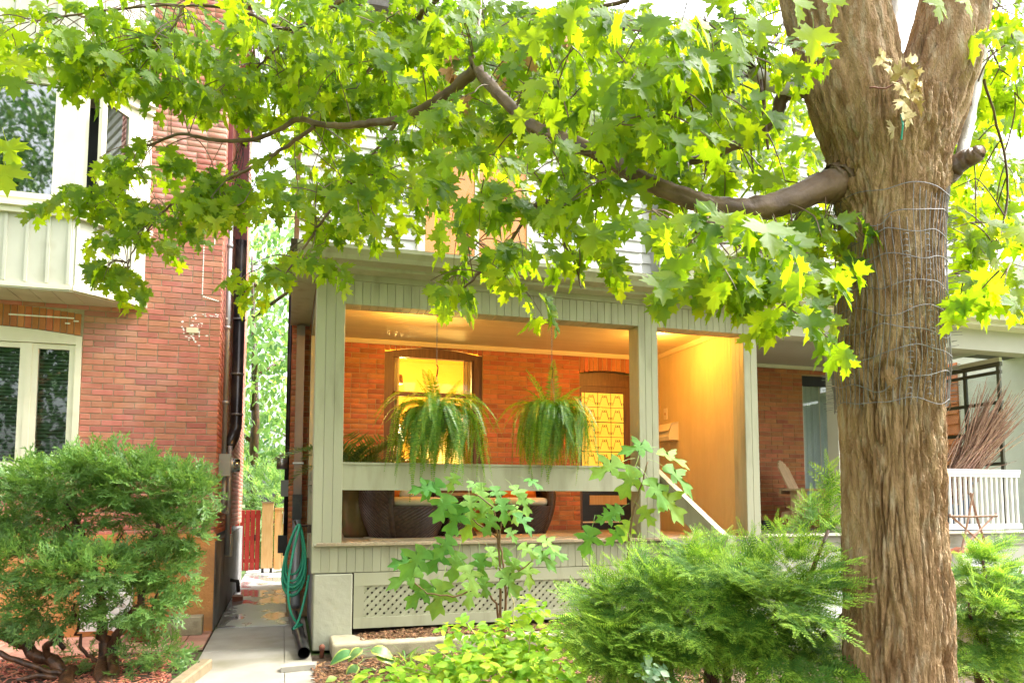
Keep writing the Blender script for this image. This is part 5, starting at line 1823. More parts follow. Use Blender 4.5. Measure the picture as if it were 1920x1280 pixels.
def needle_shrub(name, label, cat, base, blobs, tmpl, m, size, droop, wood, tips, r0, limit=300, flat=0.0):
    t = thing(name, label, cat, base)
    frs = []
    for (c, rx, ry, rz, n) in blobs:
        for p, out, l_ in blob_points(c, rx, ry, rz, max(3, int(n * 0.10))):
            if p.z < 0.08:
                continue
            tip = out * 0.9 + rv(0.35) + Vector((0, -0.4, 0.02 - droop))
            nr = Vector((0, -0.5, 0.9)) + out * 0.3 + rv(0.25)
            tip.normalize()
            sd_v = tip.cross(nr).normalized()
            for k in range(8):                 # a fan of sprigs in one flat tier
                f_ = (k - 3.5) / 3.5
                tk = tip + sd_v * f_ * 0.85 + rv(0.14)
                pk = p + sd_v * f_ * 0.07 + tip * random.uniform(-0.09, 0.05) + rv(0.025)
                frs.append(frame(pk, tk + Vector((0, 0, -0.1)), nr + rv(0.18), size * random.uniform(0.65, 1.15)))
    spread('sprig', 'foliage', tmpl, frs, m, t, limit)
    branchy(t, wood, base, tips, r0)
    return t


def bl(px, py, d, rx, ry, rd, n):
    """A clump of foliage: centre seen at (px, py), d metres away, half-widths in metres."""
    return (at(px, py, d=d), rx, rd, ry, n)


yb = at(1340, 1275, d=4.0)
needle_shrub('yew_shrub', 'broad yew shrub with soft light green tips left of the maple trunk', 'shrub', (yb.x, yb.y, 0.0),
             [bl(1330, 1130, 4.0, 0.48, 0.25, 0.42, 560), bl(1180, 1140, 4.1, 0.26, 0.22, 0.3, 320), bl(1470, 1125, 3.8, 0.33, 0.27, 0.36, 380), bl(1570, 1020, 4.0, 0.07, 0.26, 0.22, 100),
              bl(1190, 1220, 3.9, 0.2, 0.18, 0.26, 150), bl(1500, 1225, 3.6, 0.18, 0.16, 0.26, 90), bl(1340, 1062, 4.1, 0.34, 0.12, 0.32, 170), bl(1500, 1110, 3.3, 0.13, 0.18, 0.16, 50), bl(1250, 1250, 3.9, 0.25, 0.14, 0.3, 60)],
             YEW, ['yew_needle', 'yew_tip'], 0.215, 0.15, 'bark_wet',
             [at(1200, 1130, d=4.1), at(1290, 1060, d=4.1), at(1400, 1060, d=4.0), at(1480, 1100, d=3.8), at(1560, 1000, d=4.0), at(1120, 1180, d=4.1), at(1580, 1150, d=3.7), at(1330, 1100, d=3.9)], 0.035)
yb = at(1850, 1280, d=4.4)
needle_shrub('yew_shrub', 'smaller yew shrub right of the maple trunk at the picture edge', 'shrub', (yb.x, yb.y, 0.0),
             [bl(1850, 1115, 4.4, 0.22, 0.22, 0.3, 190), bl(1900, 1075, 4.5, 0.26, 0.08, 0.25, 100), bl(1830, 1190, 4.2, 0.15, 0.22, 0.25, 130), bl(1900, 1260, 4.2, 0.22, 0.10, 0.2, 120), bl(1815, 1060, 4.6, 0.08, 0.12, 0.2, 40), bl(1850, 1180, 4.3, 0.1, 0.2, 0.2, 60)],
             YEW, ['yew_needle', 'yew_tip'], 0.215, 0.22, 'bark_wet', [at(1850, 1060, d=4.4), at(1910, 1060, d=4.5), at(1820, 1120, d=4.3)], 0.03)

# juniper: feathery sprays on bare dark stems
def juniper_tmpl(seed):
    r_ = random.Random(seed)
    V, F = [], []
    def stick(o, d_, L, w_, lvl):
        x_ = d_.cross(Vector((0.1, 0.2, 1))).normalized()
        e = o + d_ * L
        mid = o + d_ * L * 0.45
        k = len(V)
        V.extend([tuple(o - x_ * w_ * 0.4), tuple(o + x_ * w_ * 0.4), tuple(mid + x_ * w_), tuple(e), tuple(mid - x_ * w_)])
        F.extend([(k, k + 1, k + 2), (k, k + 2, k + 4), (k + 4, k + 2, k + 3)])
        if lvl:
            for i in range(6 if lvl == 2 else 3):
                t = 0.18 + 0.72 * i / (6 if lvl == 2 else 3)
                s = 1 if i % 2 else -1
                nd = (d_ * 0.85 + x_ * s * 0.6 + Vector((r_.uniform(-.3, .3), r_.uniform(-.2, .2), r_.uniform(-.35, .35)))).normalized()
                stick(o + d_ * L * t, nd, L * (0.50 - 0.2 * t) * r_.uniform(0.8, 1.2), w_ * 0.85, lvl - 1)
    stick(Vector((0, 0, 0)), Vector((0, 1, 0)), 1.0, 0.036, 2)
    return np.array(V, float), np.array(F, int)
JUN = [juniper_tmpl(k) for k in range(4)]
jb = at(195, 1278, Z=0.03)
jd = 6.3
def jbl(px, py, rx, ry, rd, n, d=jd):
    return bl(px, py, d, rx, ry, rd, n)
JB = [jbl(120, 905, 0.40, 0.15, 0.4, 400), jbl(270, 910, 0.42, 0.15, 0.4, 400), jbl(30, 945, 0.3, 0.18, 0.4, 240), jbl(215, 872, 0.36, 0.08, 0.3, 180), jbl(355, 925, 0.2, 0.16, 0.3, 170), jbl(180, 960, 0.3, 0.1, 0.3, 160), jbl(330, 990, 0.24, 0.10, 0.3, 150),
      jbl(60, 1050, 0.34, 0.14, 0.4, 270, 6.0), jbl(165, 1065, 0.32, 0.12, 0.35, 270, 5.8), jbl(295, 1055, 0.26, 0.11, 0.3, 190), jbl(15, 1000, 0.2, 0.1, 0.3, 90), jbl(10, 1140, 0.22, 0.16, 0.3, 130, 6.0), jbl(255, 1130, 0.28, 0.14, 0.3, 170, 6.1), jbl(100, 1140, 0.26, 0.12, 0.3, 140, 6.0), jbl(335, 1080, 0.14, 0.14, 0.25, 70),
      jbl(280, 1240, 0.26, 0.1, 0.25, 60, 6.2), jbl(300, 1215, 0.2, 0.08, 0.2, 40, 6.3), jbl(160, 1230, 0.2, 0.07, 0.2, 35, 6.3)]
jt = thing('juniper_shrub', 'spreading juniper with feathery foliage on bare dark stems', 'shrub', (jb.x, jb.y, 0))
frs = []
for (c, rx, ry, rz, n) in JB:
    for p, out, l_ in blob_points(c, rx, ry, rz, int(n * 1.02)):
        tip = out * 0.6 + rv(0.6) + Vector((0, -0.35, 0.25 if c[2] > 0.9 else -0.1))
        frs.append(frame(p, tip, Vector((0, -0.5, 1)) + rv(0.6), 0.175 * random.uniform(0.7, 1.3)))
spread('spray', 'foliage', JUN, frs, 'juniper_scale', jt, 300)
def stem(root, pts, r0, r1, m='bark_wet', name='stem', wob=0.02, n=9):
    P, k = [], len(pts) - 1
    ex = []
    for i in range(k):
        for q in range(4):
            ex.append(pts[i].lerp(pts[i + 1], q / 4) + (rv(wob) if (i or q) else Vector()))
    ex.append(pts[-1])
    rs = [r0 + (r1 - r0) * i / (len(ex) - 1) for i in range(len(ex))]
    return MB().tube(ex, rs, n).build(name, m, root, True)
def jp(px, py, d=6.2):
    return at(px, py, d=d)
b0 = Vector((jb.x, jb.y, -0.05))
stem(jt, [b0, jp(192, 1230), jp(195, 1190), jp(190, 1120), jp(160, 1020), jp(120, 940)], 0.06, 0.02, name='trunk')
stem(jt, [b0 + Vector((0.06, 0, 0)), jp(208, 1220), jp(225, 1175), jp(260, 1130), jp(275, 1060), jp(300, 960)], 0.05, 0.015, name='trunk')
stem(jt, [b0 + Vector((-0.28, -0.05, 0)), jp(130, 1262, 6.0), jp(90, 1235, 6.0), jp(40, 1205, 6.0), jp(-40, 1170, 6.0)], 0.062, 0.04, name='trunk')
stem(jt, [jp(90, 1235, 6.0), jp(85, 1210, 5.95), jp(95, 1205, 5.9), jp(115, 1193, 5.85)], 0.03, 0.022, name='stub', wob=0.004)
stem(jt, [jp(130, 1262, 6.0), jp(100, 1262, 5.9), jp(60, 1248, 5.8), jp(0, 1225, 5.8), jp(-40, 1215, 5.8)], 0.03, 0.02, wob=0.01)
stem(jt, [jp(110, 1270, 5.9), jp(70, 1266, 5.8), jp(33, 1275, 5.75)], 0.025, 0.022, name='stub', wob=0.004)
stem(jt, [jp(190, 1245), jp(165, 1225), jp(150, 1205), jp(145, 1180), jp(140, 1130)], 0.018, 0.01)
stem(jt, [jp(215, 1200), jp(235, 1170), jp(275, 1160), jp(300, 1100)], 0.02, 0.008)
stem(jt, [jp(120, 1215, 6.1), jp(60, 1140), jp(20, 1080)], 0.02, 0.008)
for (a, b) in (((190, 1120), (90, 1010)), ((160, 1020), (60, 930)), ((275, 1060), (360, 960)), ((190, 1120), (230, 1000)), ((260, 1130), (330, 1050))):
    stem(jt, [jp(*a), jp((a[0] + b[0]) / 2, (a[1] + b[1]) / 2 - 10), jp(*b)], 0.018, 0.006)

# oakleaf hydrangea
def lobed(half, z_of, center, petiole=0.45, seed=0):
    n = len(half)
    out = list(half) + [(-x, y) for x, y in half[-2:0:-1]]
    V = [(center[0], center[1], z_of(*center))] + [(x, y, z_of(x, y)) for x, y in out]
    F = [(0, i + 1, (i + 1) % len(out) + 1) for i in range(len(out))]
    k = len(V)
    V += [(-0.012, 0.02, 0), (0.012, 0.02, 0), (0.008, -petiole * 0.5, 0.03), (-0.008, -petiole * 0.5, 0.03), (0.008, -petiole, -0.02), (-0.008, -petiole, -0.02)]
    F += [(k, k + 1, k + 2), (k, k + 2, k + 3), (k + 3, k + 2, k + 4), (k + 3, k + 4, k + 5)]
    return np.array(V, float), np.array(F, int)
OAK_H = [(0, 0), (0.08, -0.02), (0.20, 0.0), (0.34, 0.10), (0.26, 0.15), (0.15, 0.22), (0.24, 0.28), (0.40, 0.34), (0.54, 0.47), (0.40, 0.47), (0.33, 0.52), (0.22, 0.47), (0.12, 0.50), (0.13, 0.60), (0.24, 0.72), (0.27, 0.84), (0.14, 0.80), (0.07, 0.90), (0, 1.0)]
OAK = [lobed(OAK_H, lambda x, y: 0.22 * abs(x) - 0.30 * y * y, (0, 0.4)), lobed(OAK_H, lambda x, y: -0.10 * abs(x) - 0.18 * y * y + 0.05 * math.sin(6 * y), (0, 0.4)), lobed(OAK_H, lambda x, y: 0.12 * abs(x) - 0.45 * y * y, (0, 0.4))]
hb = at(945, 1240, Z=0.02)
hd = thing('hydrangea_shrub', 'leggy oakleaf hydrangea rising in front of the porch opening', 'shrub', (hb.x, hb.y, 0))
om = tmesh('leaf', OAK, 'hydrangea_leaf')
dH = 6.1
def hp(px, py, d=dH):
    return at(px, py, d=d)
for pts, r0, r1 in (([Vector(hb), hp(938, 1150), hp(938, 1080), hp(933, 1000), hp(925, 950), hp(890, 925)], 0.014, 0.005),
                    ([Vector(hb), hp(948, 1120), hp(945, 1060), hp(936, 1010), hp(940, 970), hp(985, 935)], 0.012, 0.004),
                    ([Vector(hb), hp(930, 1130), hp(905, 1100), hp(850, 1118), hp(800, 1112), hp(775, 1090)], 0.011, 0.004),
                    ([Vector(hb), hp(945, 1150), hp(955, 1095), hp(975, 1070), hp(1000, 1050)], 0.010, 0.004),
                    ([hp(935, 1010), hp(895, 980), hp(850, 945), hp(820, 930)], 0.006, 0.003)):
    stem(hd, pts, r0, r1, 'stem_brown', 'stem', 0.006, 7)
lv = [(855, 905, -20, 44, 60), (880, 915, 30, 40, 60), (830, 925, -60, 62, 60), (900, 920, 10, 44, 60), (845, 955, -45, 78, 55), (865, 975, -35, 80, 55), (815, 935, -80, 60, 60), (905, 940, 0, 56, 50), (890, 985, -20, 70, 60), (925, 930, 20, 52, 55), (915, 960, -25, 60, 55), (940, 955, 15, 60, 55), (960, 930, 40, 56, 55), (985, 915, 60, 50, 55), (975, 945, 30, 58, 55), (965, 985, 45, 66, 60), (925, 985, -15, 56, 60), (950, 1005, 25, 40, 60), (880, 950, -10, 60, 50), (960, 965, 10, 54, 55),
      (800, 1060, -50, 84, 45), (830, 1050, -30, 70, 45), (860, 1060, -10, 76, 45), (790, 1100, -75, 84, 50), (830, 1120, -15, 90, 60), (870, 1085, 15, 74, 50), (900, 1060, 10, 66, 50), (915, 1045, 30, 56, 50), (880, 1115, -5, 66, 60), (805, 1120, -40, 74, 55), (940, 1095, 35, 76, 55), (905, 1100, 10, 50, 55), (850, 1030, -40, 60, 40), (780, 1075, -90, 66, 50),
      (975, 1040, 40, 56, 50), (1000, 1055, 60, 70, 50), (1010, 1030, 70, 60, 45), (970, 1065, -20, 50, 55), (985, 1075, 15, 64, 60), (955, 1050, -40, 50, 55), (1025, 1050, 80, 56, 50)]
fr_ = []
for (px, py, ang, sz, tl) in lv:
    a = R(ang + random.uniform(-12, 12))
    p = hp(px, py - sz * 0.35, dH + random.uniform(-0.18, 0.18))
    t_ = R(tl)
    tip = Vector((math.cos(YAW) * math.sin(a), -math.sin(YAW) * math.sin(a) - 0.45, -math.cos(a) * 0.75))
    fr_.append(frame(p, tip, Vector((0.1, -0.75, 0.75)) + rv(0.3), sz / FPX * dH * 0.82))
scatter('leaf', om, fr_, hd)
# a second, taller shoot by the middle post
h2b = at(1190, 1280, d=4.9)
h2 = thing('hydrangea_shrub', 'slim oakleaf hydrangea shoot in front of the middle porch post', 'shrub', (h2b.x, h2b.y, 0))
d2 = 4.9
stem(h2, [Vector((h2b.x, h2b.y, 0)), hp(1178, 1050, d2), hp(1185, 970, d2), hp(1205, 900, d2), hp(1215, 865, d2)], 0.012, 0.004, 'stem_brown', 'stem', 0.006, 7)
fr_ = []
for (px, py, ang, sz) in ((1165, 880, -70, 70), (1190, 890, -25, 70), (1220, 850, -95, 60), (1232, 862, 70, 66), (1215, 910, 25, 70), (1245, 890, 50, 76), (1230, 935, 35, 80), (1165, 960, -60, 44), (1180, 985, -30, 44), (1155, 975, -80, 42), (1200, 960, 30, 44), (1165, 1000, -40, 40), (1110, 1000, -20, 60)):
    a = R(ang)
    p = hp(px, py - sz * 0.2, d2 + random.uniform(-0.1, 0.1))
    tip = Vector((math.cos(YAW) * math.sin(a), -math.sin(YAW) * math.sin(a) - 0.35, -math.cos(a) * 0.8))
    fr_.append(frame(p, tip, Vector((0.1, -0.8, 0.7)) + rv(0.4), sz / FPX * d2))
scatter('leaf', om, fr_, h2)

# light green leafy bush in front
def ovate(wd, fold, curl):
    pts = [(0, 0), (wd * 0.6, 0.22), (wd, 0.48), (wd * 0.62, 0.78), (0, 1.0)]
    return lobed(pts, lambda x, y: fold * abs(x) - curl * y * y, (0, 0.5), 0.25)
OV = [ovate(0.27, 0.3, 0.25), ovate(0.31, 0.15, 0.35), ovate(0.24, 0.35, 0.1)]
gb = at(980, 1275, d=4.9)
gs = thing('garden_bush', 'pale lime leafy bush in the bed below the lattice', 'shrub', (gb.x, gb.y, 0))
frs = []
twm = MB()
for (px, py, d_, rx, ry, rd, n) in ((960, 1190, 4.9, 0.20, 0.13, 0.3, 130), (1040, 1230, 4.8, 0.30, 0.16, 0.35, 220), (900, 1240, 4.7, 0.34, 0.13, 0.35, 240), (820, 1262, 4.6, 0.26, 0.08, 0.3, 120), (740, 1270, 4.6, 0.2, 0.05, 0.25, 60), (980, 1260, 4.5, 0.4, 0.10, 0.3, 200), (1000, 1140, 5.0, 0.10, 0.07, 0.15, 40), (870, 1180, 4.9, 0.16, 0.07, 0.2, 50), (1060, 1180, 4.9, 0.14, 0.1, 0.2, 60)):
    for p, out, l_ in blob_points(at(px, py, d=d_), rx, rd, ry, n, 0.3):
        a = random.uniform(0, 6.28)
        tip = Vector((math.cos(a), math.sin(a), random.uniform(-0.35, 0.25))) + out * 0.5 + Vector((0, -0.3, 0))
        frs.append(frame(p, tip, Vector((0, -0.5, 1)) + rv(0.5), random.uniform(0.06, 0.105)))
spread('leaf', 'foliage', OV, frs, 'bush_leaf', gs, 300)
tips = [at(px, py, d=d_) for px, py, d_ in ((960, 1110, 4.9), (1040, 1150, 4.8), (880, 1170, 4.8), (1090, 1200, 4.8), (820, 1220, 4.6), (920, 1190, 4.7), (1000, 1180, 4.6), (760, 1250, 4.6))]
branchy(gs, 'stem_pale', (gb.x, gb.y, 0.0), tips, 0.010, 'stem', 6, 0.03)
# trailing shrub leaves at the yew foot (rounded pale leaves)
rb_ = at(1225, 1280, d=3.7)
rt = thing('low_shrub', 'small grey green sprig of round leaves at the lower edge before the yew', 'shrub', (rb_.x, rb_.y, 0))
frs = []
for p, out, l_ in blob_points(at(1225, 1262, d=3.5), 0.09, 0.1, 0.05, 42, 0.1):
    frs.append(frame(p, rv(1) + Vector((0, -0.3, 0.2)), Vector((0, -0.6, 1)) + rv(0.4), random.uniform(0.035, 0.05)))
leaf_mat('grey_leaf', (0.20, 0.33, 0.17), (0.25, 0.36, 0.2), (0.3, 0.5, 0.2), rnd=0.12, tfac=0.25)
scatter('leaf', tmesh('leaf', [ovate(0.42, 0.1, 0.1)], 'grey_leaf'), frs, rt)
branchy(rt, 'stem_pale', (rb_.x, rb_.y, 0), [at(1200, 1255, d=3.5), at(1250, 1260, d=3.5)], 0.006, 'stem', 5, 0.02)

# hosta with pale leaf margins
hs0 = at(688, 1258, Z=0.03)
ho = thing('hosta', 'hosta with white edged leaves beside the stone kerb', 'plant', (hs0.x, hs0.y, 0.0))
def hosta_leaf():
    mb = MB()
    n = 10
    rows = []
    for i in range(n + 1):
        t = i / n
        wv = 0.30 * (math.sin(math.pi * min(1, t ** 0.75)) ** 0.75)
        z = 0.10 * math.sin(t * math.pi) - 0.35 * t * t
        rows.append([(-wv, t, z + 0.05 * wv), (-wv * 0.72, t, z + 0.03), (0, t, z - 0.03), (wv * 0.72, t, z + 0.03), (wv, t, z + 0.05 * wv)])
    for r_ in rows:
        mb.v += r_
    for i in range(n):
        for k in range(4):
            a = i * 5 + k
            mb.f.append((a, a + 1, a + 6, a + 5))
            mb.m.append(1 if k in (0, 3) else 0)
    mb.add([(-0.02, 0.02, -0.02), (0.02, 0.02, -0.02), (0.015, -0.7, -0.35), (-0.015, -0.7, -0.35)], [(0, 1, 2, 3)], 0)
    return mb.mesh('leaf', ['hosta_green', 'hosta_edge'], True)
hm = hosta_leaf()
for (px, py, ang, s) in ((640, 1232, -75, 0.20), (655, 1255, -20, 0.17), (700, 1228, 80, 0.21), (720, 1240, 70, 0.18), (690, 1262, 20, 0.15), (672, 1225, -40, 0.15)):
    a = R(ang)
    o = bpy.data.objects.new('leaf', hm)
    link(o, ho)
    p = at(px * 0.55 + 688 * 0.45, py - 10, d=6.25)
    o.matrix_basis = frame(p, Vector((math.sin(a), -0.35, -0.1 - 0.25 * math.cos(a))), Vector((0, -0.55, 0.85)), s)
# grassy clumps
for (px, py, n, lab) in ((760, 1245, 26, 'arching grass clump between the hosta and the lime bush'), (835, 1225, 22, 'thin grass clump against the stone kerb')):
    c = at(px, py, Z=0.03)
    g_ = thing('grass_clump', lab, 'grass', (c.x, c.y, 0.0))
    tm = [strap_leaf(1, 0.055, 1.3), strap_leaf(1, 0.05, 1.7), strap_leaf(1, 0.06, 0.9)]
    fr_ = []
    for i in range(n):
        a = random.uniform(0, 6.28)
        s = random.uniform(0.16, 0.32)
        fr_.append(Matrix.Translation((c.x + random.gauss(0, 0.04), c.y + random.gauss(0, 0.04), 0.02)) @ Matrix.Rotation(a, 4, 'Z') @ Matrix.Rotation(random.uniform(0.0, 0.6), 4, 'X') @ Matrix.Diagonal((s, s, s, 1)))
    scatter('blade', tmesh('blade', tm, 'grass_blade'), fr_, g_)
# low lobed seedlings in the bed
sb = at(720, 1275, Z=0.03)
sd2 = thing('ground_ivy', 'low lobed green leaves creeping over the mulch by the hosta', 'plant', (sb.x, sb.y, 0))
fr_ = []
for i in range(46):
    p = at(random.uniform(630, 900), random.uniform(1256, 1290), Z=0.06)
    a = random.uniform(0, 6.28)
    fr_.append(frame(p, Vector((math.cos(a), math.sin(a), 0.1)), Vector((0, -0.3, 1)) + rv(0.3), random.uniform(0.06, 0.11)))
scatter('leaf', tmesh('leaf', [OAK[1], OV[1]], 'grass_blade'), fr_, sd2)

# ================================================================== TREES AT THE END OF THE PASSAGE
def far_tree(name, label, x, y, h, r, n, s, zlow):
    t = thing(name, label, 'tree', (x, y, 0))
    MB().tube([(x, y, 0), (x + 0.1, y, h * 0.4), (x - 0.1, y, h * 0.9)], [0.16, 0.11, 0.03], 8).build('trunk', 'bark_wet', t, True)
    for k in range(7):
        a = k * 2.4
        z0 = zlow + (h - zlow) * k / 8
        MB().tube([(x, y, z0), (x + r * 0.5 * math.cos(a), y + r * 0.5 * math.sin(a), z0 + 0.7), (x + r * 0.9 * math.cos(a), y + r * 0.9 * math.sin(a), z0 + 1.0)], [0.06, 0.04, 0.015], 6).build('limb', 'bark_wet', t, True)
    fr_ = []
    cl = [(Vector((x, y, (h + zlow) / 2)) + Vector((rv(1).x * r, rv(1).y * r, rv(1).z * (h - zlow) / 2))) for _ in range(int(n / 26))]
    for c in cl:
        for _ in range(26):
            p = c + Vector((random.gauss(0, 0.38), random.gauss(0, 0.38), random.gauss(0, 0.22)))
            fr_.append(frame(p, rv(1) + Vector((0, 0, -0.5)), Vector((0, -0.3, 1)) + rv(0.7), s * random.uniform(0.6, 1.3)))
    join('crown', OV, fr_, 'far_leaf', t)
far_tree('garden_tree', 'pale leafy tree behind the gates at the passage end', -0.9, 21.0, 9.0, 2.4, 5200, 0.22, 2.2)
far_tree('garden_tree', 'taller hazy tree further back above the passage', 0.9, 26.0, 11.0, 3.0, 3600, 0.28, 2.0)
fb = thing('conifer_bush', 'light green conifer bush just above the gates', 'shrub', (-0.2, 17.6, 0))
frs = []
for p, out, l_ in blob_points(Vector((-0.25, 17.6, 1.2)), 0.9, 0.7, 1.05, 900):
    frs.append(frame(p, out + rv(0.6) + Vector((0, -0.3, 0.2)), Vector((0, -0.4, 1)) + rv(0.5), random.uniform(0.2, 0.4)))
join('foliage', JUN, frs, 'far_leaf', fb)
MB().tube([(-0.2, 17.6, 0), (-0.2, 17.6, 1.6)], [0.06, 0.02], 7).build('trunk', 'bark_wet', fb)

# trees across the road, mirrored in the window panes
def street_tree(label, x, y, h, r, n):
    t = thing('street_tree', label, 'tree', (x, y, 0), None, 'trees across the road')
    MB().tube([(x, y, -0.05), (x + 0.1, y, h * 0.3), (x, y, h * 0.7)], [0.32, 0.24, 0.06], 10).build('trunk', 'bark', t, True)
    for k in range(8):
        a, z0 = k * 2.4, h * (0.22 + 0.06 * k)
        MB().tube([(x, y, z0), (x + r * 0.45 * math.cos(a), y + r * 0.45 * math.sin(a), z0 + 0.9), (x + r * 0.85 * math.cos(a), y + r * 0.85 * math.sin(a), z0 + 1.3)], [0.12, 0.07, 0.02], 6).build('limb', 'bark', t, True)
    fr_ = []
    for _ in range(n // 30):
        d_ = rv(1.0)
        while d_.length > 1:
            d_ = rv(1.0)
        c = Vector((x + d_.x * r, y + d_.y * r, h * 0.58 + d_.z * h * 0.42))
        for _ in range(30):
            p = c + Vector((random.gauss(0, 0.5), random.gauss(0, 0.5), random.gauss(0, 0.3)))
            fr_.append(frame(p, rv(1) + Vector((0, 0, -0.5)), Vector((0, 0, 1)) + rv(0.7), random.uniform(0.2, 0.4)))
    join('crown', OV, fr_, 'palm_leaf', t)
street_tree('tall street tree mirrored in the panes of the bay window', -9.5, -15.0, 17.5, 5.0, 13000)
street_tree('street tree mirrored in the lower window of the brick house', -15.5, -12.0, 11.0, 4.4, 6000)

# ================================================================== THE MAPLE
DT_ = 3.5
tb0 = at(1694, 1280, d=DT_)
mp_ = thing('maple_tree', 'large maple with rough brown trunk spreading bright leaves over the houses', 'tree', (tb0.x, tb0.y, 0))
K = DT_ / FPX


BULGE = [(at(1566, 346, d=3.47), 0.10, 0.055), (at(1556, 165, d=3.48), 0.07, 0.03), (at(1772, 330, d=3.45), 0.07, 0.03)]
KNOTS = [(at(px, py, d=3.5 - 0.22), r_, h_) for px, py, r_, h_ in ((1612, 702, 0.085, 0.026), (1660, 712, 0.07, 0.016), (1590, 778, 0.05, 0.022), (1560, 140, 0.07, 0.02), (1625, 300, 0.05, 0.015))]


def crspline(pts, rad, n):
    """Catmull-Rom through the points with n steps between two of them."""
    P, Rr = [], []
    for i in range(len(pts) - 1):
        p0, p1, p2, p3 = pts[max(i - 1, 0)], pts[i], pts[i + 1], pts[min(i + 2, len(pts) - 1)]
        for q in range(n):
            t = q / n
            P.append(0.5 * ((2 * p1) + (p2 - p0) * t + (2 * p0 - 5 * p1 + 4 * p2 - p3) * t * t + (3 * p1 - p0 - 3 * p2 + p3) * t ** 3))
            Rr.append(rad[i] + (rad[i + 1] - rad[i]) * t)
    P.append(pts[-1])
    Rr.append(rad[-1])
    return P, Rr


def bark_tube(name, P, Rr, nn, amp, freq, m, root, squash=None):
    mb = MB()
    up = None
    vs, fs = [], []
    acc = 0.0
    for i, p in enumerate(P):
        t = (P[min(i + 1, len(P) - 1)] - P[max(i - 1, 0)]).normalized()
        if i:
            acc += (p - P[i - 1]).length
        if up is None:
            up = t.orthogonal().normalized()
        up = (up - t * up.dot(t)).normalized()
        s = t.cross(up)
        for k in range(nn):
            a = 2 * math.pi * k / nn
            ca, sa = math.cos(a), math.sin(a)
            r_ = Rr[i]
            q = Vector((ca * r_ * freq, sa * r_ * freq, acc * freq * 0.10))
            w1 = noise.noise(q * 0.6 + Vector((7, 3, 1))) * 1.3
            n1 = 1 - abs(noise.noise(q + Vector((w1 * 0.25, w1 * 0.25, 0)))) * 5.0
            n2 = 1 - abs(noise.noise(q * 2.3 + Vector((3, 9, 4)))) * 2.2
            n3 = noise.noise(Vector((ca * r_ * 3, sa * r_ * 3, acc * 2.2)))
            n4 = noise.noise(q * 6.0)
            rough_ = 0.55 + 0.9 * max(0, min(1, 0.5 + 1.4 * noise.noise(Vector((ca * 1.6, sa * 1.6, acc * 1.1 + 5)))))
            n5 = noise.noise(Vector((q.x * 1.2, q.y * 1.2, acc * freq * 0.55)))
            e = amp * rough_ * (-1.25 * max(0, n1) ** 0.9 - 0.5 * max(0, n2 * 1.6 - 0.6) + 0.3 * n5 + 0.22 * n4) + 0.06 * r_ * n3
            pv = p + (up * ca + s * sa) * (r_ + e)
            for (bc, br_, bh) in BULGE:
                dk = (pv - bc).length / br_
                if dk < 2.5:
                    pv = pv + (bc - p).normalized() * bh * math.exp(-dk * dk)
            for (kc, kr, kh) in KNOTS:
                dk = (pv - kc).length / kr
                if dk < 2.2:
                    pv = pv + (up * ca + s * sa) * (kh * math.exp(-dk * dk) - kh * 0.9 * math.exp(-((dk - 1.05) / 0.22) ** 2) - e * 0.7 * math.exp(-(dk / 0.8) ** 4))
            vs.append(pv)
    for i in range(len(P) - 1):
        for k in range(nn):
            a, b = i * nn + k, i * nn + (k + 1) % nn
            fs.append((a, b, b + nn, a + nn))
    mb.add(vs, fs)
    return mb.build(name, m, root, True)


def tp(px, py, d=DT_):
    return at(px, py, d=d)


base = Vector((tb0.x, tb0.y, -0.05))
pts = [base + Vector((0.02, 0, 0)), base + Vector((0.01, 0, 0.22)), tp(1682, 1280), tp(1681, 1130), tp(1677, 980), tp(1672, 850), tp(1669, 740), tp(1668, 690), tp(1668, 600), tp(1667, 500), tp(1667, 410), tp(1666, 330), tp(1665, 260), tp(1664, 200)]
rad = [0.34, 0.28, 98 * K, 94 * K, 90 * K, 89 * K, 92 * K, 97 * K, 91 * K, 89 * K, 91 * K, 99 * K, 111 * K, 110 * K]
TP, TR = crspline(pts, rad, 26)
bark_tube('trunk', TP, TR, 360, 0.017, 36, 'bark', mp_)
P, Rr = crspline([tp(1650, 330), tp(1618, 220), tp(1588, 110), tp(1560, 0), tp(1530, -180), tp(1490, -420, 3.6)], [70 * K, 86 * K, 88 * K, 92 * K, 84 * K, 70 * K], 14)
bark_tube('fork', P, Rr, 130, 0.018, 26, 'bark', mp_)
P, Rr = crspline([tp(1690, 340), tp(1730, 220), tp(1765, 110), tp(1790, 0), tp(1830, -200), tp(1880, -420, 3.6)], [66 * K, 74 * K, 68 * K, 63 * K, 58 * K, 48 * K], 14)
bark_tube('fork', P, Rr, 110, 0.016, 26, 'bark', mp_)
P, Rr = crspline([tp(1672, 240, 3.62), tp(1668, 120, 3.75), tp(1668, 0, 3.85), tp(1675, -300, 4.0)], [24 * K, 24 * K, 23 * K, 20 * K], 10)
bark_tube('fork', P, Rr, 40, 0.005, 30, 'bark_grey', mp_)

BR = []         # points along the branches, for the twigs to grow from


def limb(path, m='bark_limb', nn=18, n=8, name='limb', amp=0.004):
    pts = [at(px, py, d=d) for px, py, d, r in path]
    rad = [r * d / FPX for px, py, d, r in path]
    P, Rr = crspline(pts, rad, n)
    for i in range(1, len(P) - 1):
        P[i] = P[i] + rv(min(0.0035, Rr[i] * 0.5))
    BR.extend(P)
    return bark_tube(name, P, Rr, nn, min(amp, min(Rr) * 0.35 + 0.0006), 30, m, mp_)


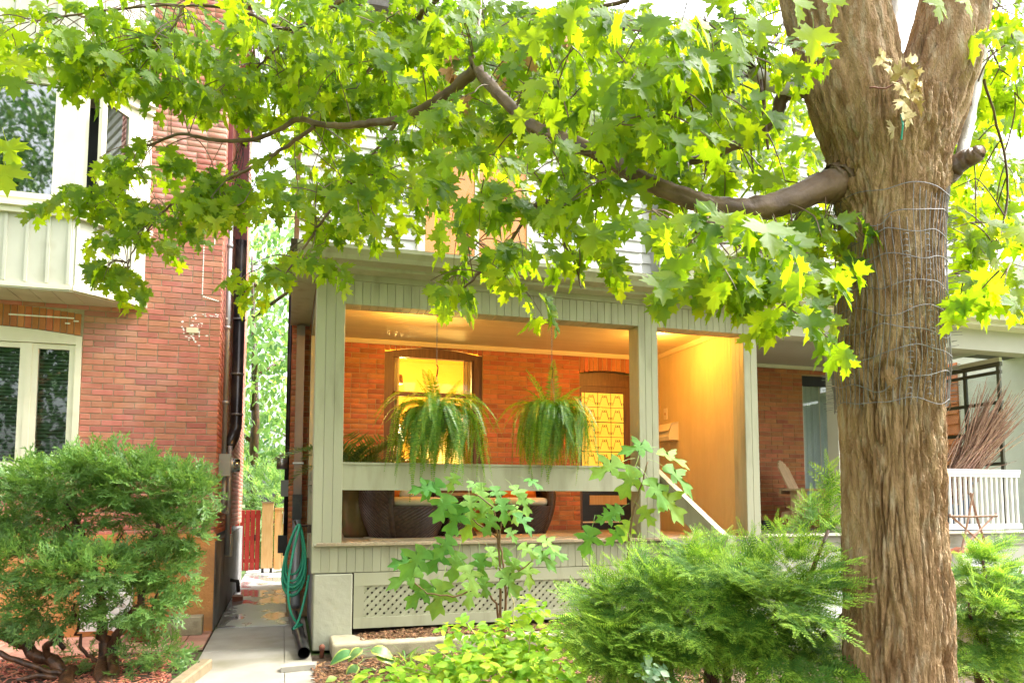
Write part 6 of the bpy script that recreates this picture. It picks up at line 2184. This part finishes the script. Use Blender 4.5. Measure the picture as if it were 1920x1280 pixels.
limb([(1690, 298, 3.72, 64), (1640, 320, 3.6, 57), (1600, 336, 3.52, 46), (1570, 345, 3.47, 37), (1535, 353, 3.43, 29), (1470, 380, 3.36, 25), (1400, 393, 3.32, 22), (1330, 386, 3.3, 19), (1270, 364, 3.32, 17), (1190, 330, 3.4, 16), (1140, 296, 3.48, 16), (1060, 262, 3.6, 13), (1000, 238, 3.75, 13), (945, 186, 3.9, 12), (905, 142, 4.05, 12), (886, 112, 4.15, 10)], nn=26, amp=0.006)
limb([(892, 128, 4.12, 12), (850, 168, 4.25, 11), (800, 200, 4.35, 9.5), (745, 225, 4.45, 8.5), (700, 230, 4.55, 7.5), (640, 236, 4.7, 6.5), (595, 232, 4.8, 6), (560, 224, 4.9, 5.5), (520, 245, 5.0, 4.5), (470, 262, 5.15, 4), (400, 263, 5.3, 3.6), (340, 252, 5.45, 3.2), (290, 268, 5.55, 2.8), (230, 285, 5.65, 2)], nn=14)
limb([(888, 120, 4.15, 9), (893, 80, 4.3, 6), (900, 20, 4.5, 4), (905, -60, 4.7, 3)], nn=10)
limb([(590, 238, 4.8, 4.5), (540, 272, 4.9, 4), (490, 305, 5.0, 3.6), (440, 330, 5.1, 3.2), (375, 362, 5.2, 2.6), (320, 385, 5.3, 2.2), (255, 460, 5.4, 1.6), (235, 520, 5.45, 1.2)], nn=8)
limb([(690, 300, 4.6, 3), (640, 370, 4.65, 3), (600, 420, 4.65, 2.6), (560, 480, 4.6, 2.2), (520, 530, 4.55, 1.6)], nn=8)
limb([(745, 226, 4.45, 4), (720, 262, 4.5, 3.2), (690, 300, 4.6, 3), (660, 340, 4.6, 2)], nn=8)
limb([(1560, 160, 3.5, 22), (1505, 168, 3.55, 17), (1470, 178, 3.6, 14), (1450, 225, 3.65, 11), (1400, 262, 3.7, 10), (1340, 288, 3.75, 9), (1270, 312, 3.8, 8), (1215, 340, 3.85, 8), (1140, 360, 3.9, 7.5), (1080, 375, 3.95, 7), (1012, 381, 4.0, 6), (985, 410, 4.05, 4), (950, 460, 4.1, 3.5), (905, 505, 4.15, 3), (862, 548, 4.2, 2)], m='bark_limb', nn=14)
limb([(1500, 166, 3.55, 16), (1450, 158, 3.5, 14), (1420, 140, 3.45, 13), (1404, 126, 3.42, 12)], m='bark_grey', nn=14)
limb([(1420, 138, 3.45, 7), (1440, 95, 3.6, 5), (1470, 50, 3.8, 4), (1480, -40, 4.0, 3)], m='bark_grey', nn=8)
limb([(1428, 150, 3.45, 6), (1432, 210, 3.4, 4.5), (1440, 280, 3.4, 3.5)], nn=8)
limb([(1015, 381, 4.0, 4), (1045, 430, 4.0, 3), (1075, 490, 3.95, 2), (1090, 540, 3.9, 1.5)], nn=8)
limb([(1140, 302, 3.48, 12), (1128, 340, 3.55, 9), (1112, 366, 3.7, 6), (1085, 374, 3.9, 5)], nn=10)
limb([(840, -20, 4.6, 7), (800, 15, 4.7, 6.5), (770, 55, 4.8, 6), (715, 110, 4.9, 4.5), (670, 150, 5.0, 3)], nn=8)
limb([(1180, 0, 3.8, 5), (1110, 15, 3.9, 5), (1040, 20, 4.0, 4), (1010, 60, 4.1, 3)], nn=8)
limb([(1170, 55, 4.2, 5), (1100, 55, 4.3, 5), (1050, 60, 4.35, 4.5), (1015, 85, 4.4, 3)], nn=8)
limb([(1775, 330, 3.45, 24), (1800, 305, 3.4, 19), (1828, 290, 3.35, 16), (1834, 286, 3.34, 13)], m='bark_limb', nn=14)
limb([(1800, 300, 3.42, 12), (1815, 240, 3.5, 11), (1830, 160, 3.6, 10), (1842, 80, 3.7, 9), (1850, -60, 3.9, 7)], m='bark_grey', nn=12)
limb([(550, 60, 5.0, 3), (500, 110, 5.0, 2.6), (460, 150, 5.0, 2.2)], nn=6)
limb([(345, 10, 5.0, 2.5), (325, 50, 5.0, 2.2), (300, 90, 5.0, 1.8)], nn=6)
limb([(700, -30, 5.0, 6), (640, 0, 5.0, 5), (545, 55, 5.0, 4), (450, 20, 5.1, 3.5), (330, 10, 5.2, 3), (200, 20, 5.3, 2.5), (60, 40, 5.4, 2)], nn=8)
limb([(1330, 384, 3.25, 6), (1320, 430, 2.9, 4), (1300, 470, 2.6, 3)], nn=8)
limb([(1845, 150, 3.6, 3), (1890, 330, 3.9, 2.5), (1870, 470, 3.8, 2), (1840, 570, 3.4, 1.3)], nn=8)
# ---- leaves
MH = [(0, 0), (.12, -.05), (.26, -.14), (.33, -.04), (.52, -.06), (.40, .10), (.46, .16), (.70, .17), (.58, .27), (.76, .42), (.50, .40), (.46, .47), (.22, .40), (.18, .50), (.33, .67), (.24, .70), (.26, .83), (.11, .80), (0, 1.06)]
MAPLE = [lobed(MH, lambda x, y: 0.20 * abs(x) - 0.22 * y * y, (0, 0.3), 0.6),
         lobed(MH, lambda x, y: -0.12 * abs(x) - 0.10 * y * y - 0.12 * x * x, (0, 0.3), 0.6),
         lobed(MH, lambda x, y: 0.08 * abs(x) - 0.42 * y * y + 0.06 * math.sin(9 * x), (0, 0.3), 0.6),
         lobed(MH, lambda x, y: 0.32 * abs(x) - 0.15 * y * y, (0, 0.3), 0.55)]
LEAF_FR = []
twigs = MB()
UPV = Vector((0, 0, 1))


def nearest_branch(p):
    ds = sorted(((b - p).length, i) for i, b in enumerate(BR))
    near = [q for q in ds[:24] if q[0] < ds[0][0] * 1.35 + 0.05]
    d_, i = random.choice(near)
    return BR[i], d_


def shoot(p, d_, L, n, size, conn=True):
    """A leafy shoot: opposite leaves on long stalks along a drooping twig."""
    pts = [p]
    dd = d_.normalized()
    for i in range(4):
        dd = (dd + Vector((0, 0, -0.16)) + rv(0.12)).normalized()
        pts.append(pts[-1] + dd * L / 4)
    twigs.tube(pts, [0.0034, 0.003, 0.0024, 0.0018, 0.001], 4, False)
    if conn:
        b, dist = nearest_branch(p)
        if b is not None and dist < 0.42:
            c_ = (b + p) / 2 + Vector((0, 0, 0.22 * dist)) + rv(0.12 * dist)
            twigs.tube([b * (1 - t) ** 2 + c_ * 2 * t * (1 - t) + p * t * t for t in (0, .17, .34, .5, .67, .84, 1)], [0.0042, 0.004, 0.0038, 0.0036, 0.0034, 0.0032, 0.003], 4, False)
    for i in range(n):
        t = 0.25 + 0.75 * i / max(1, n - 1)
        q = pts[min(4, int(t * 4))].lerp(pts[min(4, int(t * 4) + 1)] if int(t * 4) < 4 else pts[4], t * 4 - int(t * 4))
        ax = (pts[-1] - pts[0]).normalized()
        sdv = ax.cross(UPV)
        sdv = sdv.normalized() if sdv.length > 0.05 else Vector((1, 0, 0))
        ang = random.uniform(-0.7, 0.7) + (math.pi if i % 2 else 0)
        outv = (sdv * math.cos(ang) + UPV * math.sin(ang) * 0.5 + ax * 0.45).normalized()
        s = size * random.uniform(0.55, 1.22)
        st_ = outv * s * 0.6
        tip = (outv * 0.55 + Vector((0, 0, -0.9)) + rv(0.35)).normalized()
        nr = Vector((0, -0.5, 0.5)) + outv * 0.55 + rv(0.45)
        LEAF_FR.append(frame(q + st_, tip, nr, s) @ Matrix.Diagonal((random.uniform(0.74, 1.05), 1, random.uniform(0.5, 1.7), 1)))


def canopy(px, py, d_, rx, ry, rd, n, size=0.105, nl=8):
    for i in range(n):
        while True:
            u, v = random.uniform(-1, 1), random.uniform(-1, 1)
            if u * u + v * v <= 1:
                break
        qx, qy, dd = px + u * rx, py + v * ry, d_ + random.uniform(-rd, rd)
        for (ax, ay, ad) in MAIN:          # shoots grow behind the bare main limb rather than across it
            if abs(qx - ax) < 45 and -80 < qy - ay < 25 and dd < ad + 0.25:
                dd = ad + 0.3 + random.uniform(0, 0.5)
                break
        p = at(qx, qy, d=dd)
        a = random.uniform(0, 6.28)
        d0 = Vector((math.cos(a), math.sin(a), random.uniform(-0.6, 0.25)))
        shoot(p, d0, random.uniform(0.16, 0.30), nl, size)


MAIN = [(1480, 375, 3.4), (1400, 390, 3.35), (1320, 380, 3.3), (1250, 350, 3.35), (1000, 236, 3.75), (945, 190, 3.9), (890, 120, 4.1), (840, 175, 4.3), (780, 210, 4.4), (710, 230, 4.55), (640, 236, 4.7), (560, 226, 4.9), (490, 258, 5.1), (420, 263, 5.3), (1430, 240, 3.65), (1370, 280, 3.75), (1300, 300, 3.8)]
CAN = [
    # left, in front of the brick house
    (40, 50, 5.2, 90, 60, .5, 13), (150, 60, 5.2, 110, 70, .5, 20), (270, 75, 5.2, 110, 85, .5, 22), (380, 90, 5.1, 95, 95, .5, 20), (440, 150, 5.1, 60, 60, .4, 9),
    (330, 150, 5.2, 80, 40, .3, 8), (200, 130, 5.2, 60, 35, .3, 5),
    (215, 335, 5.6, 70, 55, .25, 10), (165, 360, 5.6, 40, 35, .2, 5), (300, 300, 5.5, 70, 45, .25, 8), (410, 330, 5.3, 60, 60, .3, 9), (380, 410, 5.3, 70, 40, .3, 8), (300, 420, 5.45, 60, 40, .25, 6), (230, 500, 5.5, 55, 60, .2, 9), (230, 560, 5.5, 45, 28, .2, 4), (450, 400, 5.1, 40, 50, .3, 5),
    # over the passage
    (540, 60, 5.0, 90, 75, .6, 15), (640, 50, 5.0, 100, 70, .6, 16), (570, 170, 5.0, 80, 60, .5, 11), (640, 180, 4.9, 80, 60, .5, 11), (600, 300, 4.8, 90, 70, .5, 15), (540, 380, 4.8, 60, 60, .4, 8), (650, 400, 4.7, 75, 70, .4, 12), (590, 470, 4.7, 60, 40, .3, 6), (500, 545, 4.6, 50, 40, .25, 7), (560, 540, 4.6, 25, 35, .2, 3), (700, 310, 4.7, 60, 70, .4, 9),
    # middle
    (760, 60, 4.7, 100, 75, .6, 15), (880, 50, 4.5, 100, 70, .6, 14), (800, 160, 4.8, 90, 60, .6, 11), (790, 290, 4.6, 80, 70, .5, 11), (740, 380, 4.6, 60, 50, .3, 7), (880, 250, 4.5, 80, 60, .5, 10), (880, 350, 4.1, 80, 55, .4, 10), (960, 130, 4.2, 90, 70, .5, 11), (1000, 40, 4.2, 100, 60, .6, 11), (990, 330, 3.6, 90, 60, .35, 11), (1060, 150, 3.9, 80, 60, .5, 9), (1060, 250, 3.5, 80, 60, .4, 9), (1080, 330, 3.3, 60, 40, .3, 6), (930, 440, 4.1, 90, 45, .35, 9), (1040, 440, 4.0, 80, 60, .35, 9), (870, 520, 4.2, 70, 35, .25, 7), (850, 575, 4.15, 45, 28, .2, 5), (960, 540, 4.1, 55, 40, .25, 7), (1090, 530, 3.95, 55, 45, .25, 7), (1130, 420, 4.0, 40, 40, .3, 4), (960, 595, 4.1, 25, 15, .1, 2),
    # right of the middle, nearer
    (1130, 60, 3.6, 80, 60, .5, 8), (1200, 120, 3.3, 80, 80, .4, 9), (1180, 240, 3.2, 80, 60, .4, 8), (1270, 60, 3.2, 90, 60, .5, 9), (1300, 190, 3.3, 80, 80, .5, 9), (1270, 320, 3.1, 60, 50, .3, 6), (1370, 120, 3.5, 70, 90, .5, 9), (1400, 210, 4.2, 80, 60, .5, 9), (1390, 320, 4.0, 80, 45, .5, 8), (1490, 300, 4.2, 50, 60, .4, 6), (1280, 450, 2.6, 80, 50, .25, 8), (1350, 490, 2.5, 60, 40, .25, 6), (1200, 510, 2.7, 30, 25, .15, 2), (1430, 450, 3.4, 80, 50, .4, 9), (1510, 450, 3.3, 50, 60, .3, 7), (1440, 540, 3.2, 90, 40, .3, 9), (1380, 590, 3.2, 70, 35, .25, 7), (1500, 590, 3.0, 55, 50, .25, 6), (1330, 590, 3.3, 30, 25, .15, 3), (1470, 655, 2.9, 55, 22, .2, 4),
    # right of the trunk
    (1860, 50, 3.8, 70, 60, .5, 8), (1890, 170, 4.2, 50, 70, .5, 7), (1860, 290, 4.4, 70, 60, .5, 8), (1840, 400, 4.3, 70, 50, .5, 7), (1890, 470, 3.9, 50, 60, .4, 6), (1810, 500, 3.8, 40, 50, .3, 5), (1840, 590, 3.3, 50, 30, .25, 4), (1790, 620, 3.3, 20, 30, .15, 2), (1900, 590, 2.9, 40, 30, .2, 3), (1780, 250, 4.6, 20, 60, .3, 3),
]
for c in CAN:
    canopy(c[0], c[1] - (78 if c[1] > 480 and c[0] > 1150 else 56 if c[1] > 480 else 30 if c[1] > 390 else 0), *c[2:6], max(1, int(round(c[6] * (1.3 if c[0] < 480 else 1.5 if c[1] < 200 else 1.0 if c[1] < 280 else 0.62 if c[0] < 1250 else 0.8)))))
# far side of the crown, seen against the sky above the roofs
for (px, py, rx, ry, n) in ((560, 40, 90, 90, 16), (560, 230, 70, 120, 16), (700, 100, 120, 120, 30), (860, 120, 130, 130, 34), (1000, 180, 130, 130, 30), (1150, 120, 130, 130, 28), (1300, 160, 130, 150, 28), (1420, 120, 80, 140, 20), (1450, 260, 80, 90, 14), (1500, 480, 70, 90, 10), (1850, 150, 90, 170, 24), (1850, 380, 90, 110, 16), (760, 260, 110, 70, 16)):
    canopy(px, py, 6.4, rx, ry, 0.9, int(n * 1.35), 0.11, 9)
# crown above and around the picture
for (px, py, rx, ry, n) in ((300, -160, 400, 120, 40), (1000, -180, 500, 130, 50), (1700, -200, 350, 150, 30)):
    canopy(px, py, 4.6, rx, ry, 1.0, n, 0.11, 8)
# a few big leaves close by
for (px, py, d_, s) in ((25, 165, 3.6, .12), (35, 130, 3.6, .10), (12, 285, 3.0, .11), (8, 330, 3.0, .13), (1525, 75, 2.5, .12), (1490, 12, 2.6, .11), (1555, 10, 2.7, .10), (1760, 15, 2.8, .11), (1810, 8, 2.9, .11), (1420, 60, 2.7, .12), (1330, 120, 2.8, .13), (1380, 90, 2.9, .12)):
    p = at(px, py - 20, d=d_)
    LEAF_FR.append(frame(p, Vector((random.uniform(-.4, .4), -0.15, -1)), Vector((0.1, -0.9, 0.5)) + rv(0.3), s))
spread('leaf', 'foliage', MAPLE, LEAF_FR, 'maple_leaf', mp_, 300)
two = twigs.build('twigs', 'bark_limb', mp_)
two['kind'] = 'stuff'
# withered leaves caught in the crown
wl_ = []
for (px, py, d_) in ((845, 105, 4.4), (840, 130, 4.4), (850, 150, 4.4), (838, 170, 4.4), (848, 190, 4.4), (735, 20, 4.8), (780, 10, 4.8), (1055, 100, 4.0), (985, 105, 4.1), (1060, 75, 4.0), (945, 135, 4.1), (865, 180, 4.4), (950, 120, 4.1), (940, 400, 4.5), (920, 410, 4.5)):
    for k in range(2):
        wl_.append(frame(at(px + random.uniform(-8, 8), py + random.uniform(-8, 8), d=d_), Vector((random.uniform(-.5, .5), random.uniform(-.5, .2), -1)), rv(1) + Vector((0, -0.6, 0)), random.uniform(0.07, 0.11)))
scatter('withered_leaf', tmesh('withered_leaf', MAPLE[2:3], 'dead_leaf'), wl_, mp_)

# dried leaf cluster in the fork
dc = at(1690, 170, d=3.13)
dl = thing('dried_leaf_cluster', 'clump of dry tan leaves caught in the maple fork', 'leaves', (dc.x, dc.y, dc.z))
fr_ = []
for (px, py, s, a) in ((1700, 128, .09, 60), (1678, 148, .075, 100), (1700, 150, .08, 30), (1685, 165, .085, 20), (1700, 180, .085, -10), (1688, 195, .08, 30), (1712, 200, .07, 60), (1702, 215, .08, 0), (1695, 225, .06, 20), (1678, 250, .06, -60), (1660, 118, .06, -60), (1670, 135, .05, -40), (1715, 170, .06, 50)):
    a = R(a)
    fr_.append(frame(at(px, py - 10, d=3.12 + random.uniform(-0.03, 0.03)), Vector((math.sin(a), -0.2, -math.cos(a))), Vector((0.2, -1, 0.3)) + rv(0.6), s))
scatter('leaf', tmesh('leaf', [lobed(MH, lambda x, y: 0.5 * abs(x) - 0.5 * y * y + 0.08 * math.sin(9 * x), (0, 0.3), 0.5), lobed(MH, lambda x, y: -0.4 * abs(x) + 0.1 * math.sin(8 * y), (0, 0.3), 0.5)], 'dry_leaf'), fr_, dl)
MB().tube([at(1690, 215, d=3.1), at(1693, 235, d=3.08), at(1690, 262, d=3.09)], 0.004, 5).build('string', 'hose_green', dl)
stem(dl, [at(1630, 165, d=3.12), at(1660, 166, d=3.11), at(1690, 150, d=3.13)], 0.004, 0.003, 'rust', 'leaf_stalk', 0.003, 5)

# ---- wire mesh round the trunk
wm = thing('wire_mesh', 'bent wire mesh wrapped around the maple trunk', 'wire mesh', (tb0.x, tb0.y, 1.8))


def trunk_at(z):
    for i in range(len(TP) - 1):
        if TP[i].z <= z <= TP[i + 1].z:
            t = (z - TP[i].z) / max(1e-6, TP[i + 1].z - TP[i].z)
            return TP[i].lerp(TP[i + 1], t), TR[i] + (TR[i + 1] - TR[i]) * t
    return TP[-1], TR[-1]


def on_trunk(a, z, off=0.006):
    c, r_ = trunk_at(z)
    bulge = 0.006 * noise.noise(Vector((math.cos(a) * 2, math.sin(a) * 2, z * 4)))
    return Vector((c.x + (r_ * 1.02 + off + bulge) * math.cos(a), c.y + (r_ * 1.02 + off + bulge) * math.sin(a), z))


z0, z1 = at(1670, 748, d=3.2).z, at(1670, 335, d=3.2).z
acam = math.atan2(-tb0.y, -tb0.x)
NV = 60
rows = 10
def warp(a, z):
    da = a - acam
    k = 0.11 * noise.noise(Vector((a * 1.5, z * 3.0, 1))) + 0.05 * math.sin(z * 9) * math.exp(-((da + 0.25) / 0.35) ** 2)
    return a + k
for i in range(NV):
    a = acam + (i - NV / 2) * 2 * math.pi / NV
    da = (a - acam + math.pi) % (2 * math.pi) - math.pi
    zt = z1 - (0.16 if -0.9 < da < 0.35 else 0.0) + 0.03 * math.sin(a * 5)
    zbm = z0 + 0.02 * math.sin(a * 7)
    P = [on_trunk(warp(a, zbm + (zt - zbm) * k / 26), zbm + (zt - zbm) * k / 26) for k in range(27)]
    MB().tube(P, 0.0017, 4, False).build('upright_wire', 'wire', wm)
for j in range(rows):
    z = z0 + (z1 - z0) * j / (rows - 1)
    P = []
    for i in range(97):
        a = acam + 2 * math.pi * i / 96
        da = (a - acam + math.pi) % (2 * math.pi) - math.pi
        zz = z + 0.05 * noise.noise(Vector((math.cos(a) * 1.5, math.sin(a) * 1.5, j * 3.1))) - 0.05 * math.exp(-((da + 0.2) / 0.3) ** 2) * math.sin(j * 1.7)
        P.append(on_trunk(warp(a, zz), zz, 0.0085))
    MB().tube(P, 0.0019, 4, False).build('hoop_wire', 'wire', wm)
sm_ = MB()
for q in (-0.62, -0.28):         # narrow ladders of short cross wires where the mesh is doubled
    k = 0
    z = z0 + 0.03
    while z < z1 - 0.2:
        a = acam - q + 0.10 * noise.noise(Vector((q * 9, z * 5, 3)))
        sm_.tube([on_trunk(a, z, 0.016), on_trunk(a + 0.045, z + 0.004, 0.019), on_trunk(a + 0.09, z, 0.016)], 0.0018, 4, False)
        z += 0.026
for i in range(150):              # loose ends along the rims
    s = 1 if i % 2 else -1
    z = random.uniform(z0 - 0.02, z1 - 0.1)
    a = acam + s * random.uniform(1.35, 1.6)
    p = on_trunk(a, z, 0.01)
    c, r_ = trunk_at(z)
    o = (p - Vector((c.x, c.y, z))).normalized()
    sm_.tube([p, p + o * random.uniform(0.02, 0.045) + rv(0.006)], 0.0014, 4, False)
so_ = sm_.build('short_wires', 'wire', wm)
so_['kind'] = 'stuff'
